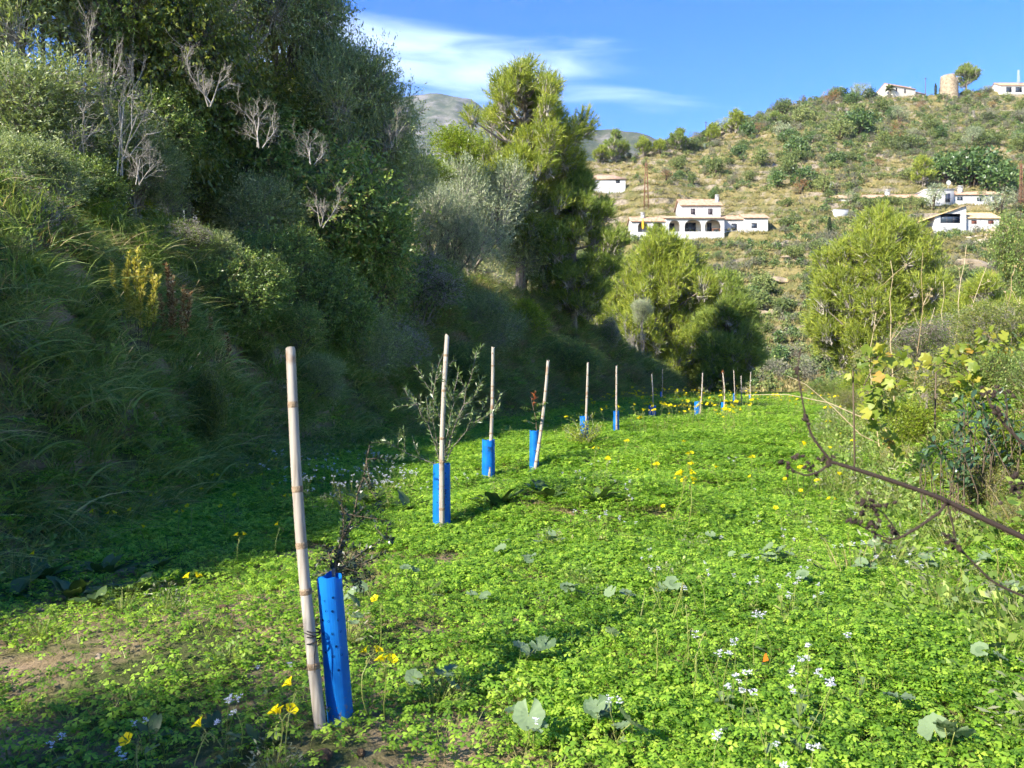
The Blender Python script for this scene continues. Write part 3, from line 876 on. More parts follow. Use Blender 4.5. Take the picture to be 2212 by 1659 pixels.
def pine_shoots(g, rng, C, R, shoots, nn, L, w, m=0, upb=0.9, flat=0.75, bias=0.0):
    n = shoots
    which = rng.choice(len(C), n, p=(R ** 2) / (R ** 2).sum())
    d = norm(rng.normal(size=(n, 3)))
    q = 0.35 + 0.65 * rng.random(n) ** 0.6
    b = C[which] + d * (R[which] * q)[:, None] * np.array([1, 1, flat])
    out = C[which] - np.array([0, 0, 1.0]) * C[which][:, 2:3]
    td = norm(d * 0.6 + np.array([0, 0, upb]) + norm(out) * 0.35 + rng.normal(0, 0.28, (n, 3)))
    tl = L * (1.0 + 1.3 * rng.random(n))
    needles(g, b - td * tl[:, None] * 0.7, td, tl * 1.6, w * 1.5, rng, 1)
    t = rng.random((n, nn))
    P = b[:, None] + td[:, None] * (tl[:, None] * t)[:, :, None]
    nd = norm(td[:, None] * 0.95 + rng.normal(0, 0.5, (n, nn, 3)))
    rv = np.clip(rng.normal(0.45 + bias, 0.18, (n, 1)) + rng.normal(0, 0.14, (n, nn)) + 0.15 * (t - 0.5), 0, 1)
    needles(g, P.reshape(-1, 3), nd.reshape(-1, 3), (L * (0.7 + 0.5 * rng.random((n, nn)))).ravel(), w, rng, m, rv.ravel())


def bush_proto(seed, kind, detail=1.0):
    """(wood mesh, crown mesh) of about unit radius, foot at z = 0, middle at z = 1"""
    rng = np.random.default_rng(seed)
    w, c = Geo(), Geo()
    if kind == 'olive':
        C, R = lumps_in(rng, 26, 1, 1, 1, 1, 0.34)
        skeleton(w, rng, C, r0=0.06, stems=3)
        leafy(c, rng, C, R, int(5200 * detail), 10, 0.26, 0.058, 0.016, 0, 0.5, 0.4, 0.8, 0.006, 1)
        return w, c, [OLIVE, TWIG_GREY], BARK
    if kind == 'silver':
        C, R = lumps_in(rng, 30, 1, 1, 1, 1, 0.32)
        skeleton(w, rng, C, r0=0.05, stems=2)
        leafy(c, rng, C, R, int(5000 * detail), 9, 0.15, 0.044, 0.0135, 0, 0.7, 0.5, 0.7, 0.005, 1)
        return w, c, [SILVER, TWIG_GREY], BARK
    if kind == 'mastic':
        C, R = lumps_in(rng, 22, 1, 1, 1, 1, 0.36)
        skeleton(w, rng, C, r0=0.05, stems=3)
        leafy(c, rng, C, R, int(4200 * detail), 9, 0.22, 0.05, 0.024, 0, 0.2, 0.35, 1.0, 0.006, 1)
        return w, c, [MASTIC, TWIG_BROWN], BARK
    if kind == 'ivy':
        C, R = lumps_in(rng, 24, 1, 1, 1, 1, 0.34)
        skeleton(w, rng, C, r0=0.04, stems=3)
        leafy(c, rng, C, R, int(3400 * detail), 9, 0.3, 0.05, 0.036, 0, 0.0, 0.4, 1.1, 0.006, 1, 0.25)
        return w, c, [IVY, TWIG_BROWN], BARK
    if kind == 'lime':
        C, R = lumps_in(rng, 18, 1, 1, 1, 1, 0.38)
        skeleton(w, rng, C, r0=0.03, stems=3)
        leafy(c, rng, C, R, int(1500 * detail), 9, 0.25, 0.06, 0.036, 0, 0.3, 0.4, 1.0, 0.006, 1, 0.1)
        return w, c, [LIME, TWIG_BROWN], BARK
    if kind == 'bramble':
        C, R = lumps_in(rng, 24, 1, 1, 1, 1, 0.34)
        skeleton(w, rng, C, r0=0.03, stems=4)
        leafy(c, rng, C, R, int(3000 * detail), 8, 0.3, 0.05, 0.024, 0, 0.4, 0.3, 1.0, 0.006, 1, 0.1)
        return w, c, [BRAMBLE, TWIG_GREY], BARK
    if kind == 'fluff':
        C, R = lumps_in(rng, 22, 1, 1, 1, 1, 0.34)
        skeleton(w, rng, C, r0=0.04, stems=4)
        leafy(c, rng, C, R, int(1500 * detail), 4, 0.25, 0.05, 0.025, 1, -0.1, 0.3, 1.0, 0.006, 2)
        n = int(2600 * detail)
        which = rng.integers(0, len(C), n)
        P = C[which] + norm(rng.normal(size=(n, 3))) * (R[which] * (0.75 + 0.3 * rng.random(n)))[:, None]
        P = np.repeat(P, 9, 0) + rng.normal(0, 0.012, (n * 9, 3))
        leaves(c, P, rng.normal(size=P.shape), 0.028, 0.012, rng, 0, 0.3)
        return w, c, [FLUFF, MASTIC, TWIG_BROWN], BARK
    if kind == 'twig':
        g = w
        def grow(p, d, ln, r, lev):
            pts = [p]; q = p; dd = d
            for _ in range(4):
                dd = norm(dd + rng.normal(0, 0.13, 3) + np.array([0, 0, 0.03])); q = q + dd * ln / 4; pts.append(q)
            g.tube(np.array(pts), np.linspace(r, r * 0.5, 5), 4 if lev < 2 else 3, 0, rng.random(), cap=False)
            if lev < 4:
                for _ in range(rng.integers(3, 6)):
                    k = rng.integers(1, 5)
                    grow(pts[k], norm(dd + rng.normal(0, 0.55, 3)), ln * (0.45 + 0.3 * rng.random()), r * 0.5, lev + 1)
        for k in range(3):
            grow(rng.normal(0, 0.08, 3) * np.array([1, 1, 0]), norm(np.array([rng.normal(0, 0.35), rng.normal(0, 0.35), 1.0])), 0.85, 0.022, 0)
        return w, None, None, TWIG_GREY
    raise ValueError(kind)


_bush = {}
def bush_meshes(kind, var, detail=1.0):
    key = (kind, var)
    if key not in _bush:
        w, c, mats, wm = bush_proto(hash(kind) % 1000 if False else sum(map(ord, kind)) * 7 + var * 131, kind, detail)
        _bush[key] = (w.mesh(kind + '_wood', [wm], True), c.mesh(kind + '_crown', mats) if c and c.n else None)
    return _bush[key]


def ground_at(x, y):
    return gz(x, y) if y < 56 else hz(x, y)


def bush(name, label, category, kind, var, px, py, d, rx, ry, group=None, yaw=None, depth=None, march=True):
    """a bush whose leafy mass is centred where (px, py) shows at d metres and spans rx, ry picture units to each side"""
    wood, crown = bush_meshes(kind, var)
    for dd in (np.arange(d, d + 16, 0.15) if march else ()):            # stand it on the slope: go back along the line of sight until the soil carries it
        c = ray(px, py, dd)
        hb = float(np.interp(c.y, _fy, _hh))
        if ground_at(c.x, c.y) >= c.z - 0.85 * ry / FPX * dd or (d < 45 and np.interp(c.y, _fy, _fx) - c.x > 0.9 + 0.6 * hb + 0.25 * rx / FPX * dd):
            d = float(dd); break
    c = ray(px, py, d)
    sx, sz = rx / FPX * d, ry / FPX * d
    sy = depth or (sx + sz) / 2
    z0 = c.z - sz
    t = thing(name, label, category, (c.x, c.y, z0), (0, 0, 0), 1.0, group)
    yaw = random.Random(px * 7 + py).uniform(-0.5, 0.5) if yaw is None else yaw
    rm = Matrix.Rotation(yaw, 4, 'Z')
    add('crown' if crown else 'branches', crown or wood, t, rot=(0, 0, yaw), scale=(sx, sy, sz))
    if crown:
        add('stem', wood, t, rot=(0, 0, yaw), scale=(sx, sy, sz))
    foot = ground_at(c.x, c.y)
    if z0 - 0.3 * sz > foot - 0.1 and (march or crown):                # the stems go on down to the soil
        g = Geo()
        rr = random.Random(int(px) + int(py))
        for k in range(3):
            a = rr.uniform(0, 6.28); o = 0.25 * sx
            p1 = np.array([0.1 * sx * math.cos(a), 0.1 * sx * math.sin(a), 0.35 * sz]); p0 = np.array([o * math.cos(a), o * math.sin(a), foot - z0 - 0.2])
            g.tube(np.stack([p0, (p0 + p1) / 2 + np.array([rr.uniform(-.15, .15), rr.uniform(-.15, .15), 0]), p1]), [0.035 * sx + 0.008, 0.03 * sx + 0.006, 0.025 * sx + 0.004], 6)
        add('trunk', g.mesh('lower_trunk', [BARK], True), t)
    return t


# ---- pines
def pine(name, label, px, base_py, d, seed, height, crown, K=34, shoots=3600, nn=22, L=0.15, w=0.012, mat=NEEDLE, rad_=0.26, group=None, lean=0.0, flat=0.75, skin=0.35, foot=None, r0=None, shape=1.35):
    """crown = (offset x, half width x, half depth, z low, z high, widest at) in metres"""
    rng = np.random.default_rng(seed)
    x0 = (px - 1106) / FPX * d
    z0 = ground_at(x0, d) if foot is None else foot
    t = thing(name, label, 'tree', (x0, d, z0), group=group)
    ox, hx, hy, zl, zh, wide = crown
    q = rng.random(K)
    # more lumps where the crown is wide
    zt = np.linspace(0, 1, 200); prof = np.where(zt < wide, np.sqrt(np.clip(zt / max(wide, 1e-3), 0, 1)) * 0.85 + 0.15, np.clip(1 - (np.clip(zt - wide, 0, 1) / (1 - wide)) ** shape, 0, 1) * 0.92 + 0.08)
    cdf = np.cumsum(prof + 0.15); cdf /= cdf[-1]
    k = np.interp(rng.random(K), cdf, zt); k[:2] = (0.97, 0.9)
    pr = np.interp(k, zt, prof)
    a = rng.random(K) * 2 * math.pi; rr = skin + (1 - skin) * np.sqrt(rng.random(K))
    rr[:2] *= 0.1
    C = np.stack([ox * k + hx * pr * rr * np.cos(a) * (1 - rad_ * .5), hy * pr * rr * np.sin(a) * (1 - rad_ * .5), zl + (zh - zl) * k], 1)
    R = rad_ * (hx + hy) / 2 * (0.6 + 0.55 * rng.random(K)) * (0.55 + 0.45 * pr)
    C[:, 2] -= R * flat * 0.8 * (k > 0.85)
    g = Geo()
    r0 = r0 or 0.022 * height + 0.03
    zt_ = np.linspace(-0.25, height * 0.93, 9)
    wob = np.cumsum(rng.normal(0, 0.035, (9, 2)), 0) * height * 0.12
    tp = np.stack([ox * np.clip((zt_ - zl) / (zh - zl), 0, 1) + wob[:, 0] + lean * zt_ / height, wob[:, 1], zt_], 1)
    g.tube(tp, np.linspace(r0, r0 * 0.15, 9), 8)
    for c in C:
        zi = max(0.15 * height, c[2] - (0.25 + 0.5 * rng.random()) * np.hypot(c[0], c[1]) * 0.8 - 0.1)
        s = np.array([np.interp(zi, zt_, tp[:, j]) for j in range(3)])
        ln = np.linalg.norm(c - s)
        mid = s * 0.5 + c * 0.5 + rng.normal(0, 0.05, 3) * ln - np.array([0, 0, 0.06 * ln])
        g.tube(np.stack([s, mid, c]), [r0 * 0.34, r0 * 0.22, r0 * 0.07], 5, 0, 0.5, cap=False)
    add('trunk', g.mesh('pine_trunk', [PINE_BARK], True), t)
    c = Geo()
    pine_shoots(c, rng, C, R, shoots, nn, L, w, 0, flat=flat)
    add('crown', c.mesh('pine_crown', [mat, TWIG_GREY]), t)
    return t
# ------------------------------------------------------------------ the overgrown bank: bushes and trees
B = bush
B('wild_olive', 'broad wild olive with upright grey-green sprays in the top corner above the fluffy climber', 'tree', 'olive', 0, 50, 40, 13.5, 215, 270)
B('wild_olive', 'low sunlit wild olive spreading just above the fluffy grey climber', 'bush', 'olive', 1, 110, 280, 12.4, 190, 140)
B('dead_branches', 'tall column of dead grey twigs rising through the hedge', 'dead branches', 'twig', 0, 262, 190, 11.9, 80, 190, march=False)
B('climber_thicket', 'glossy green climber thicket with heart-shaped leaves beside the dead grey twig column', 'thicket', 'ivy', 0, 385, 190, 12.8, 140, 210)
B('wild_olive', 'tall wild olive whose sprays stand against the cloud at the hedge end', 'tree', 'olive', 2, 625, 90, 14.6, 135, 240)
B('wild_olive', 'dark wild olive with feathery top in front of the white cloud', 'tree', 'olive', 0, 770, 290, 18.8, 118, 160, march=False)
B('mastic_bush', 'brownish dense bush in shade under the climber thicket', 'bush', 'mastic', 0, 470, 330, 12.6, 200, 130)
B('mastic_bush', 'deep green bush in the dark middle of the hedge under the feathery olive', 'bush', 'mastic', 1, 700, 470, 13.6, 190, 190)
B('wild_olive', 'shadowed olive bush touching the lime-green climber', 'bush', 'olive', 1, 845, 350, 20.0, 75, 120, march=False)
B('mastic_bush', 'dark bush behind the round silvery olive', 'bush', 'mastic', 0, 815, 530, 15.2, 85, 130)
B('dead_branches', 'pale bare branch fan lit by sun on the climber thicket', 'dead branches', 'twig', 1, 460, 150, 11.6, 85, 80, yaw=0.4, march=False)
B('dead_branches', 'pale bare branch fan sticking out of the dark hedge below the feathery olive', 'dead branches', 'twig', 0, 672, 300, 13.0, 60, 55, yaw=1.2, march=False)
B('clematis_tangle', 'fluffy grey-beige seeded climber heaped at the edge of the bank', 'climber', 'fluff', 0, 20, 520, 8.6, 125, 160)
B('clematis_tangle', 'grey fluffy climber hanging in the dark hollow of the bank', 'climber', 'fluff', 1, 890, 640, 15.0, 125, 100)
B('clematis_tangle', 'faint grey fluffy climber low on the bank beside the second cane', 'climber', 'fluff', 0, 850, 745, 14.6, 90, 70)
B('climber_bush', 'bright glossy leafy bush lit on the upper bank', 'bush', 'ivy', 1, 440, 430, 11.2, 95, 60)
B('mastic_bush', 'sunlit grey-green bush on the upper bank above the dead twig fan', 'bush', 'olive', 2, 560, 500, 11.4, 120, 100)
B('mastic_bush', 'leafy dark bush on the bank beside the yellow flower spikes', 'bush', 'mastic', 1, 500, 640, 10.8, 130, 100)
B('lime_bush', 'small yellow-green sunlit bush on the upper bank', 'bush', 'lime', 0, 320, 480, 11.6, 60, 40)
B('dry_bush', 'straw-coloured dry bush under the climber thicket', 'bush', 'fluff', 1, 400, 520, 11.0, 70, 45)
B('lime_climber', 'lime-green climber cloaking the trees below the tall pine', 'climber', 'lime', 1, 1000, 322, 20.5, 68, 48)
B('lime_climber', 'lower lime-green climber strand reaching towards the dark hedge', 'climber', 'lime', 0, 915, 372, 18.8, 62, 30)
B('olive_tree', 'round silvery olive in front of the tall pine', 'tree', 'silver', 0, 1045, 480, 28.0, 112, 145)
B('olive_tree', 'lower silvery olive bulging towards the dark hedge', 'tree', 'silver', 1, 955, 520, 25.0, 90, 125)
B('olive_tree', 'greener olive between the silvery olive and the dark pine', 'tree', 'olive', 1, 1130, 520, 31.0, 95, 110)
B('mastic_bush', 'dark undergrowth bush under the silvery olives', 'bush', 'mastic', 0, 930, 620, 18.5, 70, 60)
B('bank_bush', 'yellow-green bush on the bright bank slope', 'bush', 'lime', 0, 1130, 690, 27.0, 52, 42)
B('bank_bush', 'shaggy green-brown bush low on the bright bank slope', 'bush', 'olive', 1, 1045, 700, 23.0, 75, 70)
B('bank_bush', 'dark bush in the hollow under the bright bank slope', 'bush', 'mastic', 1, 1220, 770, 28.0, 80, 45)
B('silver_shrub', 'pale leggy shrub with bare silvery branches at the end of the bank', 'shrub', 'twig', 1, 1372, 705, 40.0, 36, 62)
B('silver_shrub', 'small silvery leafed bush at the end of the bank', 'shrub', 'silver', 1, 1385, 670, 44.0, 24, 26)
B('dry_shrub', 'rusty brown dry shrub beside the pale silvery shrub', 'shrub', 'fluff', 0, 1318, 720, 36.0, 24, 46)
for px, py, d, rx, ry, kd, v, lb in [
        (610, 600, 11.5, 95, 110, 'mastic', 0, 'dark bush low in the hedge right of the yellow flower spikes'),
        (701, 660, 12.0, 105, 120, 'mastic', 1, 'dark bush filling the shaded foot of the hedge behind the nearest cane top'),
        (790, 600, 13.0, 110, 130, 'mastic', 0, 'deep shadowed bush in the hollow between nearest and second cane'),
        (780, 740, 13.0, 90, 80, 'olive', 1, 'dull olive bush at the dark foot of the bank left of the second cane'),
        (815, 490, 15.0, 80, 100, 'mastic', 0, 'shadowed leafy bush left of the lower silvery olive'),
        (640, 400, 12.5, 130, 120, 'olive', 2, 'dim olive bush in the middle of the hedge right of the straw-coloured bush'),
        (775, 440, 15.0, 95, 110, 'mastic', 1, 'dark leafy bush under the feathery olive top'),
        (560, 290, 13.5, 110, 130, 'ivy', 1, 'dim climber-clad bush between the tall olive and the pale branch fan'),
        (200, 330, 12.5, 110, 90, 'mastic', 1, 'shadowed bush at the foot of the dead twig column'),
        (260, -20, 14.0, 150, 200, 'mastic', 0, 'leafy dark bush at the picture top behind the dead twig column'),
        (905, 410, 19.0, 45, 50, 'olive', 0, 'small shaded olive bush under the lime-green climber'),
        (1010, 800, 19.0, 60, 60, 'mastic', 1, 'low dark bush behind the third cane'),
        (700, 200, 15.5, 90, 120, 'olive', 1, 'thin olive bush between the tall olive and the feathery one'),
        (510, -10, 15.0, 135, 210, 'olive', 0, 'leafy olive at the picture top over the climber thicket')]:
    B('hedge_bush', lb, 'bush', kd, v, px, py, d, rx, ry)
for px, py, d, rx, ry, kd, v, lb in [
        (455, 560, 8.5, 70, 52, 'olive', 0, 'grey-green bush on the upper bank right of the yellow-green spikes'), (560, 620, 9.0, 85, 75, 'mastic', 1, 'dark leafy bush on the bank above the small rusty spikes'),
        (640, 720, 10.0, 70, 62, 'mastic', 0, 'dark leafy bush low on the bank just left of the nearest cane top'), (690, 820, 11.0, 62, 50, 'olive', 2, 'dull bush at the bank foot right of the nearest cane'),
        (130, 760, 7.0, 60, 46, 'mastic', 0, 'dark low bush on the bank below the fluffy climber'), (20, 760, 6.4, 60, 60, 'fluff', 1, 'dry brown tangle at the picture edge under the fluffy climber'),
        (230, 470, 9.5, 60, 40, 'lime', 1, 'sunny yellow-green bush on the bank crest'), (380, 610, 9.0, 44, 34, 'fluff', 0, 'dry brown weed tangle behind the rusty spikes'), (900, 820, 15.0, 60, 46, 'mastic', 1, 'dark bush at the bank foot behind the olive sapling')]:
    B('bank_bush', lb, 'bush', kd, v, px, py, d, rx, ry)
for px, py, d, rx, ry, kd, v, lb in [
        (40, 400, 9.6, 130, 90, 'olive', 0, 'sunlit olive bush just above the fluffy climber at the picture edge'), (165, 405, 10.0, 105, 85, 'mastic', 1, 'leafy bush on the bank top under the low sunlit olive'), (290, 395, 10.8, 105, 90, 'olive', 2, 'grey-green bush on the bank top under the dead twig column'),
        (400, 375, 11.2, 110, 90, 'mastic', 0, 'leafy bush on the bank top under the climber thicket'), (530, 410, 12.0, 110, 95, 'olive', 1, 'shaggy olive bush in the middle of the hedge front'), (640, 500, 12.6, 100, 105, 'olive', 0, 'olive bush in the hedge front above the nearest cane'), (720, 560, 13.4, 95, 110, 'mastic', 1, 'dark bush in the hedge front right of the nearest cane'), (330, 280, 12.0, 110, 100, 'mastic', 1, 'brown-green bush at the heart of the hedge')]:
    B('hedge_bush', lb, 'bush', kd, v, px, py, d, rx, ry)
# hedge bushes added out of view, placed and sized to shade the near field
for k, (x, y, sx, sz, kd) in enumerate([(-6.8, 2.4, 1.2, 0.95, 'mastic'), (-5.3, -1.3, 0.9, 1.25, 'mastic'), (-7.4, -2.6, 1.3, 1.3, 'olive'), (-6.2, -4.2, 1.2, 1.5, 'mastic'),
                                        (-9.5, -5, 1.8, 1.9, 'olive'), (-4.4, -3.4, 0.8, 1.2, 'olive')]):
    wood, crown = bush_meshes(kd, k % 2)
    t = thing('hedge_bush', 'unseen hedge bush added on the bank beside the camera for shade', 'bush', (x, y, gz(x, y) - 0.25), group='unseen hedge bushes added for shade')
    add('crown', crown, t, scale=(sx, sx, sz), rot=(0, 0, k)); add('stem', wood, t, scale=(sx, sx, sz), rot=(0, 0, k))

pine('pine_tree', 'tall light green pine rising into the sky above the silvery olive', 1120, 620, 35.0, 5, 10.9,
     (0.35, 3.1, 2.9, 2.2, 10.9, 0.50), K=150, shoots=10500, nn=13, L=0.24, w=0.026, rad_=0.15, skin=0.12, flat=1.25, shape=2.6)
pine('pine_tree', 'broad dark pine with spreading branches beside the silvery olive', 1240, 660, 36.0, 6, 7.4,
     (0.0, 2.3, 2.6, 0.4, 8.0, 0.42), K=90, shoots=9000, nn=12, L=0.24, w=0.028, mat=NEEDLE_DARK, rad_=0.2, skin=0.15)
pine('pine_tree', 'bushy bright pine at the far end of the row of canes', 1425, 840, 51.0, 7, 11.6,
     (0.0, 4.9, 4.6, 0.1, 11.4, 0.38), K=210, shoots=15000, nn=12, L=0.34, w=0.042, rad_=0.13, skin=0.2, flat=1.5, shape=1.7)
pine('pine_tree', 'darker lower pine leaning against the bushy bright pine', 1560, 845, 48.0, 8, 7.2,
     (0.3, 2.4, 2.6, 0.0, 7.4, 0.36), K=90, shoots=7500, nn=12, L=0.32, w=0.04, mat=NEEDLE_DARK, rad_=0.19, skin=0.15, flat=1.2)
pine('pine_tree', 'rounded yellow-green pine behind the autumn vine', 1895, 860, 31.0, 9, 7.2,
     (0.15, 2.95, 2.7, 0.0, 7.1, 0.45), K=190, shoots=13000, nn=13, L=0.22, w=0.025, rad_=0.135, skin=0.2, flat=1.3, shape=1.9)
pine('pine_tree', 'small pine behind the dry stalks at the picture edge', 2130, 800, 26.0, 10, 3.4,
     (0.0, 1.7, 1.7, 0.0, 3.3, 0.35), K=70, shoots=5500, nn=12, L=0.19, w=0.02, rad_=0.2, skin=0.15)
B('carob_tree', 'dark carob tree cut by the picture edge', 'tree', 'mastic', 1, 2225, 580, 33.0, 62, 115)
# ------------------------------------------------------------------ the row: bamboo canes, blue shelters, saplings
def cane_mat():
    m, N, L, out = new_mat('weathered_bamboo')
    tc = N.new('ShaderNodeTexCoord')
    mp = N.new('ShaderNodeMapping'); mp.inputs['Scale'].default_value = (60, 60, 2.2); L.new(tc.outputs['Object'], mp.inputs['Vector'])
    n1 = N.new('ShaderNodeTexNoise'); n1.inputs['Scale'].default_value = 1.0; n1.inputs['Detail'].default_value = 6; L.new(mp.outputs[0], n1.inputs['Vector'])
    r1 = ramp(N, [(0.28, (0.21, 0.18, 0.14)), (0.5, (0.34, 0.30, 0.245)), (0.72, (0.45, 0.41, 0.345))]); L.new(n1.outputs['Fac'], r1.inputs[0])
    n2 = N.new('ShaderNodeTexNoise'); n2.inputs['Scale'].default_value = 9.0; n2.inputs['Detail'].default_value = 5; L.new(tc.outputs['Object'], n2.inputs['Vector'])
    mk = ramp(N, [(0.58, (0, 0, 0)), (0.70, (1, 1, 1))]); L.new(n2.outputs['Fac'], mk.inputs[0])
    mx = N.new('ShaderNodeMix'); mx.data_type = 'RGBA'; L.new(mk.outputs[0], mx.inputs[0]); L.new(r1.outputs[0], mx.inputs[6]); mx.inputs[7].default_value = (0.22, 0.14, 0.08, 1)
    b = N.new('ShaderNodeBsdfPrincipled'); b.inputs['Roughness'].default_value = 0.55; b.inputs['Specular IOR Level'].default_value = 0.3
    L.new(mx.outputs[2], b.inputs['Base Color'])
    bp = N.new('ShaderNodeBump'); bp.inputs['Strength'].default_value = 0.35; bp.inputs['Distance'].default_value = 0.004
    L.new(n1.outputs['Fac'], bp.inputs['Height']); L.new(bp.outputs[0], b.inputs['Normal'])
    L.new(b.outputs[0], out.inputs[0])
    return m


CANE = cane_mat()
NODE = plain_mat('bamboo_node', [(0.0, (0.16, 0.11, 0.065)), (1.0, (0.38, 0.29, 0.19))], 60, 0.8, 0.1, 0.4)
CANE_IN = plain_mat('cane_hollow', [(0.0, (0.10, 0.07, 0.045)), (1.0, (0.2, 0.14, 0.09))], 30, 0.9, 0.05)


def shelter_mat():
    m, N, L, out = new_mat('blue_shelter_plastic')
    tc = N.new('ShaderNodeTexCoord')
    nz = N.new('ShaderNodeTexNoise'); nz.inputs['Scale'].default_value = 7; nz.inputs['Detail'].default_value = 6; L.new(tc.outputs['Object'], nz.inputs['Vector'])
    r = ramp(N, [(0.3, (0.004, 0.16, 0.56)), (0.7, (0.012, 0.27, 0.78))]); L.new(nz.outputs['Fac'], r.inputs[0])
    # splashed soil near the ground
    sp = N.new('ShaderNodeSeparateXYZ'); L.new(tc.outputs['Object'], sp.inputs[0])
    n2 = N.new('ShaderNodeTexNoise'); n2.inputs['Scale'].default_value = 70; n2.inputs['Detail'].default_value = 6; L.new(tc.outputs['Object'], n2.inputs['Vector'])
    ad = N.new('ShaderNodeMath'); ad.operation = 'MULTIPLY_ADD'; L.new(sp.outputs[2], ad.inputs[0]); ad.inputs[1].default_value = -2.2; L.new(n2.outputs['Fac'], ad.inputs[2])
    mk = ramp(N, [(0.42, (0, 0, 0)), (0.58, (0.75, 0.75, 0.75))]); L.new(ad.outputs[0], mk.inputs[0])
    mx = N.new('ShaderNodeMix'); mx.data_type = 'RGBA'; L.new(mk.outputs[0], mx.inputs[0]); L.new(r.outputs[0], mx.inputs[6]); mx.inputs[7].default_value = (0.33, 0.24, 0.15, 1)
    b = N.new('ShaderNodeBsdfPrincipled'); b.inputs['Roughness'].default_value = 0.42; b.inputs['Specular IOR Level'].default_value = 0.4
    L.new(mx.outputs[2], b.inputs['Base Color'])
    t = N.new('ShaderNodeBsdfTranslucent'); L.new(mx.outputs[2], t.inputs['Color'])
    ms = N.new('ShaderNodeMixShader'); ms.inputs[0].default_value = 0.38; L.new(b.outputs[0], ms.inputs[1]); L.new(t.outputs[0], ms.inputs[2])
    wv = N.new('ShaderNodeTexWave'); wv.wave_type = 'BANDS'; wv.bands_direction = 'DIAGONAL'; wv.inputs['Scale'].default_value = 60
    mp = N.new('ShaderNodeMapping'); mp.inputs['Scale'].default_value = (1, 1, 0.0); L.new(tc.outputs['Object'], mp.inputs['Vector']); L.new(mp.outputs[0], wv.inputs['Vector'])
    bp = N.new('ShaderNodeBump'); bp.inputs['Strength'].default_value = 0.18; bp.inputs['Distance'].default_value = 0.002; L.new(wv.outputs['Fac'], bp.inputs['Height'])
    L.new(bp.outputs[0], b.inputs['Normal'])
    L.new(ms.outputs[0], out.inputs[0])
    return m


SHELTER = shelter_mat()
HOLE = plain_mat('punched_hole_dark', [(0.0, (0.004, 0.01, 0.03)), (1.0, (0.008, 0.015, 0.05))], 30, 0.9, 0.0)
TIE = plain_mat('black_cord', [(0.0, (0.012, 0.012, 0.013)), (1.0, (0.035, 0.034, 0.035))], 200, 0.7, 0.2)


def make_cane(base, top, r, seed, label, joints=None, jag=0.01):
    """a hollow cane with raised joints, cut off unevenly"""
    rng = np.random.default_rng(seed)
    base = np.array(base); top = np.array(top)
    ax = top - base; ln = np.linalg.norm(ax); ax /= ln
    t = thing('bamboo_cane', label, 'cane', tuple(base), group='bamboo canes along the planted row')
    bow = rng.normal(0, 0.012, 3)
    def at(s): return ax * ln * s + bow * math.sin(math.pi * s) * ln
    rad_ = lambda s: r * (1.05 - 0.22 * s)
    joints = joints or list(np.cumsum(np.full(12, 0.21) + rng.normal(0, 0.03, 12)) / ln)
    joints = [j for j in joints if 0.03 < j < 0.97]
    ss = [-0.12 / ln]
    for j in joints: ss += [j - 0.012 / ln, j, j + 0.012 / ln]
    ss.append(1.0)
    ss = sorted(ss + list(np.linspace(0.02, 0.98, 14)))
    S = 14
    g = Geo()
    pts = np.array([at(s) for s in ss])
    rr = np.array([rad_(max(s, 0)) * (1.0 if min(abs(s - j) for j in joints) > 0.006 else 0.97) for s in ss])
    g.tube(pts, rr, S, 0, 0.5, cap=False)
    # jagged rim: move the last ring up and down and give it a wall and a hollow
    V = np.concatenate(g.V); ring = V[-S:].copy()
    wav = np.array([jag * math.sin(2 * math.pi * k / S + seed) + rng.normal(0, jag * 0.35) for k in range(S)])
    ring = ring + ax[None] * wav[:, None]
    V[-S:] = ring; g.V = [V]
    c = pts[-1]
    inner = c + (ring - c) * 0.72
    deep = inner - ax * 0.09
    m0 = g.n - S
    g.put(inner, np.zeros((0, 4), int), 0.5); g.put(deep, np.zeros((0, 4), int), 0.5)
    q1 = np.array([(m0 + k, m0 + (k + 1) % S, m0 + S + (k + 1) % S, m0 + S + k) for k in range(S)])
    q2 = np.array([(m0 + S + k, m0 + S + (k + 1) % S, m0 + 2 * S + (k + 1) % S, m0 + 2 * S + k) for k in range(S)])
    g.Q += [q1, q2]; g.mQ += [np.zeros(S), np.ones(S)]
    tri = np.array([(m0 + 2 * S, m0 + 2 * S + k, m0 + 2 * S + k + 1) for k in range(1, S - 1)])
    g.T.append(tri); g.mT.append(np.ones(len(tri)))
    add('shaft', g.mesh('cane_shaft', [CANE, CANE_IN], True), t)
    for j in joints:
        h = Geo(); c = at(j); rj = rad_(j)
        k = np.array([-0.011, -0.004, 0.0, 0.004, 0.011])
        h.tube(c[None] + ax[None] * k[:, None] + 0.0, rj * np.array([1.005, 1.09, 1.03, 1.12, 1.0]), S, 0, cap=False)
        add('joint_ring', h.mesh('cane_joint', [NODE], True), t)
    return t, at


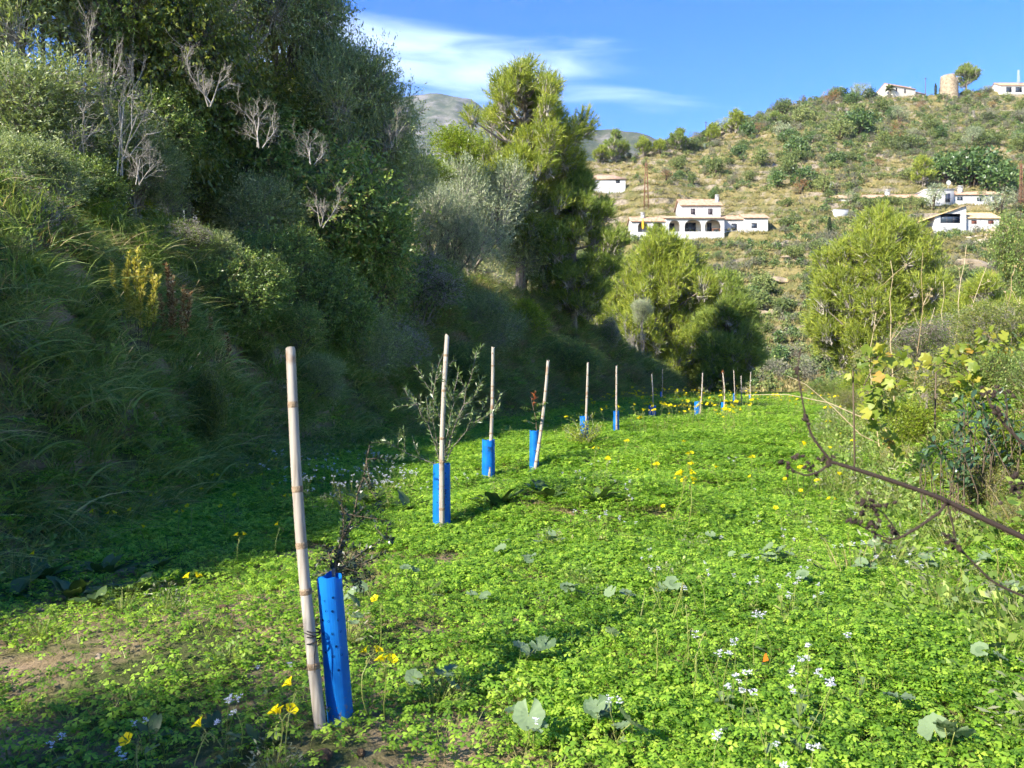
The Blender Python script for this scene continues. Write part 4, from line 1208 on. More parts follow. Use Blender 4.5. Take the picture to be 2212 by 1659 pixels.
def make_shelter(base, r, h, lean, seed, label, near=False):
    """a twin-wall tube, square-ish, open at the top, punched with small holes"""
    rng = np.random.default_rng(seed)
    t = thing('tree_shelter', label, 'tree shelter', tuple(base), (lean[1], lean[0], rng.uniform(-0.3, 0.3)), group='blue tree shelters along the planted row')
    S = 28; nz = 12
    g = Geo()
    a = np.arange(S) * 2 * math.pi / S
    flute = 1 + 0.02 * np.cos(a * 7)
    def ring(rad_, z, wv): return np.stack([rad_ * flute * np.cos(a), rad_ * flute * np.sin(a), np.full(S, z) + wv], 1)
    zs = np.linspace(-0.05, h, nz)
    rim = 0.006 * np.sin(a * 2 + seed) + 0.004 * np.sin(a * 5)
    rings = [ring(r * (1.02 - 0.05 * z / h), z, rim if z == zs[-1] else 0) for z in zs]
    rings += [ring((r - 0.005) * 0.97, h, rim), ring((r - 0.005) * 0.99, h * 0.5, 0), ring(r - 0.005, 0.02, 0)]
    V = np.concatenate(rings); n = len(rings)
    F = np.array([(i * S + k, i * S + (k + 1) % S, (i + 1) * S + (k + 1) % S, (i + 1) * S + k) for i in range(n - 1) for k in range(S)])
    g.put(V, F)
    add('tube', g.mesh('shelter_tube', [SHELTER], True), t)
    hl = Geo()
    if near:
        for z, spread in [(0.86, 2), (0.79, 2), (0.71, 3), (0.63, 3), (0.55, 2), (0.47, 3), (0.40, 2)]:
            for k in range(spread):
                an = -math.pi / 2 + (k - (spread - 1) / 2) * 0.62 + rng.normal(0, 0.08)
                rr = r * (1.02 - 0.05 * z) * 1.025
                c = np.array([rr * math.cos(an), rr * math.sin(an), z * h + rng.normal(0, 0.006)])
                o = np.array([math.cos(an), math.sin(an), 0]); s = np.array([-math.sin(an), math.cos(an), 0]); u = np.array([0, 0, 1.0])
                b = np.arange(8) * math.pi / 4
                ringv = c + 0.0042 * (np.cos(b)[:, None] * s + np.sin(b)[:, None] * u)
                hh = Geo(); hh.put(np.concatenate([ringv, [c - o * 0.003]]), [(q, (q + 1) % 8, 8) for q in range(8)])
                add('hole', hh.mesh('shelter_hole', [HOLE]), t)
    return t


def make_tie(base, r, label):
    g = Geo()
    for k, (dz, tl) in enumerate([(0.0, 0.15), (0.016, -0.12), (-0.022, 0.3)]):
        a = np.linspace(0, 2 * math.pi, 25)
        pts = np.stack([r * np.cos(a), r * np.sin(a), dz + tl * r * np.cos(a)], 1)
        g.tube(pts, 0.0026, 5, cap=False)
    g.tube([(r * 0.6, -r * 0.85, 0), (r * 0.7, -r * 1.05, -0.02), (r * 0.5, -r * 1.3, -0.06), (r * 0.55, -r * 1.2, -0.12)], [0.0025, 0.0024, 0.002, 0.0015], 4)
    g.tube([(r * 0.6, -r * 0.85, 0), (-r * 0.4, -r * 1.4, 0.012), (-r * 2.2, -r * 1.5, 0.03)], [0.0025, 0.0022, 0.0012], 4)
    t = thing('cord_tie', label, 'cord', tuple(base), group='black cords tying canes to shelters')
    add('loop', g.mesh('tie_loop', [TIE], True), t)
    return t


# cane foot, cane top, shelter middle/top/bottom, all as (x, y) of the picture; distance from where the foot meets the soil
ROW = [  # bx, by, tx, ty, shelter(x, ytop, ybot, width), cane thickness (m), note
    (693, 1622, 628, 757, (722, 1243, 1612, 54), 0.0205, 'nearest and thickest'),
    (955, 1156, 966, 726, (954, 1002, 1158, 38), 0.0215, 'second'),
    (1056, 1042, 1065, 750, (1055, 950, 1040, 28), 0.0245, 'third'),
    (1154, 1026, 1184, 779, (1154, 930, 1028, 20), 0.0235, 'fourth, leaning'),
    (1262, 966, 1270, 784, (1262, 899, 968, 20), 0.0240, 'fifth'),
    (1332, 941, 1332, 790, (1331, 888, 943, 13), 0.0230, 'sixth'),
    (1411, 911, 1408, 808, (1409, 876, 913, 16), 0.0220, 'seventh'),
    (1511, 906, 1518, 806, (1506, 868, 906, 13), 0.0220, ''),
    (1563, 894, 1561, 805, (1561, 869, 894, 8), 0.022, ''),
    (1430, 866, 1431, 797, (1428, 846, 867, 6), 0.022, ''),
    (1588, 876, 1585, 800, (1586, 850, 876, 7), 0.022, ''),
    (1602, 880, 1601, 812, (1598, 867, 881, 9), 0.022, ''),
    (1622, 869, 1622, 803, (1620, 853, 870, 8), 0.022, '')]
CANE_LABELS = [
    'thick pale bamboo cane standing nearest, left of its blue tube', 'pale bamboo cane in front of the large olive sapling', 'bent grey bamboo cane behind the olive sapling',
    'bamboo cane leaning over the carob sapling', 'bamboo cane with a split top above the yellow-green bushy sapling', 'straight grey bamboo cane just past the yellow-green sapling',
    'bamboo cane before the first big patch of yellow flowers', 'pale cane slanting beside its blue tube in the yellow flowers', 'thin cane beside the carob sapling at the far end',
    'faint grey cane standing in the shade at the foot of the bank', 'far cane left of the pair at the field end', 'short far cane in the middle of the last three', 'farthest cane right of all, at the end of the field']
TUBE_LABELS = [
    'large dark blue tree shelter nearest the camera with punched holes', 'bright blue shelter holding the large olive sapling', 'dark blue shelter half hidden in shade behind the olive sapling',
    'pale blue shelter holding the carob sapling', 'blue shelter wrapped in the yellow-green bushy sapling', 'narrow blue shelter just past the yellow-green sapling',
    'blue shelter before the first big patch of yellow flowers', 'blue shelter left of its slanting pale cane', 'small blue shelter below the far carob sapling',
    'shaded blue shelter at the foot of the bank', 'tiny far shelter left of the last pair', 'tiny low shelter in the middle of the last three', 'tiny blue shelter farthest right in the row']
SAPLING_AT = []
for k, (bx, by, tx, ty, (sx, s0, s1, sw), cr, note) in enumerate(ROW):
    f = on_field(bx, by)
    d = f.y
    if k == 0: d = 2.66
    f = Vector(((bx - 1106) / FPX * d, d, gz((bx - 1106) / FPX * d, d)))
    top = ray(tx, ty, d + (0.06 if k in (0, 3) else 0.0))
    r = cr
    make_cane(f, top, r, 100 + k, CANE_LABELS[k], joints=[0.16, 0.35, 0.47, 0.62, 0.85] if k == 0 else ([0.13, 0.36, 0.48, 0.72, 0.9] if k == 1 else None))
    side = 1 if sx > bx else -1
    ds = d + (0.075 if k in (0,) else 0.07)
    w = max(sw / FPX * ds, 0.085) if k < 8 else 0.10
    xs = (sx - 1106) / FPX * ds
    zb = gz(xs, ds)
    hgt = (s1 - s0) / FPX * ds * 1.02
    if k == 0:      # its foot sits right of the cane and it leans the same way
        xs = (736 - 1106) / FPX * ds
        lean = (-0.078, 0.0)
    else: lean = (0.0, 0.0)
    hgt = ray(sx, s0, ds).z - zb
    make_shelter((xs, ds, zb), w / 2, hgt, lean, 200 + k, TUBE_LABELS[k], near=k < 2)
    SAPLING_AT.append((xs, ds, zb, hgt))
    if k < 4:
        s = [0.245, 0.22, 0.25, 0.2][k]
        p = f.lerp(top, s)
        make_tie(tuple(p), r * 1.12, ['black cord wound twice round the nearest cane', 'black cord knotted round the cane of the olive sapling', 'black cord round the bent grey cane', 'dark cord low on the leaning cane'][k])

# ---- saplings
SAP_OLIVE = leaf_mat('sapling_olive_leaf', [(0.0, (0.06, 0.10, 0.03)), (0.6, (0.13, 0.19, 0.055)), (1.0, (0.22, 0.27, 0.10))], trans=0.25, rough=0.35, spec=0.6)
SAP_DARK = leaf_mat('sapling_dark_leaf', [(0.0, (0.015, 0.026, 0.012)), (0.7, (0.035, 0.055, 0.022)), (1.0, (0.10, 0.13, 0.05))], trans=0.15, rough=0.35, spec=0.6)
SAP_CAROB = leaf_mat('sapling_carob_leaf', [(0.0, (0.09, 0.16, 0.03)), (1.0, (0.20, 0.27, 0.06))], trans=0.35, rough=0.35, spec=0.5)
SAP_RED = leaf_mat('sapling_red_shoot', [(0.0, (0.25, 0.06, 0.02)), (1.0, (0.42, 0.15, 0.05))], trans=0.3, rough=0.5)
SAP_LIME = leaf_mat('sapling_lime_leaf', [(0.0, (0.17, 0.24, 0.03)), (1.0, (0.34, 0.38, 0.06))], trans=0.4, rough=0.5)


def stem_path(a, b, rng, n=7, bow=0.05):
    a = np.array(a, float); b = np.array(b, float); t = np.linspace(0, 1, n)[:, None]
    ln = np.linalg.norm(b - a)
    off = rng.normal(0, bow, 3) * ln
    jit = rng.normal(0, 0.008, (n, 3)) * ln; jit[0] = 0
    return a + (b - a) * t + off * np.sin(math.pi * t) + jit


def dressed(g, rng, pts, every, L, W, m, wood_m, r, pair=True, ang=0.8):
    g.tube(pts, np.linspace(r, r * 0.35, len(pts)), 5, wood_m, 0.5)
    seg = np.linalg.norm(np.diff(pts, axis=0), axis=1); cum = np.concatenate([[0], np.cumsum(seg)])
    s = np.arange(every * 1.5, cum[-1] + 1e-6, every)
    P = np.stack([np.interp(s, cum, pts[:, i]) for i in range(3)], 1)
    T = norm(np.stack([np.interp(s + 0.01, cum, pts[:, i]) - np.interp(s - 0.01, cum, pts[:, i]) for i in range(3)], 1))
    for q in ((1, -1) if pair else (1,)):
        side = norm(np.cross(T, rng.normal(size=T.shape)))
        d = norm(T * (1 - 0.35 * ang) + side * q * ang)
        leaves(g, P, d, L * (0.7 + 0.6 * rng.random(len(P))), W, rng, m, 0.12)


rng = np.random.default_rng(77)
# large olive sapling in the second shelter
x, y, z, h = SAPLING_AT[1]
o = np.array((x, y, z + h * 0.55))
t = thing('olive_sapling', 'large airy olive sapling growing out of the bright blue shelter', 'sapling', (x, y, z))
def rel(px, py, d): return np.array(ray(px, py, d)) - np.array((x, y, z))
o = np.array((0, 0, h * 0.5))
mains = [((955, 760), -0.02), ((870, 835), -0.1), ((1028, 760), 0.12), ((825, 945), -0.2), ((1078, 880), 0.1), ((1040, 830), 0.25), ((905, 800), 0.3), ((990, 800), -0.2)]
fork = np.array((0, 0, h * 0.96))
w_ = Geo(); w_.tube(np.stack([(0, 0, 0.0), o * [1, 1, 1], fork]), [0.011, 0.009, 0.008], 6)
add('stem', w_.mesh('sapling_stem', [BARK], True), t)
for (px, py), dy in mains:
    g = Geo()
    end = rel(px, py, y + dy)
    pts = stem_path(fork + rng.normal(0, 0.01, 3), end, rng, 9, 0.05)
    dressed(g, rng, pts, 0.024, 0.05, 0.012, 0, 1, 0.0052)
    for q in range(5):
        i = rng.integers(3, 8)
        e = pts[i] + norm(norm(pts[i] - pts[i - 1]) * 0.8 + rng.normal(0, 0.5, 3) + np.array([0, 0, 0.35])) * rng.uniform(0.12, 0.26)
        dressed(g, rng, stem_path(pts[i], e, rng, 5, 0.05), 0.022, 0.045, 0.011, 0, 1, 0.0026)
    add('branch', g.mesh('sapling_branch', [SAP_OLIVE, BARK]), t)

# dark spiny sapling behind the first shelter
x, y, z, h = SAPLING_AT[0]
x2, y2 = x + 0.02, y + 0.02
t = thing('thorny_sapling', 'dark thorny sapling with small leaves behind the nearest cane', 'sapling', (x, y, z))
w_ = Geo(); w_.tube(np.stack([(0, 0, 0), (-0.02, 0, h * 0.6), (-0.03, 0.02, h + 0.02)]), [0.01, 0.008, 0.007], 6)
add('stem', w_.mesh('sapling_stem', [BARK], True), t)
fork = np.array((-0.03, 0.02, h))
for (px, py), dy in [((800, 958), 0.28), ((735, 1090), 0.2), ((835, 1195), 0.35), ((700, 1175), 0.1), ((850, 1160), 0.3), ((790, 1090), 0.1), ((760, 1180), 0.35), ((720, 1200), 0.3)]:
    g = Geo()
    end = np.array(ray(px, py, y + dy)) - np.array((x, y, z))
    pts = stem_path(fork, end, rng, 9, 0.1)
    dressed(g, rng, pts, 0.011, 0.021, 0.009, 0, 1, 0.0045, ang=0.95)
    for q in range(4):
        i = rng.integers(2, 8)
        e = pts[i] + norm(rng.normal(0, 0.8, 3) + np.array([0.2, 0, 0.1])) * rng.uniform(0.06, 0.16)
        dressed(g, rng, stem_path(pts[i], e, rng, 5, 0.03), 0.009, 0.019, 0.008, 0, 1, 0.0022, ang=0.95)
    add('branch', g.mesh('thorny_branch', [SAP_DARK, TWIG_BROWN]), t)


def carob_sapling(k, label, htop, n=5, red=True):
    x, y, z, h = SAPLING_AT[k]
    t = thing('carob_sapling', label, 'sapling', (x, y, z), group='carob saplings in shelters')
    w_ = Geo(); pts = stem_path((0, 0, 0), (rng.normal(0, 0.02), 0.0, htop), rng, 7, 0.02)
    w_.tube(pts, np.linspace(0.009, 0.004, 7), 5)
    add('stem', w_.mesh('sapling_stem', [TWIG_BROWN], True), t)
    for q in range(n):
        zz = h + 0.03 + (htop - h) * 0.75 * q / n
        a = q * 2.4; b = np.array((0, 0, zz)); e = b + np.array((math.cos(a) * 0.19, math.sin(a) * 0.19, 0.04))
        g = Geo(); p = stem_path(b, e, rng, 5, 0.05)
        g.tube(p, 0.003, 4, 1)
        for s in (0.35, 0.55, 0.75, 0.95):
            c = b + (e - b) * s
            for sd in (1, -1):
                sidev = np.array((-math.sin(a), math.cos(a), 0.15)) * sd
                leaves(g, c[None], sidev[None], 0.06, 0.055, rng, 0, 0.1)
        add('leaf', g.mesh('carob_leaf', [SAP_CAROB, TWIG_BROWN]), t)
    if red:
        g = Geo(); b = np.repeat(np.array([[0, 0, htop]]), 16, 0) - np.array([0, 0, 1.0]) * rng.random((16, 1)) * 0.12
        leaves(g, b, rng.normal(0, 0.5, (16, 3)) + np.array([0, 0, 0.8]), 0.07, 0.02, rng, 0)
        add('red_tip', g.mesh('red_shoot', [SAP_RED]), t)


carob_sapling(3, 'carob sapling with round leaves and a red tip beside the leaning cane', 1.06, 6)
carob_sapling(8, 'carob sapling with pale leaves and a red tip far down the row', 1.35, 7)
# yellow-green bushy sapling round the fifth shelter
x, y, z, h = SAPLING_AT[4]
t = thing('bushy_sapling', 'yellow-green bushy sapling spreading round a blue shelter', 'sapling', (x, y, z))
w_ = Geo(); g = Geo()
for q in range(46):
    a = rng.random() * 6.28; el = rng.uniform(0.15, 1.2)
    e = np.array((math.cos(a) * math.cos(el) * 0.42, -abs(math.sin(a)) * math.cos(el) * 0.4 + 0.02, 0.08 + 0.60 * math.sin(el) * rng.uniform(0.6, 1.0)))
    p = stem_path((0, -0.08, 0.02), e, rng, 6, 0.06)
    w_.tube(p, np.linspace(0.004, 0.0018, 6), 4)
    d_ = np.repeat(p[2:], 6, 0) + rng.normal(0, 0.028, (24, 3))
    leaves(g, d_, rng.normal(size=(24, 3)) + np.array([0, 0, 0.6]), 0.036, 0.026, rng, 0)
add('stem', w_.mesh('bushy_stems', [TWIG_GREY], True), t); add('crown', g.mesh('bushy_leaves', [SAP_LIME]), t)
# ------------------------------------------------------------------ buildings on the hillside
WHITEWASH = plain_mat('whitewash', [(0.0, (0.42, 0.415, 0.40)), (1.0, (0.50, 0.495, 0.48))], 0.8, 0.85, 0.15, 0.15)
CREAM = plain_mat('cream_render', [(0.0, (0.58, 0.53, 0.44)), (1.0, (0.70, 0.65, 0.56))], 0.8, 0.85, 0.15, 0.15)
TILE = plain_mat('terracotta_tile', [(0.0, (0.28, 0.16, 0.10)), (0.5, (0.42, 0.27, 0.18)), (1.0, (0.52, 0.38, 0.28))], 2.2, 0.85, 0.15, 0.3)
TILE_PALE = plain_mat('pale_ochre_tile', [(0.0, (0.46, 0.29, 0.14)), (0.5, (0.62, 0.43, 0.22)), (1.0, (0.70, 0.53, 0.31))], 2.2, 0.85, 0.15, 0.3)
GLASS = plain_mat('dark_window_glass', [(0.0, (0.02, 0.03, 0.04)), (1.0, (0.05, 0.07, 0.10))], 0.7, 0.12, 0.6)
SHUTTER = plain_mat('dark_shutter', [(0.0, (0.055, 0.05, 0.06)), (1.0, (0.10, 0.085, 0.095))], 3, 0.7, 0.2)
SHUTTER_RED = plain_mat('brown_shutter', [(0.0, (0.13, 0.05, 0.035)), (1.0, (0.2, 0.08, 0.055))], 3, 0.7, 0.2)
RUST = plain_mat('rusty_steel', [(0.0, (0.10, 0.045, 0.025)), (1.0, (0.24, 0.12, 0.07))], 6, 0.85, 0.2, 0.2)
STEEL = plain_mat('galvanised_steel', [(0.0, (0.30, 0.31, 0.33)), (1.0, (0.48, 0.49, 0.5))], 6, 0.5, 0.4)
STONE = plain_mat('rubble_stone', [(0.0, (0.16, 0.12, 0.075)), (0.5, (0.29, 0.23, 0.155)), (1.0, (0.39, 0.325, 0.23))], 1.3, 0.95, 0.1, 1.0, bump_scale=3.5)
YELLOW = plain_mat('yellow_canvas', [(0.0, (0.70, 0.36, 0.02)), (1.0, (0.80, 0.48, 0.05))], 4, 0.8, 0.1)
WOODF = plain_mat('terrace_wood', [(0.0, (0.25, 0.11, 0.05)), (1.0, (0.40, 0.20, 0.10))], 5, 0.7, 0.2)


def wall_panel(parent, x0, x1, z0, z1, y, openings, th, mat, name='wall'):
    """front wall at depth y with real openings: (xa, xb, za, zb, arch rise); sides of each opening go back th"""
    g = Geo()
    def top(o, x):
        xa, xb, za, zb, ar = o
        if ar <= 0: return zb
        c = (xa + xb) / 2; h = (xb - xa) / 2
        return zb - ar + ar * math.sqrt(max(0.0, 1 - ((x - c) / h) ** 2))
    xs = {x0, x1}
    for o in openings:
        n = 14 if o[4] > 0 else 1
        xs |= set(np.linspace(o[0], o[1], n + 1))
    xs = sorted(xs)
    def quad(a, b, c, d): g.put([a, b, c, d], [(0, 1, 2, 3)])
    for xa, xb in zip(xs[:-1], xs[1:]):
        o = next((o for o in openings if o[0] - 1e-6 <= xa and xb <= o[1] + 1e-6), None)
        if o is None:
            quad((xa, y, z0), (xb, y, z0), (xb, y, z1), (xa, y, z1)); continue
        if o[2] > z0 + 1e-3:
            quad((xa, y, z0), (xb, y, z0), (xb, y, o[2]), (xa, y, o[2]))
            quad((xa, y, o[2]), (xb, y, o[2]), (xb, y + th, o[2]), (xa, y + th, o[2]))
        ta, tb = top(o, xa), top(o, xb)
        quad((xa, y, ta), (xb, y, tb), (xb, y, z1), (xa, y, z1))
        quad((xa, y, ta), (xa, y + th, ta), (xb, y + th, tb), (xb, y, tb))
    for o in openings:
        for xv in (o[0], o[1]):
            quad((xv, y, o[2]), (xv, y + th, o[2]), (xv, y + th, top(o, xv)), (xv, y, top(o, xv)))
    return add(name, g.mesh('front_wall', [mat]), parent)


def box_part(parent, name, mat, *b):
    g = Geo(); g.box(*b)
    return add(name, g.mesh(name, [mat]), parent)


def window_part(parent, xa, xb, za, zb, y, glass=GLASS, frame=SHUTTER, leaves_=2, name='window'):
    w = box_part(parent, name, frame, xa, xb, y + 0.05, y + 0.10, za, za + 0.08)
    g = Geo()
    g.box(xa, xa + 0.08, y + 0.05, y + 0.1, za + 0.08, zb); g.box(xb - 0.08, xb, y + 0.05, y + 0.1, za + 0.08, zb)
    g.box(xa + 0.08, xb - 0.08, y + 0.05, y + 0.1, zb - 0.08, zb)
    for k in range(1, leaves_):
        c = xa + (xb - xa) * k / leaves_; g.box(c - 0.04, c + 0.04, y + 0.052, y + 0.098, za + 0.08, zb - 0.08)
    add('frame', g.mesh('window_frame', [frame]), w)
    p = Geo(); p.box(xa, xb, y + 0.12, y + 0.14, za, zb)
    add('pane', p.mesh('window_pane', [glass]), w)
    return w


def tile_roof(parent, x0, x1, y0, z0, y1, z1, mat, pitch=0.26, name='roof', thick=0.14):
    """corrugated clay roof slope from the eave (y0, z0) up to (y1, z1)"""
    g = Geo()
    n = max(2, int((x1 - x0) / pitch)) * 4
    xs = np.linspace(x0, x1, n + 1)
    wv = 0.055 * np.abs(np.cos((xs - x0) / pitch * math.pi))
    A = np.stack([xs, np.full(n + 1, y0), z0 + wv], 1); Bv = np.stack([xs, np.full(n + 1, y1), z1 + wv], 1)
    A2 = np.stack([xs, np.full(n + 1, y0), np.full(n + 1, z0 - thick)], 1); B2 = np.stack([xs, np.full(n + 1, y1), np.full(n + 1, z1 - thick)], 1)
    V = np.concatenate([A, Bv, A2, B2]); m = n + 1
    i = np.arange(n)
    F = np.concatenate([np.stack([i, i + 1, m + i + 1, m + i], 1), np.stack([i, 2 * m + i, 2 * m + i + 1, i + 1], 1), np.stack([2 * m + i, 3 * m + i, 3 * m + i + 1, 2 * m + i + 1], 1)])
    g.put(V, F)
    g.put([A[0], Bv[0], B2[0], A2[0]], [(0, 1, 2, 3)]); g.put([A[-1], A2[-1], B2[-1], Bv[-1]], [(0, 1, 2, 3)])
    return add(name, g.mesh('tile_roof', [mat]), parent)


def gable_roof(parent, x0, x1, y0, y1, z, rise, mat, over=0.3, hip=False):
    yc = (y0 + y1) / 2
    dz = rise * over / ((y1 - y0) / 2)
    r = tile_roof(parent, x0 - over, x1 + over, y0 - over, z - dz, yc, z + rise, mat)
    tile_roof(parent, x0 - over, x1 + over, y1 + over, z - dz, yc, z + rise, mat)
    g = Geo()
    xs = np.linspace(x0 - over, x1 + over, 2)
    g.tube([(x0 - over, yc, z + rise + 0.03), (x1 + over, yc, z + rise + 0.03)], 0.11, 8)
    add('ridge_cap', g.mesh('ridge_cap', [mat], True), r)
    return r


def gable_ends(parent, x0, x1, y0, y1, z, rise, mat):
    g = Geo(); yc = (y0 + y1) / 2
    for x in (x0, x1):
        g.put([(x, y0, z), (x, y1, z), (x, yc, z + rise - 0.1)], [(0, 1, 2)])
    add('gable', g.mesh('gable', [mat]), parent)


def shell(parent, x0, x1, y0, y1, z0, z1, mat, name='wall'):
    """left, right and back walls"""
    g = Geo()
    g.box(x0, x0 + 0.25, y0 + 0.002, y1, z0, z1); g.box(x1 - 0.25, x1, y0 + 0.002, y1, z0, z1); g.box(x0 + 0.25, x1 - 0.25, y1 - 0.25, y1 - 0.002, z0, z1)
    return add(name, g.mesh('side_wall', [mat]), parent)


def chimney(parent, x, y, z0, z1, mat, s=0.32):
    c = box_part(parent, 'chimney', mat, x - s, x + s, y - s, y + s, z0, z1)
    g = Geo(); g.box(x - s * 1.35, x + s * 1.35, y - s * 1.35, y + s * 1.35, z1 + 0.002, z1 + 0.12)
    g.box(x - s * 0.8, x + s * 0.8, y - s * 0.8, y + s * 0.8, z1 + 0.122, z1 + 0.38); g.box(x - s * 1.25, x + s * 1.25, y - s * 1.25, y + s * 1.25, z1 + 0.382, z1 + 0.48)
    add('cap', g.mesh('chimney_cap', [mat]), c)


def seat_of(px, py, sink=0.0, dmin=66):
    p = on_hill(px, py, dmin)
    return p


# ---- the two-storey house with arches.  u = metres per picture unit there
p = seat_of(1515, 506)
HD_ = p.y; u = HD_ / FPX
H = thing('house', 'white two-storey house with tiled roofs and arched porch above the bushy pine', 'house', ((1360 - 1106) / FPX * HD_, HD_ - 3.0, EYE + (820 - 503) / FPX * HD_ - 0.1))
def X(px): return (px - 1360) * u
def Z(py): return (503 - py) * u
base = -3.5
# left annex
a0, a1 = X(1361), X(1433); zt = Z(481)
wall_panel(H, a0, a1, base, zt, 0.6, [(X(1374), X(1396), -0.2, Z(484.5), 0.8), (X(1406), X(1428), -0.2, Z(484.5), 0.8)], 0.3, WHITEWASH)
shell(H, a0, a1, 0.6, 6.0, base, zt, WHITEWASH); box_part(H, 'porch_back', CREAM, a0 + 0.25, a1 - 0.25, 2.6, 2.8, base, zt - 0.01)
gable_roof(H, a0, a1 - 0.3, 0.6, 6.0, zt, 1.25, TILE); gable_ends(H, a0 + 0.01, a1 - 0.32, 0.6, 6.0, zt, 1.25, WHITEWASH)
chimney(H, X(1388), 3.0, zt + 0.6, Z(463), WHITEWASH)
# main ground floor with porch
m0, m1 = X(1433), X(1556); zm = Z(477)
arches = [(X(1439), X(1462), -0.2, Z(481), 1.0), (X(1472), X(1508), -0.2, Z(480), 1.2), (X(1515), X(1549), -0.2, Z(480), 1.2)]
wall_panel(H, m0, m1, base, zm, 0.0, arches, 0.4, WHITEWASH)
shell(H, m0, m1, 0.0, 9.0, base, zm, WHITEWASH)
bw = [(X(1478), X(1502), -0.1, 2.15, 0), (X(1526), X(1536), -0.1, 2.15, 0), (X(1442), X(1456), 0.6, 2.0, 0)]
wall_panel(H, m0 + 0.26, m1 - 0.26, base, zm, 2.5, bw, 0.2, CREAM, name='porch_back')
for o in bw: window_part(H, o[0], o[1], o[2], o[3], 2.5, leaves_=3 if o[1] - o[0] > 1.5 else 2)
u0, u1 = X(1472), X(1556.5); zu = Z(440.5)
lean0 = tile_roof(H, m0 - 0.25, m1 + 0.2, -0.4, zm + 0.02, 2.995, zm + 0.85, TILE)
tile_roof(H, m0 - 0.25, u0 - 0.02, 3.0, zm + 0.85, 5.6, zm + 1.6, TILE)
box_part(H, 'porch_floor', CREAM, m0 + 0.3, m1 - 0.3, 0.45, 2.45, -0.4, -0.25)
# upper storey
ups = [(X(1492), X(1502), Z(462.5), Z(449.5), 0), (X(1529.5), X(1539.5), Z(462.5), Z(449.5), 0)]
wall_panel(H, u0, u1, zm + 0.2, zu, 3.0, ups, 0.25, WHITEWASH)
shell(H, u0, u1, 3.0, 8.8, zm - 0.2, zu, WHITEWASH)
for o in ups:
    w_ = window_part(H, o[0], o[1], o[2], o[3], 3.0, glass=SHUTTER)
    box_part(w_, 'sill', WHITEWASH, o[0] - 0.1, o[1] + 0.1, 2.92, 3.2, o[2] - 0.08, o[2] + 0.004)
gable_roof(H, u0, u1, 3.0, 8.8, zu, 1.65, TILE, 0.35); gable_ends(H, u0 + 0.01, u1 - 0.01, 3.0, 8.8, zu, 1.65, WHITEWASH)
chimney(H, X(1553), 4.6, zu, Z(421), WHITEWASH)
tile_roof(H, m0 - 0.25, u0 - 0.02, 9.2, zm + 0.3, 5.61, zm + 1.6, TILE)
# right wings
w0, w1 = X(1557), X(1601); zw = Z(474.5)
op = [(X(1576), X(1588), Z(500), Z(485), 0)]
wall_panel(H, w0, w1, base, zw, 1.6, op, 0.25, WHITEWASH); shell(H, w0, w1, 1.6, 7.2, base, zw, WHITEWASH)
window_part(H, *op[0][:4], 1.6, name='door')
gable_roof(H, w0 + 0.35, w1 - 0.2, 1.6, 7.2, zw, 1.15, TILE)
v0, v1 = X(1601.5), X(1652); zv = Z(472.5)
op = [(X(1617), X(1629), Z(496), Z(485), 0)]
wall_panel(H, v0, v1, base, zv, 1.0, op, 0.25, WHITEWASH); shell(H, v0, v1, 1.0, 6.6, base, zv, WHITEWASH)
window_part(H, *op[0][:4], 1.0)
gable_roof(H, v0 + 0.1, v1, 1.0, 6.6, zv, 1.15, TILE); gable_ends(H, v0 + 0.02, v1 - 0.02, 1.0, 6.6, zv, 1.15, WHITEWASH)
# garden things on its terrace
hx, hy, hz_ = H.location
G_ = Geo(); G_.tube([(0, 0, -1.0), (0, 0, 2.35)], 0.03, 6)
t = thing('parasol', 'closed yellow parasol beside the arched porch of the two-storey house', 'parasol', (hx + X(1382), hy - 0.9, hz_ - 0.1))
add('pole', G_.mesh('parasol_pole', [STEEL], True), t)
G_ = Geo(); G_.tube([(0, 0, 0.25), (0.02, 0, 0.7), (0, 0, 1.5), (0, 0, 2.2), (0, 0, 2.4)], [0.2, 0.27, 0.22, 0.09, 0.02], 10)
add('canopy', G_.mesh('folded_canopy', [YELLOW], True), t)
t = thing('garden_table', 'small wooden table on the porch of the two-storey house', 'table', (hx + X(1541), hy + 0.9, hz_ - 0.24))
box_part(t, 'table_top', WOODF, -0.8, 0.8, -0.4, 0.4, 0.70, 0.76)
for sx_ in (-0.7, 0.7):
    for sy_ in (-0.3, 0.3): box_part(t, 'leg', WOODF, sx_ - 0.04, sx_ + 0.04, sy_ - 0.04, sy_ + 0.04, 0, 0.698)

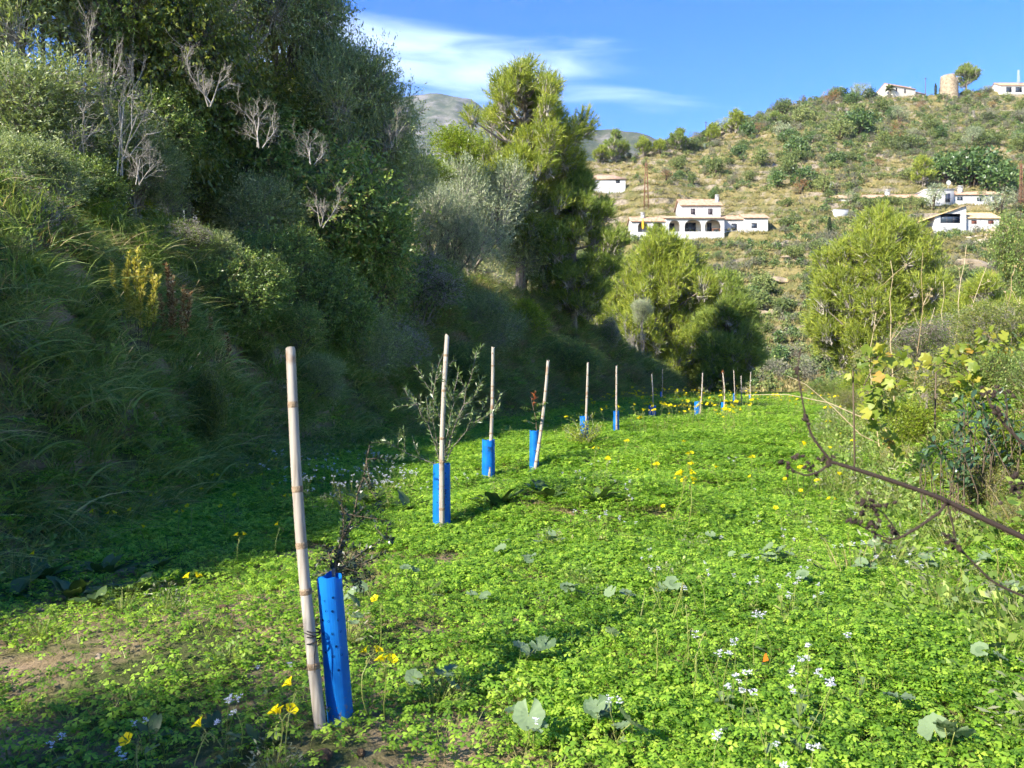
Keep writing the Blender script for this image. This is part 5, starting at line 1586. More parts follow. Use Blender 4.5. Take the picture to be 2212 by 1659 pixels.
# ---- white outbuilding with hipped tile roof
def simple_house(name, label, cat, px0, px1, py_base, py_eave, depth, rise, wall, tile, yaw=0.0, openings=(), hip=False, cut=0, base=-3.0, frame=SHUTTER, glass=GLASS, over=0.3, monopitch=False):
    p = seat_of((px0 + px1) / 2, py_base)
    d = p.y; k = d / FPX
    t = thing(name, label, cat, ((px0 - 1106) / FPX * d, d - 1.0, EYE + (820 - py_base) / FPX * d), (0, 0, yaw))
    w = (px1 - px0) * k; h = (py_base - py_eave) * k
    ops = [((a - px0) * k, (b - px0) * k, (py_base - c) * k, (py_base - e) * k, 0) for a, b, c, e in openings]
    wall_panel(t, 0, w, base, h, 0, ops, 0.2, wall); shell(t, 0, w, 0, depth, base, h, wall)
    for o in ops: window_part(t, *o[:4], 0.0, glass=glass, frame=frame, leaves_=2 if o[1] - o[0] < 2.2 else 3)
    if hip:
        g = Geo(); ov = over
        yc = depth / 2; V = [(-ov, -ov, h), (w + ov, -ov, h), (w + ov, depth + ov, h), (-ov, depth + ov, h), (yc, yc, h + rise), (w - yc, yc, h + rise)]
        V += [(a, b, c - 0.15) for a, b, c in V[:4]]
        g.put(V, [(0, 1, 5, 4), (2, 3, 4, 5), (0, 6, 7, 1), (1, 7, 8, 2), (2, 8, 9, 3), (3, 9, 6, 0), (6, 9, 8, 7)]); g.put(V, [(1, 2, 5), (3, 0, 4)])
        n = int(w / 0.3)
        add('roof', g.mesh('hipped_roof', [tile]), t)
    elif monopitch:
        tile_roof(t, -over, w + over, -over, h, depth, h + rise, tile)
    else:
        gable_roof(t, 0, w, 0, depth, h, rise, tile, over); gable_ends(t, 0.01, w - 0.01, 0, depth, h, rise, wall)
    return t, k, h, w


simple_house('outbuilding', 'small white outbuilding with tiled hip roof beside the tall pine', 'building', 1268, 1350, 412, 389, 6.0, 1.9, WHITEWASH, TILE, 0.0, [(1329, 1338, 398, 391)], hip=True)
# ---- long villa under the dark trees
t, k, h, w = simple_house('villa', 'long white villa with faded tile roofs under the dark hillside trees', 'house', 2052, 2155, 440, 422, 7.0, 1.3, WHITEWASH, TILE, -0.03, [(2062, 2075, 436, 427), (2104, 2114, 438, 429), (2136, 2146, 436, 428)], frame=STEEL)
g = Geo(); g.box(-6.5, 0.05, -0.6, 4.0, -3, h + 0.9); add('wall', g.mesh('entrance_wall', [WHITEWASH]), t)
g = Geo(); g.box(-6.7, 0.25, -0.8, 4.2, h + 0.902, h + 1.1); add('parapet', g.mesh('parapet', [WHITEWASH]), t)
window_part(t, -2.0, -0.9, 0.0, 2.0, -0.78, name='door')
g = Geo(); g.box(-27, -6.52, 0.5, 6.5, -3, h - 0.5); add('wall', g.mesh('long_wall', [WHITEWASH]), t)
gable_roof(t, -27, -6.8, 0.5, 6.5, h - 0.48, 1.2, TILE)
chimney(t, -13.5, 3.4, h, h + 1.5, WHITEWASH, 0.45); chimney(t, w * 0.3, 3.0, h + 0.6, h + 2.2, WHITEWASH, 0.42)
g = Geo(); a = np.linspace(0, 6.283, 15)[:-1]
V = np.concatenate([np.stack([0.55 * np.cos(a), 0 * a, 0.55 * np.sin(a)], 1), [(0, 0.16, 0)]]); g.put(V, [(q, (q + 1) % 14, 14) for q in range(14)])
di = add('satellite_dish', g.mesh('dish', [WHITEWASH], True), t, loc=(-0.6, 0.5, h + 2.9))
g = Geo(); g.tube([(0, 0.17, 0), (0, 0.3, -1.8)], 0.05, 6); add('mast', g.mesh('dish_mast', [STEEL], True), di)
# ---- lower villa with ochre roof
t, k, h, w = simple_house('villa', 'low white villa with ochre roof and brown shutters below the long villa', 'house', 2076, 2152, 488, 472, 6.0, 1.5, WHITEWASH, TILE_PALE, 0.0, [(2092, 2104, 486, 478), (2128, 2140, 486, 478)], frame=SHUTTER_RED, glass=SHUTTER_RED)
op = [(-5.2, -1.2, 0.2, 2.1, 0)]
wall_panel(t, -6.3, 0, -3, h + 0.1, -0.8, op, 0.2, WHITEWASH); window_part(t, *op[0][:4], -0.8, leaves_=3)
g = Geo()
V = [(-6.3, -0.8, h + 0.1), (0, -0.8, h + 0.1), (0, -0.8, h + 2.2), (-6.3, 5, h + 0.1), (0, 5, h + 0.1), (0, 5, h + 2.2)]
g.put(V, [(0, 1, 2), (3, 5, 4)]); g.put(V, [(1, 4, 5, 2)]); g.box(-0.25, -0.002, -0.79, 5, -3, h + 0.1); g.box(-6.3, -6.05, -0.79, 5, -3, h + 0.1)
add('gable', g.mesh('shed_gable', [WHITEWASH]), t)
g = Geo(); V = [(-8.4, -1.2, h - 0.45), (0.2, -1.2, h + 2.4), (0.2, 5.3, h + 2.4), (-8.4, 5.3, h - 0.45)]; V += [(a_, b_, c_ - 0.22) for a_, b_, c_ in V]
g.put(V, [(0, 1, 2, 3), (4, 7, 6, 5), (0, 4, 5, 1), (1, 5, 6, 2), (2, 6, 7, 3), (3, 7, 4, 0)]); add('roof', g.mesh('sloping_roof', [TILE_PALE]), t)
# ---- ridge houses
t, k, h, w = simple_house('house', 'cream gabled house on the ridge beside the ruined tower', 'house', 1926, 1990, 201, 186, 8.0, 2.2, CREAM, TILE, 0.35, [(1934, 1939, 199, 190), (1958, 1963, 199, 190)], base=-5)
g = Geo(); g.box(w - 0.5, w + 8, 2, 8, -5, h - 0.3); add('wall', g.mesh('side_wing', [CREAM]), t); gable_roof(t, w - 0.4, w + 8, 2, 8, h - 0.28, 1.5, TILE)
chimney(t, w + 2, 4.5, h + 0.4, h + 2.2, CREAM)
simple_house('house', 'white ridge house with shaded veranda cut by the picture edge', 'house', 2158, 2236, 203, 186, 8.0, 2.4, WHITEWASH, TILE, 0.0, [(2170, 2182, 201, 190), (2190, 2204, 201, 190)], base=-5)
# ---- ruined tower
p = on_hill(2044, 199)
rng = np.random.default_rng(5)
t = thing('ruined_tower', 'round ruined stone tower with broken top on the ridge', 'tower', (p.x, p.y - 2, p.z - 3))
g = Geo(); S = 40; a = np.arange(S) * 2 * math.pi / S
Rt = 17.5 / FPX * p.y; Ht = (199 - 160) / FPX * p.y + 3
brk = Ht * (1 - 0.02 * rng.random(S)) - 1.6 * np.exp(-((a - 5.25) / 0.26) ** 2) - 0.9 * np.exp(-((a - 6.0) / 0.25) ** 2) - 0.5 * rng.random(S) * (a > 4.9)
nz_ = 9; V = []
for i in range(nz_):
    f = i / (nz_ - 1); rr = Rt * (1.06 - 0.1 * f) * (1 + rng.normal(0, 0.012, S))
    V.append(np.stack([rr * np.cos(a), rr * np.sin(a), brk * f], 1))
V.append(np.stack([Rt * 0.72 * np.cos(a), Rt * 0.72 * np.sin(a), brk - 0.2], 1)); V.append(np.stack([Rt * 0.7 * np.cos(a), Rt * 0.7 * np.sin(a), np.full(S, 1.0)], 1))
V = np.concatenate(V)
F = np.array([(i * S + q, i * S + (q + 1) % S, (i + 1) * S + (q + 1) % S, (i + 1) * S + q) for i in range(nz_ + 1) for q in range(S)])
g.put(V, F); add('wall', g.mesh('tower_wall', [STONE]), t)

# ---- poles and pylons
def lattice(name, label, px, py0, py1, d=None, w=0.55, mat=RUST, arm=True):
    p = on_hill(px, py0) if d is None else Vector(((px - 1106) / FPX * d, d, EYE + (820 - py0) / FPX * d))
    h = (py0 - py1) / FPX * p.y
    t = thing(name, label, 'pylon', (p.x, p.y, p.z - 0.4))
    corners = [(-1, -1), (1, -1), (1, 1), (-1, 1)]
    for cx_, cy_ in corners:
        g = Geo(); g.tube([(cx_ * w, cy_ * w, 0), (cx_ * w * 0.3, cy_ * w * 0.3, h)], 0.06, 4); add('leg', g.mesh('pylon_leg', [mat]), t)
    n = 9
    g = Geo()
    for i in range(n):
        za, zb = h * i / n, h * (i + 1) / n
        wa, wb = w * (1 - 0.7 * i / n), w * (1 - 0.7 * (i + 1) / n)
        for q in range(4):
            c0, c1 = corners[q], corners[(q + 1) % 4]
            s = (c0, c1) if i % 2 else (c1, c0)
            g.tube([(s[0][0] * wa, s[0][1] * wa, za), (s[1][0] * wb, s[1][1] * wb, zb)], 0.035, 3)
    add('bracing', g.mesh('pylon_bracing', [mat]), t)
    if arm:
        g = Geo(); g.tube([(-1.0, 0, h * 0.9), (1.0, 0, h * 0.9)], 0.06, 4); g.tube([(0, 0, h), (0, 0, h + 0.9)], 0.05, 4)
        for q in (-0.9, 0.9): g.tube([(q, 0, h * 0.9), (q, 0, h * 0.9 + 0.6)], 0.06, 5)
        add('crossarm', g.mesh('pylon_arm', [mat]), t)


lattice('pylon', 'rusty lattice pylon left of the two-storey house', 1396, 452, 350)
lattice('pylon', 'rusty lattice pylon at the picture edge beside the long villa', 2206, 462, 352, w=0.4)
lattice('lattice_mast', 'thin pale lattice mast on the ridge at the picture edge', 2200, 190, 141, w=0.5, mat=STEEL, arm=False)
for px, y0, y1, lb, m_ in [(1999, 200, 160, 'dark pole standing before the ridge house', TWIG_BROWN), (1525, 300, 266, 'thin pole on the skyline at the low end of the ridge', TWIG_BROWN), (2130, 412, 376, 'wooden pole behind the long villa', TWIG_GREY), (1848, 482, 464, 'short white post in the dry grass near the white hut', WHITEWASH)]:
    p = on_hill(px, y0); h = (y0 - y1) / FPX * p.y
    g = Geo(); g.tube([(0, 0, -0.5), (0, 0, h)], [0.16, 0.11], 7)
    t = thing('pole', lb, 'pole', tuple(p)); add('shaft', g.mesh('pole_shaft', [m_], True), t)
    g = Geo(); g.box(-0.5, 0.5, -0.05, 0.05, h - 0.5, h - 0.38) if y1 < 400 else g.box(-0.2, 0.2, -0.2, 0.2, h, h + 0.05)
    add('crossarm', g.mesh('pole_arm', [m_]), t)
p = on_hill(1813, 468)
t = thing('hut', 'tiny white flat-roofed hut in the dry grass', 'hut', tuple(p))
box_part(t, 'wall', WHITEWASH, -1.6, 1.6, -1, 1, -1, 1.1); box_part(t, 'roof', STEEL, -1.7, 1.7, -1.1, 1.1, 1.102, 1.2)

# ------------------------------------------------------------------ trees and bushes of the hillside
def hill_bush_mesh(seed, mat, K=11, n=1500, leaf=0.17, wide=0.62, upb=0.25, squash=0.85, sky=0.0):
    rng = np.random.default_rng(seed)
    g = Geo()
    C, R = lumps_in(rng, K, 1, 1, squash, squash, 0.42, skin=0.45)
    g2 = Geo()
    for c in C: g.tube(np.stack([(0, 0, -0.5), (c[0] * .35, c[1] * .35, c[2] * .5), c]), [0.05, 0.04, 0.015], 4, 1)
    leafy(g, rng, C, R, n // 3, 3, 0.22, leaf, leaf * wide, 0, upb, 0.5, 1.1, 0.0)
    return g.mesh('hill_bush', [mat, TWIG_BROWN])


def bare_tree_mesh(seed, mat=TWIG_GREY):
    rng = np.random.default_rng(seed); g = Geo()
    def grow(p, d, ln, r, lev):
        q = p + d * ln * 0.5 + rng.normal(0, 0.05, 3) * ln; e = p + norm(d + rng.normal(0, 0.15, 3)) * ln
        g.tube(np.stack([p, q, e]), [r, r * 0.8, r * 0.6], 4, 0, rng.random(), cap=False)
        if lev < 5:
            for _ in range(3 if lev < 3 else 2): grow(e, norm(d + rng.normal(0, 0.55, 3) + np.array([0, 0, 0.1])), ln * 0.72, r * 0.6, lev + 1)
    grow(np.array([0, 0, -0.2]), np.array([0, 0, 1.0]), 0.5, 0.07, 0)
    return g.mesh('bare_tree', [mat])


rng = np.random.default_rng(404)
KINDS_ = {
    'green': ('hill_bush', 'rounded green bush scattered on the hillside terraces', 'bush', 'green bushes on the hillside', [hill_bush_mesh(s, HILLBUSH) for s in (1, 2, 3)]),
    'carob': ('carob_tree', 'dark carob tree scattered on the hillside terraces', 'tree', 'carob trees on the hillside', [hill_bush_mesh(s, CAROB, K=14, n=1800, squash=0.75) for s in (4, 5)]),
    'grey': ('scrub_bush', 'grey-brown dry scrub bush on the hillside terraces', 'bush', 'grey scrub on the hillside', [hill_bush_mesh(s, GREYBUSH, n=1200, leaf=0.13, wide=0.4, upb=0.8, squash=0.75) for s in (6, 7)]),
    'olive': ('olive_tree', 'small silvery olive tree on the hillside terraces', 'tree', 'olive trees on the hillside', [hill_bush_mesh(s, SILVER, n=1700, leaf=0.12, wide=0.45) for s in (8, 9)]),
    'russet': ('almond_tree', 'russet dry almond tree on the hillside terraces', 'tree', 'russet almond trees on the hillside', [hill_bush_mesh(s, RED_DRY, n=800, leaf=0.12, wide=0.5, upb=0.6) for s in (10, 11)]),
    'bare': ('bare_tree', 'leafless grey tree on the hillside terraces', 'tree', 'bare trees on the hillside', [bare_tree_mesh(s) for s in (12, 13)])}
KEEP_OUT = [(1335, 1680, 418, 520), (1255, 1362, 360, 420), (1860, 2175, 396, 450), (2000, 2165, 442, 500), (1915, 2070, 150, 206), (1795, 1835, 452, 475), (2150, 2240, 150, 206)]


def blocked(px, py, r):
    return any(a - r < px < b + r and c - r * 0.2 < py < e + 2.0 * r for a, b, c, e in KEEP_OUT)


def plant(kind, px, py, r_units, label=None, squash=1.0, var=None):
    nm, lb, cat, grp, ms = KINDS_[kind]
    p = on_hill(px, py)
    s = r_units / FPX * p.y
    m = ms[rng.integers(0, len(ms)) if var is None else var]
    o = add(nm, m, None, (p.x, p.y, p.z - 0.12 * s), (0, 0, rng.random() * 6.28), (s, s, s * squash), label=label or lb, category=cat, group=grp)
    return o


# trees one can point at
for kind, px, py, r, lb in [
        ('carob', 1855, 290, 34, 'large dark carob in the middle of the upper hillside'), ('green', 1815, 300, 24, 'green bush beside the large upper carob'),
        ('carob', 2100, 400, 52, 'huge dark oak standing over the long villa'), ('carob', 2040, 395, 38, 'dark oak left of the huge one over the long villa'), ('carob', 2160, 420, 40, 'dark oak right behind the long villa'),
        ('carob', 1722, 345, 26, 'grey-green tree on the middle terraces above the two-storey house'), ('olive', 1690, 300, 20, 'pale olive on the shoulder of the hill'),
        ('carob', 1678, 405, 22, 'dark round tree on the grass right of the two-storey house roof'), ('carob', 1735, 405, 26, 'second dark round tree right of the two-storey house roof'),
        ('olive', 2015, 455, 30, 'big silvery olive before the entrance of the long villa'), ('olive', 2158, 462, 32, 'silvery olive right of the long villa'),
        ('carob', 2119, 441, 13, 'small clipped dark tree before the long villa wall'), ('green', 1640, 495, 18, 'leafy garden bush at the right wing of the two-storey house'),
        ('olive', 1835, 445, 16, 'silvery bush at the end of the hedge by the long villa'), ('carob', 1540, 430, 12, 'dark bush on the grass behind the two-storey house chimney')]:
    plant(kind, px, py, r, lb)
for k, px in enumerate(range(1850, 1998, 13)):
    plant('green', px, 448 + (k % 3), 11, 'clipped green hedge bush in the row before the long villa', 1.1)
for k, px in enumerate(range(1700, 1770, 16)):
    plant('carob', px + 150, 446, 10, 'dark hedge bush left of the long villa row')
n_made = 0; tries = 0
while n_made < 330 and tries < 4000:
    tries += 1
    px = rng.uniform(1240, 2240); top_ = float(np.interp(px, _sk_px, _sk_y))
    py = top_ + 4 + (830 - top_) * rng.random() ** 1.25
    n1 = float(fbm(np.array([px * 0.008]), np.array([py * 0.02]), 12)[0])
    golden = 315 < py < 475 and px < 1760
    if rng.random() > (0.35 if golden else 0.95) * np.clip((n1 - 0.25) * 3.2, 0.15, 1): continue
    r = rng.uniform(9, 23) * np.interp(py, [200, 500, 800], [0.95, 0.95, 1.35])
    if blocked(px, py, r): continue
    pr = [0.55, 0.14, 0.13, 0.10, 0.05, 0.03] if py < 520 else [0.34, 0.08, 0.33, 0.13, 0.06, 0.06]
    plant(rng.choice(['green', 'carob', 'grey', 'olive', 'russet', 'bare'], p=pr), px, py, r, None, rng.uniform(0.75, 1.15))
    n_made += 1
# small scrub that nobody could count
SM = [hill_bush_mesh(21, HILLBUSH, 6, 240, 0.3), hill_bush_mesh(22, GREYBUSH, 6, 240, 0.28, 0.4), hill_bush_mesh(23, CAROB, 6, 240, 0.3)]
n = 15000
dd = 66 + (335 - 66) * rng.random(n) ** 0.8; pxs = rng.uniform(1220, 2250, n); x = (pxs - 1106) / FPX * dd
zz = hill_z(x, dd); pys = 820 - (zz - EYE) / dd * FPX
n1 = fbm(pxs * 0.012, pys * 0.03, 15)
golden = (pys > 325) & (pys < 475) & (pxs < 1760)
k = rng.random(n) < np.where(golden, 0.3, 1.0) * np.clip((n1 - 0.26) * 3.2, 0.12, 1)
for a_, b_, c_, e_ in KEEP_OUT: k &= ~((pxs > a_ - 3) & (pxs < b_ + 3) & (pys > c_) & (pys < e_ + 6))
PP = np.stack([x, dd, zz], 1)[k]
scatter('hillside_scrub', PP - np.array([0, 0, 0.1]), np.stack([0 * PP[:, 0], 0 * PP[:, 0], rng.random(len(PP)) * 6.28], 1), rng.uniform(0.4, 1.15, len(PP)) * np.interp(PP[:, 1], [70, 200, 320], [0.8, 1.0, 1.3]),
        rng.choice(3, len(PP), p=[0.5, 0.35, 0.15]), SM, kind='stuff', label='low scrub over the hillside')
HT = [grass_tuft(51, 26, (0.5, 1.1), 0.35, 0.35, 0.05, 2, GRASS_HILL), grass_tuft(52, 26, (0.4, 0.9), 0.4, 0.4, 0.06, 2, GRASS_HILL), grass_tuft(53, 22, (0.4, 0.9), 0.35, 0.3, 0.05, 2, GRASS_LIGHT)]
n = 26000
uu = rng.uniform(0.06, 0.7, n); dd = 66 + (330 - 66) * rng.random(n) ** 0.9
x = uu * dd
scatter('hillside_grass', np.stack([x, dd, hill_z(x, dd) - 0.08], 1), np.stack([0 * x, 0 * x, rng.random(n) * 6.28], 1), rng.uniform(0.6, 1.3, n), rng.choice(3, n, p=[0.45, 0.35, 0.2]), HT, kind='stuff', label='tall dry grass on the hillside terraces')

# ---- hill pines, palms, cypresses, agaves
def hill_pine(px, py, top_py, half, label, mat=NEEDLE, seed=1, wide=0.35, low=0.1, group=None):
    p = on_hill(px, py); k = p.y / FPX; h = (py - top_py) * k
    pine('pine_tree', label, px, py, p.y, seed, h, (0, half * k, half * k, h * low, h, wide), K=26, shoots=900, nn=9, L=0.06 * h + 0.25, w=0.014 * h + 0.04, mat=mat, rad_=0.3, skin=0.3, foot=p.z, group=group)


for k, (px, py, tp, hf, lb, mt) in enumerate([
        (1330, 352, 290, 30, 'broad pine on the low skyline left of the ridge', NEEDLE_DARK), (1388, 340, 300, 16, 'small pine between the broad skyline pine and the next', NEEDLE), (1425, 335, 306, 14, 'bright low pine on the skyline dip', NEEDLE),
        (1465, 328, 285, 20, 'dark round pine at the foot of the ridge skyline', NEEDLE_DARK), (1540, 305, 270, 13, 'narrow bright pine on the ridge skyline beside the thin pole', NEEDLE), (1588, 290, 242, 24, 'light green round pine on the rising skyline', NEEDLE),
        (1993, 405, 345, 25, 'bright green pine left of the huge oak', NEEDLE), (1670, 268, 245, 14, 'small pine high on the rising skyline', NEEDLE_DARK), (1300, 352, 318, 18, 'pine right behind the tall near pine', NEEDLE)]):
    hill_pine(px, py, tp, hf, lb, mt, 60 + k)
# umbrella pine beside the tower
p = on_hill(2087, 200); k = p.y / FPX
pine('umbrella_pine', 'umbrella pine with bare trunk beside the ruined tower', 2087, 200, p.y, 91, 62 * k, (0, 28 * k, 26 * k, 16 * k, 62 * k, 0.55), K=30, shoots=1500, nn=9, L=0.7, w=0.14, mat=NEEDLE_DARK, rad_=0.34, skin=0.35, foot=p.z, r0=0.5)


PALM_GREEN = leaf_mat('palm_frond', [(0.0, (0.06, 0.09, 0.03)), (1.0, (0.20, 0.24, 0.09))], trans=0.2)
AGAVE = leaf_mat('agave_leaf', [(0.0, (0.14, 0.19, 0.13)), (1.0, (0.34, 0.38, 0.28))], trans=0.05, rough=0.5)
def frond_tree(name, label, cat, px, py, h_units, r_units, n, mat, trunk=True, seed=3):
    rng_ = np.random.default_rng(seed)
    p = on_hill(px, py); k = p.y / FPX; h = h_units * k; r = r_units * k
    t = thing(name, label, cat, (p.x, p.y, p.z - 0.1))
    if trunk:
        g = Geo(); g.tube([(0, 0, -0.3), (0.1, 0, h * 0.5), (0, 0, h)], [0.32, 0.26, 0.24], 8); add('trunk', g.mesh('palm_trunk', [BARK], True), t)
    for q in range(n):
        a = q * 2.4; el = rng_.uniform(-0.5, 1.35) if trunk else rng_.uniform(0.3, 1.4)
        d = np.array([math.cos(a) * math.cos(el), math.sin(a) * math.cos(el), math.sin(el)])
        g = Geo(); s = np.linspace(0, 1, 6)[:, None]
        pts = np.array([0, 0, h if trunk else 0]) + d * r * s + np.array([0, 0, -0.35 * r if trunk else 0]) * s ** 2
        side = norm(np.cross(d, np.array([0, 0, 1.0])))
        W = (r * (0.16 if trunk else 0.075)) * np.array([0.3, 0.9, 1, 0.9, 0.6, 0.05])[:, None]
        V = np.stack([pts + side * W - np.array([0, 0, 0.4]) * W, pts, pts - side * W - np.array([0, 0, 0.4]) * W], 1).reshape(-1, 3)
        F = [(i * 3 + c, i * 3 + c + 1, i * 3 + c + 4, i * 3 + c + 3) for i in range(5) for c in (0, 1)]
        g.put(V, F, rng_.random()); add('frond' if trunk else 'leaf', g.mesh('frond', [mat]), t)


frond_tree('palm_tree', 'short palm on the ridge skyline among bare trees', 'palm', 1826, 207, 16, 11, 22, PALM_GREEN, seed=1)
frond_tree('palm_tree', 'bushy palm on the ridge beside the cream house', 'palm', 1921, 207, 18, 15, 28, PALM_GREEN, seed=2)
frond_tree('agave', 'pale agave rosette on the terrace edge below the skyline pine', 'agave', 1522, 328, 0, 14, 16, AGAVE, False, 4)
frond_tree('agave', 'large grey agave left of the long villa', 'agave', 1795, 408, 0, 18, 18, AGAVE, False, 5)
frond_tree('agave', 'pale cactus-like agave below the umbrella pine', 'agave', 2092, 214, 0, 12, 14, AGAVE, False, 6)
CYP = leaf_mat('cypress_leaf', [(0.0, (0.012, 0.022, 0.010)), (1.0, (0.05, 0.075, 0.028))], trans=0.1)
def cypress(px, py, h_units, label):
    p = on_hill(px, py); k = p.y / FPX; h = h_units * k
    rng_ = np.random.default_rng(int(px)); g = Geo(); n = 700
    zt = rng_.random(n); r = h * 0.09 * np.sin(np.clip(zt * 0.9 + 0.1, 0, 1) * math.pi) ** 0.7 * (0.7 + 0.4 * rng_.random(n)); a = rng_.random(n) * 6.28
    P = np.stack([r * np.cos(a), r * np.sin(a), zt * h], 1)
    leaves(g, P, np.stack([np.cos(a) * 0.3, np.sin(a) * 0.3, np.ones(n)], 1), h * 0.12, h * 0.035, rng_, 0)
    t = thing('cypress', label, 'tree', tuple(p)); add('crown', g.mesh('cypress_crown', [CYP]), t)
    g = Geo(); g.tube([(0, 0, -0.4), (0, 0, h * 0.6)], [0.14, 0.05], 6); add('trunk', g.mesh('cypress_trunk', [BARK]), t)


for px, py, h, lb in [(2021, 206, 24, 'left cypress below the ruined tower'), (2040, 208, 26, 'tall middle cypress in front of the ruined tower'), (2046, 208, 18, 'short cypress right of the tall middle one'), (2030, 207, 17, 'small cypress between the two tall ones at the tower'), (1792, 512, 38, 'slim dark cypress in the dry grass right of the two-storey house')]:
    cypress(px, py, h, lb)
for px, r, lb in [(1779, 13, 'bare almond tree on the skyline left of the short palm'), (1808, 9, 'small bare tree on the skyline beside the short palm'), (1850, 13, 'bare tree on the skyline right of the short palm'), (1886, 12, 'bare tree on the skyline between the two palms'), (1900, 10, 'bare tree beside the bushy palm')]:
    plant('bare', px, 209, r * 1.0, lb)

# ---- rock faces and a dirt drive
def rock_mesh(seed, sub=3):
    import bmesh
    bm = bmesh.new(); bmesh.ops.create_icosphere(bm, subdivisions=sub, radius=1.0)
    V = np.array([v.co[:] for v in bm.verts]); rng_ = np.random.default_rng(seed)
    for _ in range(16):        # chip flat facets off it
        d = norm(rng_.normal(size=3)); c = rng_.uniform(0.55, 0.85); e = V @ d
        V = V - np.where(e > c, (e - c), 0)[:, None] * d
    V = V * (1 + 0.05 * (fbm(V[:, 0] * 3 + V[:, 2], V[:, 1] * 3, seed) - 0.5)[:, None])
    F = np.array([[v.index for v in f.verts] for f in bm.faces]); bm.free()
    return mesh_from('rock', V, F, [STONE])


ROCKS = [rock_mesh(s) for s in (1, 2, 3)]
for k, (px, py, w, h, lb) in enumerate([
        (2100, 585, 52, 22, 'wide pale rock face behind the rounded pine'), (1640, 625, 42, 16, 'pale stony outcrop right of the bushy pine'), (1690, 608, 30, 10, 'long low rock shelf above the stony outcrop'),
        (1850, 492, 16, 7, 'small pale rock in the dry grass by the slim cypress'), (1800, 490, 12, 5, 'pale rock left of the small one by the slim cypress'), (1515, 300, 26, 8, 'rocky shoulder on the low skyline'), (1650, 680, 18, 7, 'grey rock low on the slope between the two pines'),
        (1730, 660, 14, 6, 'pale boulder left of the rounded pine'), (1700, 560, 14, 5, 'flat pale rock on the terrace above the outcrop'), (1475, 318, 18, 7, 'pale rock under the dark skyline pine'), (1560, 292, 14, 6, 'rock below the light green skyline pine')]):
    p = on_hill(px, py); u_ = p.y / FPX
    o = add('rock_outcrop', ROCKS[k % 3], None, (p.x, p.y + 0.5, p.z + 0.1 * h * u_), (rng.uniform(-.2, .2), rng.uniform(-.2, .2), rng.random() * 0.5), (w * u_, 1.6, h * u_), label=lb, category='rock', group='rocks on the hillside')
DIRT = plain_mat('pale_dirt', [(0.0, (0.34, 0.27, 0.18)), (1.0, (0.50, 0.42, 0.30))], 0.7, 0.95, 0.05, 0.3)
pp = [on_hill(a_, b_) for a_, b_ in [(2090, 520), (2125, 513), (2145, 503), (2180, 497), (2230, 498)]]
V = []; 
for a_ in np.linspace(0, 4, 40):
    i = min(int(a_), 3); q = pp[i].lerp(pp[i + 1], a_ - i)
    for s_ in (-1.6, -0.5, 0.5, 1.6): V.append((q.x, q.y + s_, hz(q.x, q.y + s_) + 0.12))
F = [(i * 4 + c, i * 4 + c + 4, i * 4 + c + 5, i * 4 + c + 1) for i in range(39) for c in range(3)]
add('dirt_drive', mesh_from('dirt_drive', V, np.array(F), [DIRT], None, True), kind='structure', label='pale dirt drive beside the low villa')
# ------------------------------------------------------------------ flowers and broad-leaved weeds in the field
PETAL_Y = leaf_mat('yellow_petal', [(0.0, (0.70, 0.52, 0.0)), (1.0, (0.85, 0.72, 0.01))], trans=0.4, rough=0.5, spec=0.2, tint=(1, 1, 0.4), obj_var=0.1)
PETAL_W = leaf_mat('white_petal', [(0.0, (0.62, 0.63, 0.66)), (1.0, (0.80, 0.80, 0.82))], trans=0.3, rough=0.6, spec=0.1, tint=(0.8, 0.8, 0.8), obj_var=0.1)
MALLOW = leaf_mat('mallow_leaf', [(0.0, (0.10, 0.165, 0.075)), (1.0, (0.205, 0.285, 0.145))], trans=0.3, rough=0.6, spec=0.25, obj_var=0.4)
DOCK = leaf_mat('broad_leaf', [(0.0, (0.045, 0.085, 0.022)), (1.0, (0.12, 0.185, 0.055))], trans=0.3, rough=0.45, spec=0.4, obj_var=0.4)
ROCKET = leaf_mat('rocket_leaf', [(0.0, (0.08, 0.13, 0.045)), (1.0, (0.19, 0.26, 0.10))], trans=0.3, rough=0.5, obj_var=0.3)
rng = np.random.default_rng(808)


def funnel(g, c, ax, size, rr, m=0):
    """five-petalled funnel flower"""
    ax = norm(np.asarray(ax, float)); u = norm(np.cross(ax, np.array([0.3, 0.9, 0.2]))); v = np.cross(ax, u)
    for k in range(5):
        a = k * 2 * math.pi / 5 + rr; P = []
        for da, r, h in ((0, 0.08, 0.0), (-0.42, 0.42, 0.62), (-0.55, 0.86, 0.84), (0.0, 1.0, 0.86), (0.55, 0.86, 0.84), (0.42, 0.42, 0.62), (0, 0.45, 0.58)):
            P.append(c + (u * math.cos(a + da) + v * math.sin(a + da)) * r * size + ax * h * size)
        g.put(P, [(0, 1, 6), (0, 6, 5)], 0.3 + 0.5 * rng.random(), m); g.put(P, [(1, 2, 3, 6), (6, 3, 4, 5)], 0.5 + 0.5 * rng.random(), m)


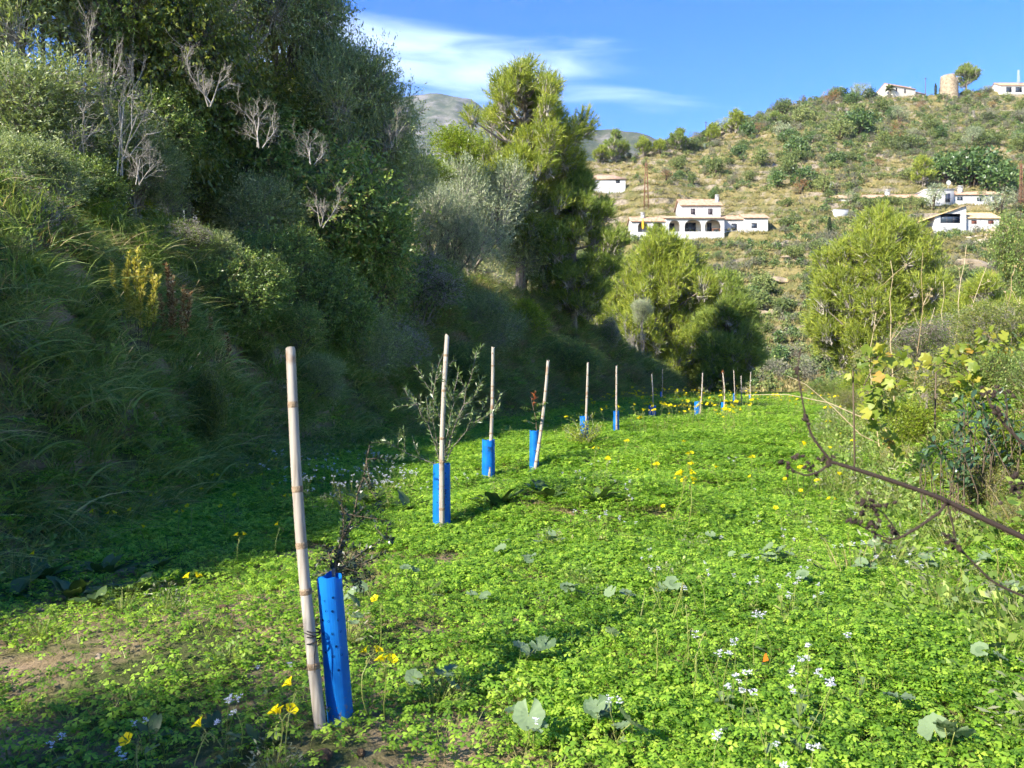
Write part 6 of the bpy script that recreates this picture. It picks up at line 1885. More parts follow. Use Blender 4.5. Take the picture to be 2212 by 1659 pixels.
def sorrel_meshes(seed, nb, H=0.27):
    r_ = np.random.default_rng(seed)
    s = Geo(); b = []
    tip = np.array([r_.normal(0, 0.05), r_.normal(0, 0.05), H])
    p = stem_path((0, 0, -0.02), tip, r_, 7, 0.10); s.tube(p, np.linspace(0.0026, 0.0018, 7), 5, 0, 0.6)
    for k in range(nb + 3):
        a = r_.random() * 6.28; e = p[-1] + np.array([math.cos(a) * 0.022, math.sin(a) * 0.022, (0.022 if k < nb else -0.012) + r_.normal(0, 0.006)])
        s.tube(np.stack([p[-1], (p[-1] + e) / 2 + [0, 0, 0.006], e]), 0.0012, 4, 0, 0.7)
        if k < nb:
            g = Geo(); funnel(g, e, (math.cos(a) * 0.55, math.sin(a) * 0.55 - 0.25, 0.75), 0.0245, a); b.append(g.mesh('bloom', [PETAL_Y]))
        else:
            s.tube(np.stack([e, e + [0, 0, -0.014]]), [0.003, 0.0012], 5, 0, 0.9)
    return s.mesh('flower_stem', [STALK], True), b


SORREL = [sorrel_meshes(s, nb) for s, nb in ((1, 1), (2, 2), (3, 3), (4, 3), (5, 1))]


def joined(meshes, name, mats):
    g = Geo()
    for me, m in meshes:
        V = np.empty(len(me.vertices) * 3, np.float32); me.vertices.foreach_get('co', V); V = V.reshape(-1, 3)
        R = np.empty(len(V), np.float32); me.attributes['rnd'].data.foreach_get('value', R)
        F = [tuple(p.vertices) for p in me.polygons]
        T = [f for f in F if len(f) == 3]; Q = [f for f in F if len(f) == 4]
        n0 = g.n
        g.V.append(V); g.R.append(R); g.n += len(V)
        if T: g.T.append(np.array(T, np.int32) + n0); g.mT.append(np.full(len(T), m))
        if Q: g.Q.append(np.array(Q, np.int32) + n0); g.mQ.append(np.full(len(Q), m))
    return g.mesh(name, mats)


SORREL_FAR = [joined([(st, 0)] + [(b, 1) for b in bl], 'far_flower', [STALK, PETAL_Y]) for st, bl in SORREL]


def sorrel(px, py, v, label, d=None):
    d = d or (EYE - 0.25) * FPX / (py - 820)
    for _ in range(4):
        x = (px - 1106) / FPX * d; z = gz(x, d); d = (EYE - z - 0.24) * FPX / (py - 820)
    x = (px - 1106) / FPX * d; z = gz(x, d)
    st, bl = SORREL[v]
    t = thing('yellow_flower', label, 'flower', (x, d, z), (0, 0, rng.uniform(-0.6, 0.6)), max(0.5, (ray(px, py, d).z - z) / 0.27), 'yellow funnel flowers in the clover')
    add('stem', st, t)
    for b in bl: add('bloom', b, t)


NEAR_Y = [
    (415, 1252, 1, 'yellow flower pair before the stones on the trodden patch'), (518, 1160, 1, 'yellow flower standing left of the nearest cane in the shade'), (595, 1140, 0, 'single yellow flower just left of the nearest cane'),
    (815, 1307, 0, 'single yellow flower right of the top of the dark blue shelter'), (802, 1414, 1, 'yellow flowers right of the dark blue shelter, left bloom pair'), (829, 1413, 2, 'bright bunch of yellow flowers right of the dark blue shelter'),
    (586, 1520, 2, 'bunch of three yellow flowers left of the foot of the nearest cane'), (618, 1497, 0, 'yellow flower just above the bunch left of the nearest cane foot'), (418, 1588, 0, 'low yellow flower among white ones near the picture bottom'),
    (282, 1621, 0, 'yellow flower lowest in the picture'), (1385, 1032, 3, 'tall bunch of yellow flowers on the shaded hollow edge'), (1437, 1100, 0, 'yellow flower on the lit mound before the hollow'),
    (1432, 1030, 2, 'yellow bunch right of the tall one at the hollow'), (1482, 1046, 1, 'yellow flower pair at the end of the shaded strip'), (1795, 1082, 1, 'yellow flower near the dark dry stalk tip'),
    (1735, 1066, 0, 'yellow flower left of the dark dry stalk loop'), (1682, 1104, 0, 'yellow flower in the lit field left of the dark seed heads'), (1700, 1040, 0, 'yellow flower below the dark stalk fork'), (1762, 1042, 1, 'yellow flowers under the dark stalk fork'),
    (1620, 1035, 0, 'yellow flower on the right of the shaded strip'), (1500, 1060, 0, 'small yellow flower under the shaded strip'), (1460, 1062, 0, 'small yellow flower beside the yellow bunch at the hollow')]
for a_ in NEAR_Y: sorrel(*a_)
for k, (px, py) in enumerate([(200, 1112), (222, 1080), (241, 1113), (281, 1108), (325, 1076), (326, 1145), (386, 1110), (408, 1100), (430, 1032), (441, 1062), (466, 1030), (510, 1075), (566, 1030), (600, 1052), (622, 1075), (66, 1205), (480, 1100), (540, 1010), (590, 995)]):
    sorrel(px, py, [0, 4, 1, 0][k % 4], 'yellow flower in the shade at the foot of the bank', None)
# farther flowers: small copies
def far_flower(px, py, v, s=1.0):
    d = (EYE - 0.25) * FPX / max(py - 820, 24)
    d = min(d, 44)
    x = (px - 1106) / FPX * d; z = gz(x, d)
    add('yellow_flower', SORREL_FAR[v], None, (x, d, z), (0, 0, rng.random() * 6.28), 1.15 * s, label='yellow flower among the many around the far canes', category='flower', group='far yellow flowers')
n = 0
while n < 264:
    px = rng.normal(1480, 130); py = 862 + abs(rng.normal(0, 26))
    if px < 1180 or px > 1860 or py > 990: continue
    d = (EYE - 0.25) * FPX / max(py - 820, 24); x = (px - 1106) / FPX * d
    if x - np.interp(d, _fy, _fx) < 0.3: continue
    far_flower(px, py, int(rng.integers(0, 5)), rng.uniform(1.0, 1.9)); n += 1
for k in range(16):
    px = rng.uniform(1150, 1850); py = rng.uniform(930, 1060)
    far_flower(px, py, int(rng.integers(0, 5)), rng.uniform(0.8, 1.1))
# flower stalks without blooms, seen as pale strokes
SK = []
for s_ in (1, 2, 3):
    r_ = np.random.default_rng(s_ + 50); g = Geo()
    for q in range(5):
        b = np.array([r_.normal(0, 0.07), r_.normal(0, 0.07), 0]); e = b + np.array([r_.normal(0, 0.05), r_.normal(0, 0.05), r_.uniform(0.16, 0.3)])
        p = stem_path(b, e, r_, 6, 0.08); g.tube(p, 0.0022, 4, 0, r_.random())
        for c in range(3): g.tube(np.stack([p[-1], p[-1] + np.array([r_.normal(0, 0.01), r_.normal(0, 0.01), -0.018])]), [0.0015, 0.0028], 4, 0, 0.9)
    SK.append(g.mesh('spent_stalks', [STALK]))
x, y = throw(900, 3.0, 44)
w, thin = field_weight(x, y)
k = (rng.random(len(x)) < 0.15 + 0.7 * sstep(9, 16, y)) & (w > 0.3)
x, y = x[k], y[k]
scatter('spent_stalks', np.stack([x, y, ground_z(x, y)], 1), np.stack([0 * x, 0 * x, rng.random(len(x)) * 6.28], 1), rng.uniform(0.8, 1.2, len(x)) * np.interp(y, [3, 40], [1, 1.5]), rng.integers(0, 3, len(x)), SK, kind='stuff', label='pale spent flower stalks in the clover')


# ---- white rocket flowers
def rocket_meshes(seed, H=0.36, nst=3, leafy_=True):
    r_ = np.random.default_rng(seed); s = Geo(); bl = []
    for q in range(nst):
        e = np.array([r_.normal(0, 0.07), r_.normal(0, 0.07), H * r_.uniform(0.7, 1.05)])
        p = stem_path((0, 0, -0.02), e, r_, 8, 0.07); s.tube(p, np.linspace(0.0028, 0.0014, 8), 4, 0, r_.random())
        for k in range(4, 8):           # thin pods along the stem
            d = norm(r_.normal(size=3) + np.array([0, 0, 0.5])); s.tube(np.stack([p[k], p[k] + d * 0.03]), [0.0008, 0.0012], 3, 0, 0.5)
        g = Geo()
        for k in range(9):
            a = r_.random() * 6.28; rr = 0.020 * math.sqrt(r_.random()); c = p[-1] + np.array([rr * math.cos(a), rr * math.sin(a), 0.026 * r_.random()])
            for j in range(4):
                b = j * math.pi / 2 + a; d = np.array([math.cos(b), math.sin(b) , 0.25 + 0.8 * math.sin(k * 2.1)]); sd = np.array([-math.sin(b), math.cos(b), 0])
                g.put([c, c + d * 0.006 + sd * 0.0034, c + d * 0.0105, c + d * 0.006 - sd * 0.0034], [(0, 1, 2, 3)], r_.random())
        bl.append(g.mesh('white_blossom', [PETAL_W]))
        if leafy_:
            for k in range(5):
                i = r_.integers(0, 4); d = norm(np.array([r_.normal(), r_.normal(), 0.5])); side = norm(np.cross(d, [0, 0, 1.0])); L_ = r_.uniform(0.05, 0.11)
                c = p[i]; P = [c, c + d * L_ * .35 + side * L_ * .14, c + d * L_ * .75 + side * L_ * .17, c + d * L_ - [0, 0, L_ * .2], c + d * L_ * .75 - side * L_ * .17, c + d * L_ * .35 - side * L_ * .14]
                s.put(P, [(0, 1, 2, 3), (0, 3, 4, 5)], r_.random(), 1)
    return s.mesh('rocket_stems', [STALK, ROCKET]), bl


WHITES = [rocket_meshes(s, nst=n_) for s, n_ in ((1, 3), (2, 2), (3, 4), (4, 1))]
WHITES_FAR = [joined([(st, 0)] + [(b, 2) for b in bl], 'far_white', [STALK, ROCKET, PETAL_W]) for st, bl in WHITES]


def white(px, py, v, label, s=1.0):
    d = (EYE - 0.3 * s) * FPX / (py - 820)
    x = (px - 1106) / FPX * d; z = gz(x, d)
    st, bl = WHITES[v]
    t = thing('white_flower', label, 'flower', (x, d, z), (0, 0, rng.random() * 6.28), s * 0.75, 'small white flowers in the clover')
    add('stem', st, t)
    for b in bl: add('blossom', b, t)


for px, py, v, lb, s in [
        (1572, 1390, 2, 'upper left white flower clump of the bottom right group', 1.0), (1600, 1440, 0, 'white flower clump left of the orange leaf', 1.0), (1640, 1340, 1, 'white flowers above the orange leaf', 1.0), (1712, 1455, 2, 'fullest white flower clump right of the orange leaf', 1.05),
        (1752, 1395, 0, 'white flower clump highest of the bottom right group', 1.0), (1745, 1440, 1, 'white flowers beside the fullest clump', 1.0), (1652, 1492, 3, 'single white flower stem under the orange leaf', 1.0), (1730, 1590, 0, 'white flowers low in the bottom right group', 1.0), (1850, 1385, 3, 'pale single flower stem right of the bottom right group', 1.0),
        (1355, 1500, 1, 'white flowers by the thin bare patch of the field', 0.8), (1150, 1560, 3, 'white flower stem near the picture bottom middle', 0.8), (1560, 1585, 1, 'white flowers near the picture bottom, left of the bottom right group', 0.8), (1690, 1592, 3, 'bluish white flower stem at the picture bottom', 0.7),
        (130, 1573, 1, 'white flower in the shaded bottom corner', 0.7), (237, 1607, 1, 'white flower beside the lowest yellow flower', 0.7), (478, 1545, 0, 'white flowers among grey leaves left of the nearest cane foot', 0.75), (500, 1548, 1, 'white flower left of the yellow bunch at the cane', 0.75), (625, 1485, 3, 'white flower close left of the nearest cane', 0.7), (565, 1465, 3, 'white flower in the trodden grass', 0.6), (325, 1555, 1, 'white flower in the shaded grass near the picture bottom', 0.6),
        (755, 1300, 3, 'white flower right behind the dark blue shelter', 0.7), (1825, 1170, 1, 'white flowers under the dark dry stalk', 0.8), (1990, 1230, 3, 'white flower by the mallow leaves at the picture edge', 0.8), (1550, 1165, 3, 'lone white flower in the lit field', 0.8)]:
    white(px, py, v, lb, s)
for k in range(70):
    px, py = rng.normal(760, 95), rng.uniform(972, 1060)
    if px < 560 or px > 1010: continue
    d = (EYE - 0.3) * FPX / (py - 820); x = (px - 1106) / FPX * d
    add('white_flower', WHITES_FAR[k % 4], None, (x, d, gz(x, d)), (0, 0, rng.random() * 6.28), rng.uniform(0.6, 0.95), label='white flower among the many in the shade behind the nearest cane', category='flower', group='white flowers in the shade of the bank')
for k in range(36):
    px, py = rng.uniform(1180, 2050), rng.uniform(960, 1300)
    d = (EYE - 0.2) * FPX / (py - 820); x = (px - 1106) / FPX * d
    add('white_flower', WHITES_FAR[k % 4], None, (x, d, gz(x, d)), (0, 0, rng.random() * 6.28), rng.uniform(0.5, 0.8), label='tiny white flower dotted through the sunny field', category='flower', group='white flowers dotted in the field')


# ---- mallow plants: pleated round leaves on stalks
def mallow_leaf(seed):
    r_ = np.random.default_rng(seed); g = Geo(); n = 22
    a = np.linspace(0.28, 2 * math.pi - 0.28, n + 1)
    lob = 1 + 0.07 * np.cos(a * 6.5) + r_.normal(0, 0.015, n + 1)
    ple = 0.15 * np.where(np.arange(n + 1) % 2 == 0, 1, -1)
    ring1 = np.stack([0.5 * np.cos(a), 0.5 * np.sin(a), 0.13 + ple * 0.45], 1); ring2 = np.stack([lob * np.cos(a), lob * np.sin(a), 0.20 + ple * 0.55 + 0.08 * np.cos(a * 2 + seed)], 1)
    V = np.concatenate([[(0, 0, 0)], ring1, ring2])
    g.put(V, [(0, 1 + k, 2 + k) for k in range(n)], r_.random()); V2 = V
    g.put(V2, [(1 + k, n + 2 + k, n + 3 + k, 2 + k) for k in range(n)], r_.random())
    return g.mesh('mallow_leaf', [MALLOW], False)


ML = [mallow_leaf(s) for s in (1, 2, 3)]


def mallow(px, py, nl, label, size=0.042, tall=0.13):
    p = on_field(px, py + 12)
    t = thing('mallow_plant', label, 'plant', tuple(p), group='mallow plants in the clover')
    g = Geo()
    for k in range(nl):
        a = rng.random() * 6.28; r = rng.uniform(0.02, 0.14) if k else 0.03
        h = tall * rng.uniform(0.7, 1.15)
        c = np.array([r * math.cos(a), r * math.sin(a), h])
        g.tube(stem_path((0, 0, -0.01), c, rng, 5, 0.08), 0.0018, 4, 0, 0.6)
        s = size * rng.uniform(0.65, 1.15)
        add('leaf', ML[k % 3], t, tuple(c), (rng.normal(0.15, 0.35), rng.normal(0, 0.35), rng.random() * 6.28), s)
    add('stalk', g.mesh('mallow_stalks', [STALK]), t)


for px, py, nl, lb in [
        (1255, 1305, 3, 'mallow with folded grey-green leaves right of the middle of the field'), (1315, 1325, 3, 'mallow cluster beside the field stone'), (1415, 1300, 3, 'mallow leaves just right of the field stone'), (1030, 1318, 2, 'mallow leaves on the lit slope below the olive sapling'), (955, 1312, 2, 'mallow leaf pair left on the lit slope'),
        (865, 1275, 3, 'mallow leaves near the top of the dark blue shelter'), (770, 1310, 5, 'mallow clump touching the dark blue shelter'), (775, 1385, 2, 'mallow leaves in front of the yellow bunch by the shelter'), (1150, 1240, 2, 'mallow leaves in the middle distance below the mound'), (1185, 1185, 4, 'pale mallow leaves on the mound'),
        (1075, 1205, 2, 'small mallow leaves left on the mound'), (1620, 1228, 5, 'mallow row with broad leaves in the sunny field'), (1670, 1218, 4, 'mallow beside the row of broad leaves'), (1715, 1232, 3, 'mallow with large pleated leaf in the sunny field'), (1725, 1275, 3, 'fan-leaved mallow below the pleated one'), (1790, 1185, 2, 'two mallow leaves below the dark stalk loop'),
        (1855, 1255, 4, 'mallow under the thin dark stem'), (1910, 1205, 5, 'lush mallow below the dark main stalk'), (1985, 1235, 5, 'lush mallow near the picture edge'), (2060, 1190, 6, 'mallow patch right under the dark stalk'), (2130, 1230, 6, 'mallow patch at the picture edge'), (2180, 1300, 5, 'mallow lowest at the picture edge'), (2180, 1480, 3, 'mallow leaves low in the corner'),
        (1165, 1450, 2, 'dark mallow leaves by the thin bare patch'), (1110, 1450, 2, 'mallow left of the thin bare patch'), (1335, 1400, 1, 'single mallow leaf by the thin bare patch'), (960, 1520, 3, 'shaded mallow leaf right of the dark blue shelter'), (900, 1500, 2, 'shaded low mallow beside the shelter'),
        (1160, 1628, 3, 'large mallow leaves at the picture bottom'), (1285, 1600, 3, 'mallow at the picture bottom right of the large leaves'), (1335, 1640, 2, 'round mallow leaf at the very bottom'), (2040, 1640, 3, 'large mallow leaves in the bottom right corner'), (1950, 1560, 1, 'single mallow leaf in the bottom right'), (1540, 1180, 2, 'mallow leaves in the far sunny field')]:
    mallow(px, py, nl, lb, 0.05 if py > 1550 else 0.042)


# ---- broad-leaved rosettes
def broad_leaf(seed):
    r_ = np.random.default_rng(seed); g = Geo(); n = 7
    t = np.linspace(0, 1, n); w = 0.22 * np.sin(np.clip(t * 0.9 + 0.08, 0, 1) * math.pi) ** 0.8
    z = 0.35 * t - 0.42 * t ** 2
    rows = []
    for i in range(n):
        wv = 0.03 * math.sin(i * 2.3 + seed)
        rows += [(t[i], -w[i], z[i] + 0.04 + wv), (t[i], 0, z[i]), (t[i], w[i], z[i] + 0.04 - wv)]
    g.put(rows, [(i * 3 + c, i * 3 + c + 3, i * 3 + c + 4, i * 3 + c + 1) for i in range(n - 1) for c in (0, 1)], r_.random())
    return g.mesh('broad_leaf', [DOCK], True)


BL = [broad_leaf(s) for s in (1, 2, 3)]


def rosette(px, py, nl, size, label):
    p = on_field(px, py + 15)
    t = thing('broadleaf_plant', label, 'plant', tuple(p), group='broad-leaved weeds in the shade')
    for k in range(nl):
        a = k * 2.4 + rng.normal(0, 0.3)
        add('leaf', BL[k % 3], t, (0.02 * math.cos(a), 0.02 * math.sin(a), 0.01), (rng.normal(0, 0.15), -rng.uniform(0.15, 0.95), a), size * rng.uniform(0.7, 1.15))


for px, py, nl, s, lb in [
        (30, 1280, 9, 0.20, 'broad-leaved weed at the picture edge below the bank'), (95, 1245, 9, 0.2, 'broad-leaved weed behind the one at the edge'), (160, 1285, 10, 0.2, 'large broad-leaved weed with upright leaves'), (225, 1235, 9, 0.19, 'dark broad-leaved weed under the yellow flowers'), (290, 1275, 9, 0.18, 'broad-leaved weed beside the trodden patch'),
        (330, 1225, 8, 0.17, 'broad-leaved weed behind the trodden patch'), (150, 1195, 8, 0.18, 'small broad-leaved weed at the bank foot'), (50, 1205, 8, 0.18, 'broad-leaved weed in the dark bank corner'), (210, 1300, 7, 0.15, 'low broad-leaved weed on the patch edge'),
        (800, 1085, 8, 0.24, 'broad-leaved weed in the dark strip left of the bright blue shelter'), (880, 1095, 9, 0.24, 'broad-leaved weed beside the bright blue shelter'), (1080, 1085, 8, 0.24, 'broad-leaved weed behind the lit mound'), (1180, 1070, 8, 0.24, 'broad-leaved weed in the hollow behind the mound'),
        (1290, 1075, 8, 0.22, 'spiky grey weed in the hollow right of the mound'), (470, 1570, 10, 0.07, 'grey leafy weed left of the nearest cane foot'), (560, 1600, 9, 0.07, 'low grey weed by the nearest cane foot'), (330, 1590, 8, 0.08, 'low weed in the shaded bottom'), (1580, 1570, 8, 0.10, 'leafy weed under the white flowers'), (1700, 1560, 8, 0.10, 'upright leafy weed under the fullest white clump')]:
    rosette(px, py, nl, s, lb)

# ---- stones and clods
PEB = plain_mat('field_stone', [(0.0, (0.30, 0.22, 0.13)), (0.5, (0.46, 0.36, 0.24)), (1.0, (0.58, 0.49, 0.36))], 6, 0.9, 0.1, 0.6)
CLOD = plain_mat('dry_clod', [(0.0, (0.19, 0.12, 0.07)), (1.0, (0.38, 0.27, 0.17))], 14, 0.95, 0.05, 1.0)
for m_ in ROCKS: pass
STN = [rock_mesh(s, 2) for s in (11, 12, 13)]
for m_ in STN: m_.materials.clear(); m_.materials.append(PEB)
CLD = [rock_mesh(s, 3) for s in (21, 22)]
for m_ in CLD: m_.materials.clear(); m_.materials.append(CLOD)
for k, (px, py, w, lb, ms) in enumerate([
        (412, 1304, 34, 'pale flat stone on the edge of the trodden patch', STN), (480, 1312, 30, 'brown clod beside the pale flat stone', CLD), (740, 1238, 22, 'pale stone behind the dark blue shelter', STN), (1357, 1302, 26, 'ochre stone lying in the sunny clover', STN), (25, 1572, 26, 'stone in the shaded bottom corner', STN),
        (110, 1528, 24, 'clod in the shaded bottom corner', CLD), (700, 1640, 60, 'crumbly soil heaped at the foot of the nearest cane', CLD), (1955, 1650, 20, 'small stone at the bottom edge', STN), (65, 1345, 22, 'pale clod at the end of the trodden patch', CLD), (215, 1415, 26, 'flat pale stone in the trodden patch', STN), (780, 1625, 30, 'soil clod at the foot of the dark blue shelter', CLD), (1640, 1545, 16, 'small stone under the white flowers', STN)]):
    p = on_field(px, py + 6); s = w / FPX * p.y / 2
    add('stone' if ms is STN else 'soil_clod', ms[k % len(ms)], None, (p.x, p.y, p.z + 0.2 * s), (rng.normal(0, .3), rng.normal(0, .3), rng.random() * 6), (s, s * 0.8, s * 0.62), label=lb, category='stone' if ms is STN else 'clod')
g = Geo(); leaves(g, np.zeros((1, 3)), np.array([[0.3, -0.2, 1.0]]), 0.045, 0.035, rng, 0, 0.3)
ORANGE = leaf_mat('orange_dry_leaf', [(0.0, (0.55, 0.12, 0.01)), (1.0, (0.65, 0.2, 0.02))], trans=0.3)
p = on_field(1647, 1462)
t = thing('fallen_leaf', 'small bright orange leaf caught among the white flowers', 'leaf', (p.x, p.y, p.z + 0.06)); add('blade', g.mesh('orange_leaf', [ORANGE]), t)
# ------------------------------------------------------------------ the bank's single plants
rng = np.random.default_rng(909)
SPIKE_Y = leaf_mat('yellow_spike_leaf', [(0.0, (0.22, 0.24, 0.03)), (0.5, (0.46, 0.42, 0.06)), (1.0, (0.62, 0.52, 0.16))], trans=0.35, rough=0.7)
SPIKE_R = leaf_mat('rusty_spike_leaf', [(0.0, (0.18, 0.08, 0.03)), (0.5, (0.36, 0.20, 0.09)), (1.0, (0.58, 0.44, 0.24))], trans=0.3, rough=0.8)


def spikes(label, spots, mat, base):
    p = on_field(*base)
    t = thing('spike_plant', label, 'plant', tuple(p), group='flower spike plants on the bank')
    for px, py, h in spots:
        e = np.array(ray(px, py, p.y - 0.75)) - np.array(p); ln = h / FPX * p.y
        b = e - np.array([rng.normal(0, 0.03), 0.05, ln])
        g = Geo(); pts = stem_path(b * [0.6, 0.6, 1.0] - [0, 0, 0.35], e, rng, 9, 0.03)
        g.tube(pts, np.linspace(0.005, 0.002, 9), 4, 1)
        n = 240; s = 0.35 + 0.65 * rng.random(n)
        P = np.stack([np.interp(s, np.linspace(0, 1, 9), pts[:, i]) for i in range(3)], 1) + rng.normal(0, 0.012, (n, 3)) * (1.35 - s)[:, None]
        leaves(g, P, rng.normal(0, 0.6, (n, 3)) + np.array([0, 0, 0.8]), 0.055, 0.018, rng, 0)
        add('spike', g.mesh('flower_spike', [mat, TWIG_BROWN]), t)


spikes('yellow-green flower spikes lit by sun on the dark bank', [(238, 570, 90), (268, 590, 80), (280, 545, 120), (294, 560, 120), (300, 540, 120), (316, 578, 110), (326, 572, 100), (345, 600, 90)], SPIKE_Y, (300, 690))
spikes('rusty brown flower spikes right of the yellow-green ones', [(362, 575, 100), (375, 600, 90), (398, 620, 80), (410, 632, 70), (345, 640, 80), (325, 660, 80), (380, 650, 70)], SPIKE_R, (370, 715))
spikes('two small rusty spikes alone near the nearest cane top', [(455, 690, 50), (490, 722, 60)], SPIKE_R, (475, 790))
B('dead_branches', 'white dead twig fan lying on the dark bank below the spikes', 'dead branches', 'twig', 1, 402, 752, 7.8, 70, 52, yaw=0.9)
B('dead_branches', 'thin grey dead twigs in the dark bank left of the second cane', 'dead branches', 'twig', 0, 745, 640, 12.0, 55, 75, yaw=2.0)
B('dead_branches', 'grey twig spray over the brownish bush', 'dead branches', 'twig', 1, 560, 350, 11.8, 70, 70, yaw=2.6)
B('dead_branches', 'bare twig spray against the sky at the top of the hedge', 'dead branches', 'twig', 0, 725, 40, 14.5, 60, 70, yaw=0.3)
B('dead_branches', 'grey twig spray on the low sunlit olive', 'dead branches', 'twig', 1, 170, 260, 11.4, 70, 85, yaw=1.7)
for px, py, rx, ry, lb in [(447, 900, 34, 92, 'tall leafy light green weed in the dark bank left of the nearest cane'), (186, 795, 26, 26, 'small leafy weed in the dark bank under the fluffy climber'), (240, 880, 26, 26, 'leafy weed low in the dark bank'), (405, 800, 22, 30, 'bright leafy weed under the white dead twig fan'), (545, 770, 22, 24, 'tiny leafy weed left of the nearest cane top'), (60, 1020, 40, 40, 'dull leafy weed at the edge of the dark bank'), (1250, 640, 30, 26, 'leafy weed on the bright bank crest')]:
    B('leafy_weed', lb, 'plant', 'ivy', 0, px, py, 29.0 if px > 1000 else 6.4, rx, ry)
for k in range(26):          # dry grass stalks catching light
    px, py = rng.uniform(120, 640), rng.uniform(600, 900)
    p = on_field(px, py + 40); h = rng.uniform(0.3, 0.7); a = rng.normal(0.5, 0.8)
    g = Geo(); e = np.array([math.sin(a) * h * 0.8 + 0.15, -0.15, h]); g.tube(stem_path((0, 0, -0.05), e, rng, 6, 0.1), [0.0028, 0.0026, 0.0024, 0.002, 0.0016, 0.001], 4, 0, rng.random())
    g.tube(np.stack([e, e + np.array([0.04, 0, 0.06])]), [0.002, 0.005], 4, 0, 0.9)
    t = thing('dry_grass_stalk', 'pale dry grass stalk arching over the dark bank', 'grass stalk', tuple(p), group='pale grass stalks on the dark bank'); add('stem', g.mesh('dry_stalk', [GRASS_DRY]), t)

# ------------------------------------------------------------------ the low bank opposite: vine, shrub, dry stalks
VINE_LEAF = leaf_mat('vine_leaf', [(0.0, (0.11, 0.17, 0.02)), (0.45, (0.26, 0.32, 0.035)), (0.85, (0.36, 0.36, 0.05)), (0.97, (0.42, 0.22, 0.04)), (1.0, (0.38, 0.10, 0.03))], trans=0.42, rough=0.45, spec=0.35, obj_var=0.9)


def vine_leaf(seed):
    r_ = np.random.default_rng(seed); g = Geo()
    a = np.linspace(0.35, 2 * math.pi - 0.35, 16); r = 1 + 0.18 * np.cos(a * 5 + math.pi) + r_.normal(0, 0.05, 16)
    ring = np.stack([-r * np.cos(a), r * np.sin(a), -0.18 * np.abs(np.sin(a)) * r + r_.normal(0, 0.05, 16)], 1)
    g.put(np.concatenate([[(0, 0, 0)], ring]), [(0, k + 1, k + 2) for k in range(15)], 0.5)
    return g.mesh('vine_leaf', [VINE_LEAF])


VL = [vine_leaf(s) for s in (1, 2, 3)]
VINES = [('yellow-green grape vine trailing along the low bank', 8.0, [((1845, 800), (1900, 770), (1960, 785)), ((1900, 775), (1985, 790), (2060, 765)), ((1860, 850), (1930, 830), (1990, 860)), ((1880, 900), (1905, 930), (1925, 960)), ((1870, 880), (1890, 860), (1935, 880))], 150),
         ('red-tinged grape vine climbing the low bank at the picture edge', 8.6, [((2020, 800), (2090, 760), (2160, 770)), ((2080, 830), (2140, 790), (2215, 740)), ((2130, 720), (2180, 740), (2230, 700)), ((2060, 860), (2130, 850), (2220, 830)), ((2090, 790), (2100, 830), (2130, 870))], 180)]
for lb, d, lines, nl in VINES:
    p0 = Vector(((lines[0][0][0] - 1106) / FPX * d, d, 0)); p0.z = gz(p0.x, d)
    t = thing('grape_vine', lb, 'vine', tuple(p0))
    g = Geo(); paths = []
    for ln in lines:
        q = np.array([np.array(ray(a_, b_, d + rng.normal(0, 0.25))) - np.array(p0) for a_, b_ in ln])
        tt = np.linspace(0, 1, 9)[:, None]; pts = (1 - tt) ** 2 * q[0] + 2 * tt * (1 - tt) * (q[1] * 2 - (q[0] + q[2]) / 2) + tt ** 2 * q[2]
        pts = pts + rng.normal(0, 0.02, pts.shape); g.tube(pts, np.linspace(0.006, 0.002, 9), 5); paths.append(pts)
    for k_, pts in enumerate(paths[1:]): g.tube(np.stack([paths[0][min(8, 2 + k_ * 2)], (paths[0][4] + pts[0]) / 2 + [0, 0.1, -0.1], pts[0]]), 0.005, 5)
    g.tube(np.stack([paths[0][0], paths[0][0] * 0.5 + [0.05, 0.1, 0], np.array([0.1, 0.2, -0.1])]), [0.008, 0.01, 0.012], 5)
    add('stem', g.mesh('vine_stem', [TWIG_BROWN]), t)
    for k in range(nl):
        pts = paths[rng.integers(0, len(paths))]; c = pts[rng.integers(0, 9)] + rng.normal(0, 0.06, 3)
        add('leaf', VL[k % 3], t, tuple(c), (rng.normal(1.0, 0.45), rng.normal(0, 0.5), rng.normal(0, 0.9)), rng.uniform(0.032, 0.062))

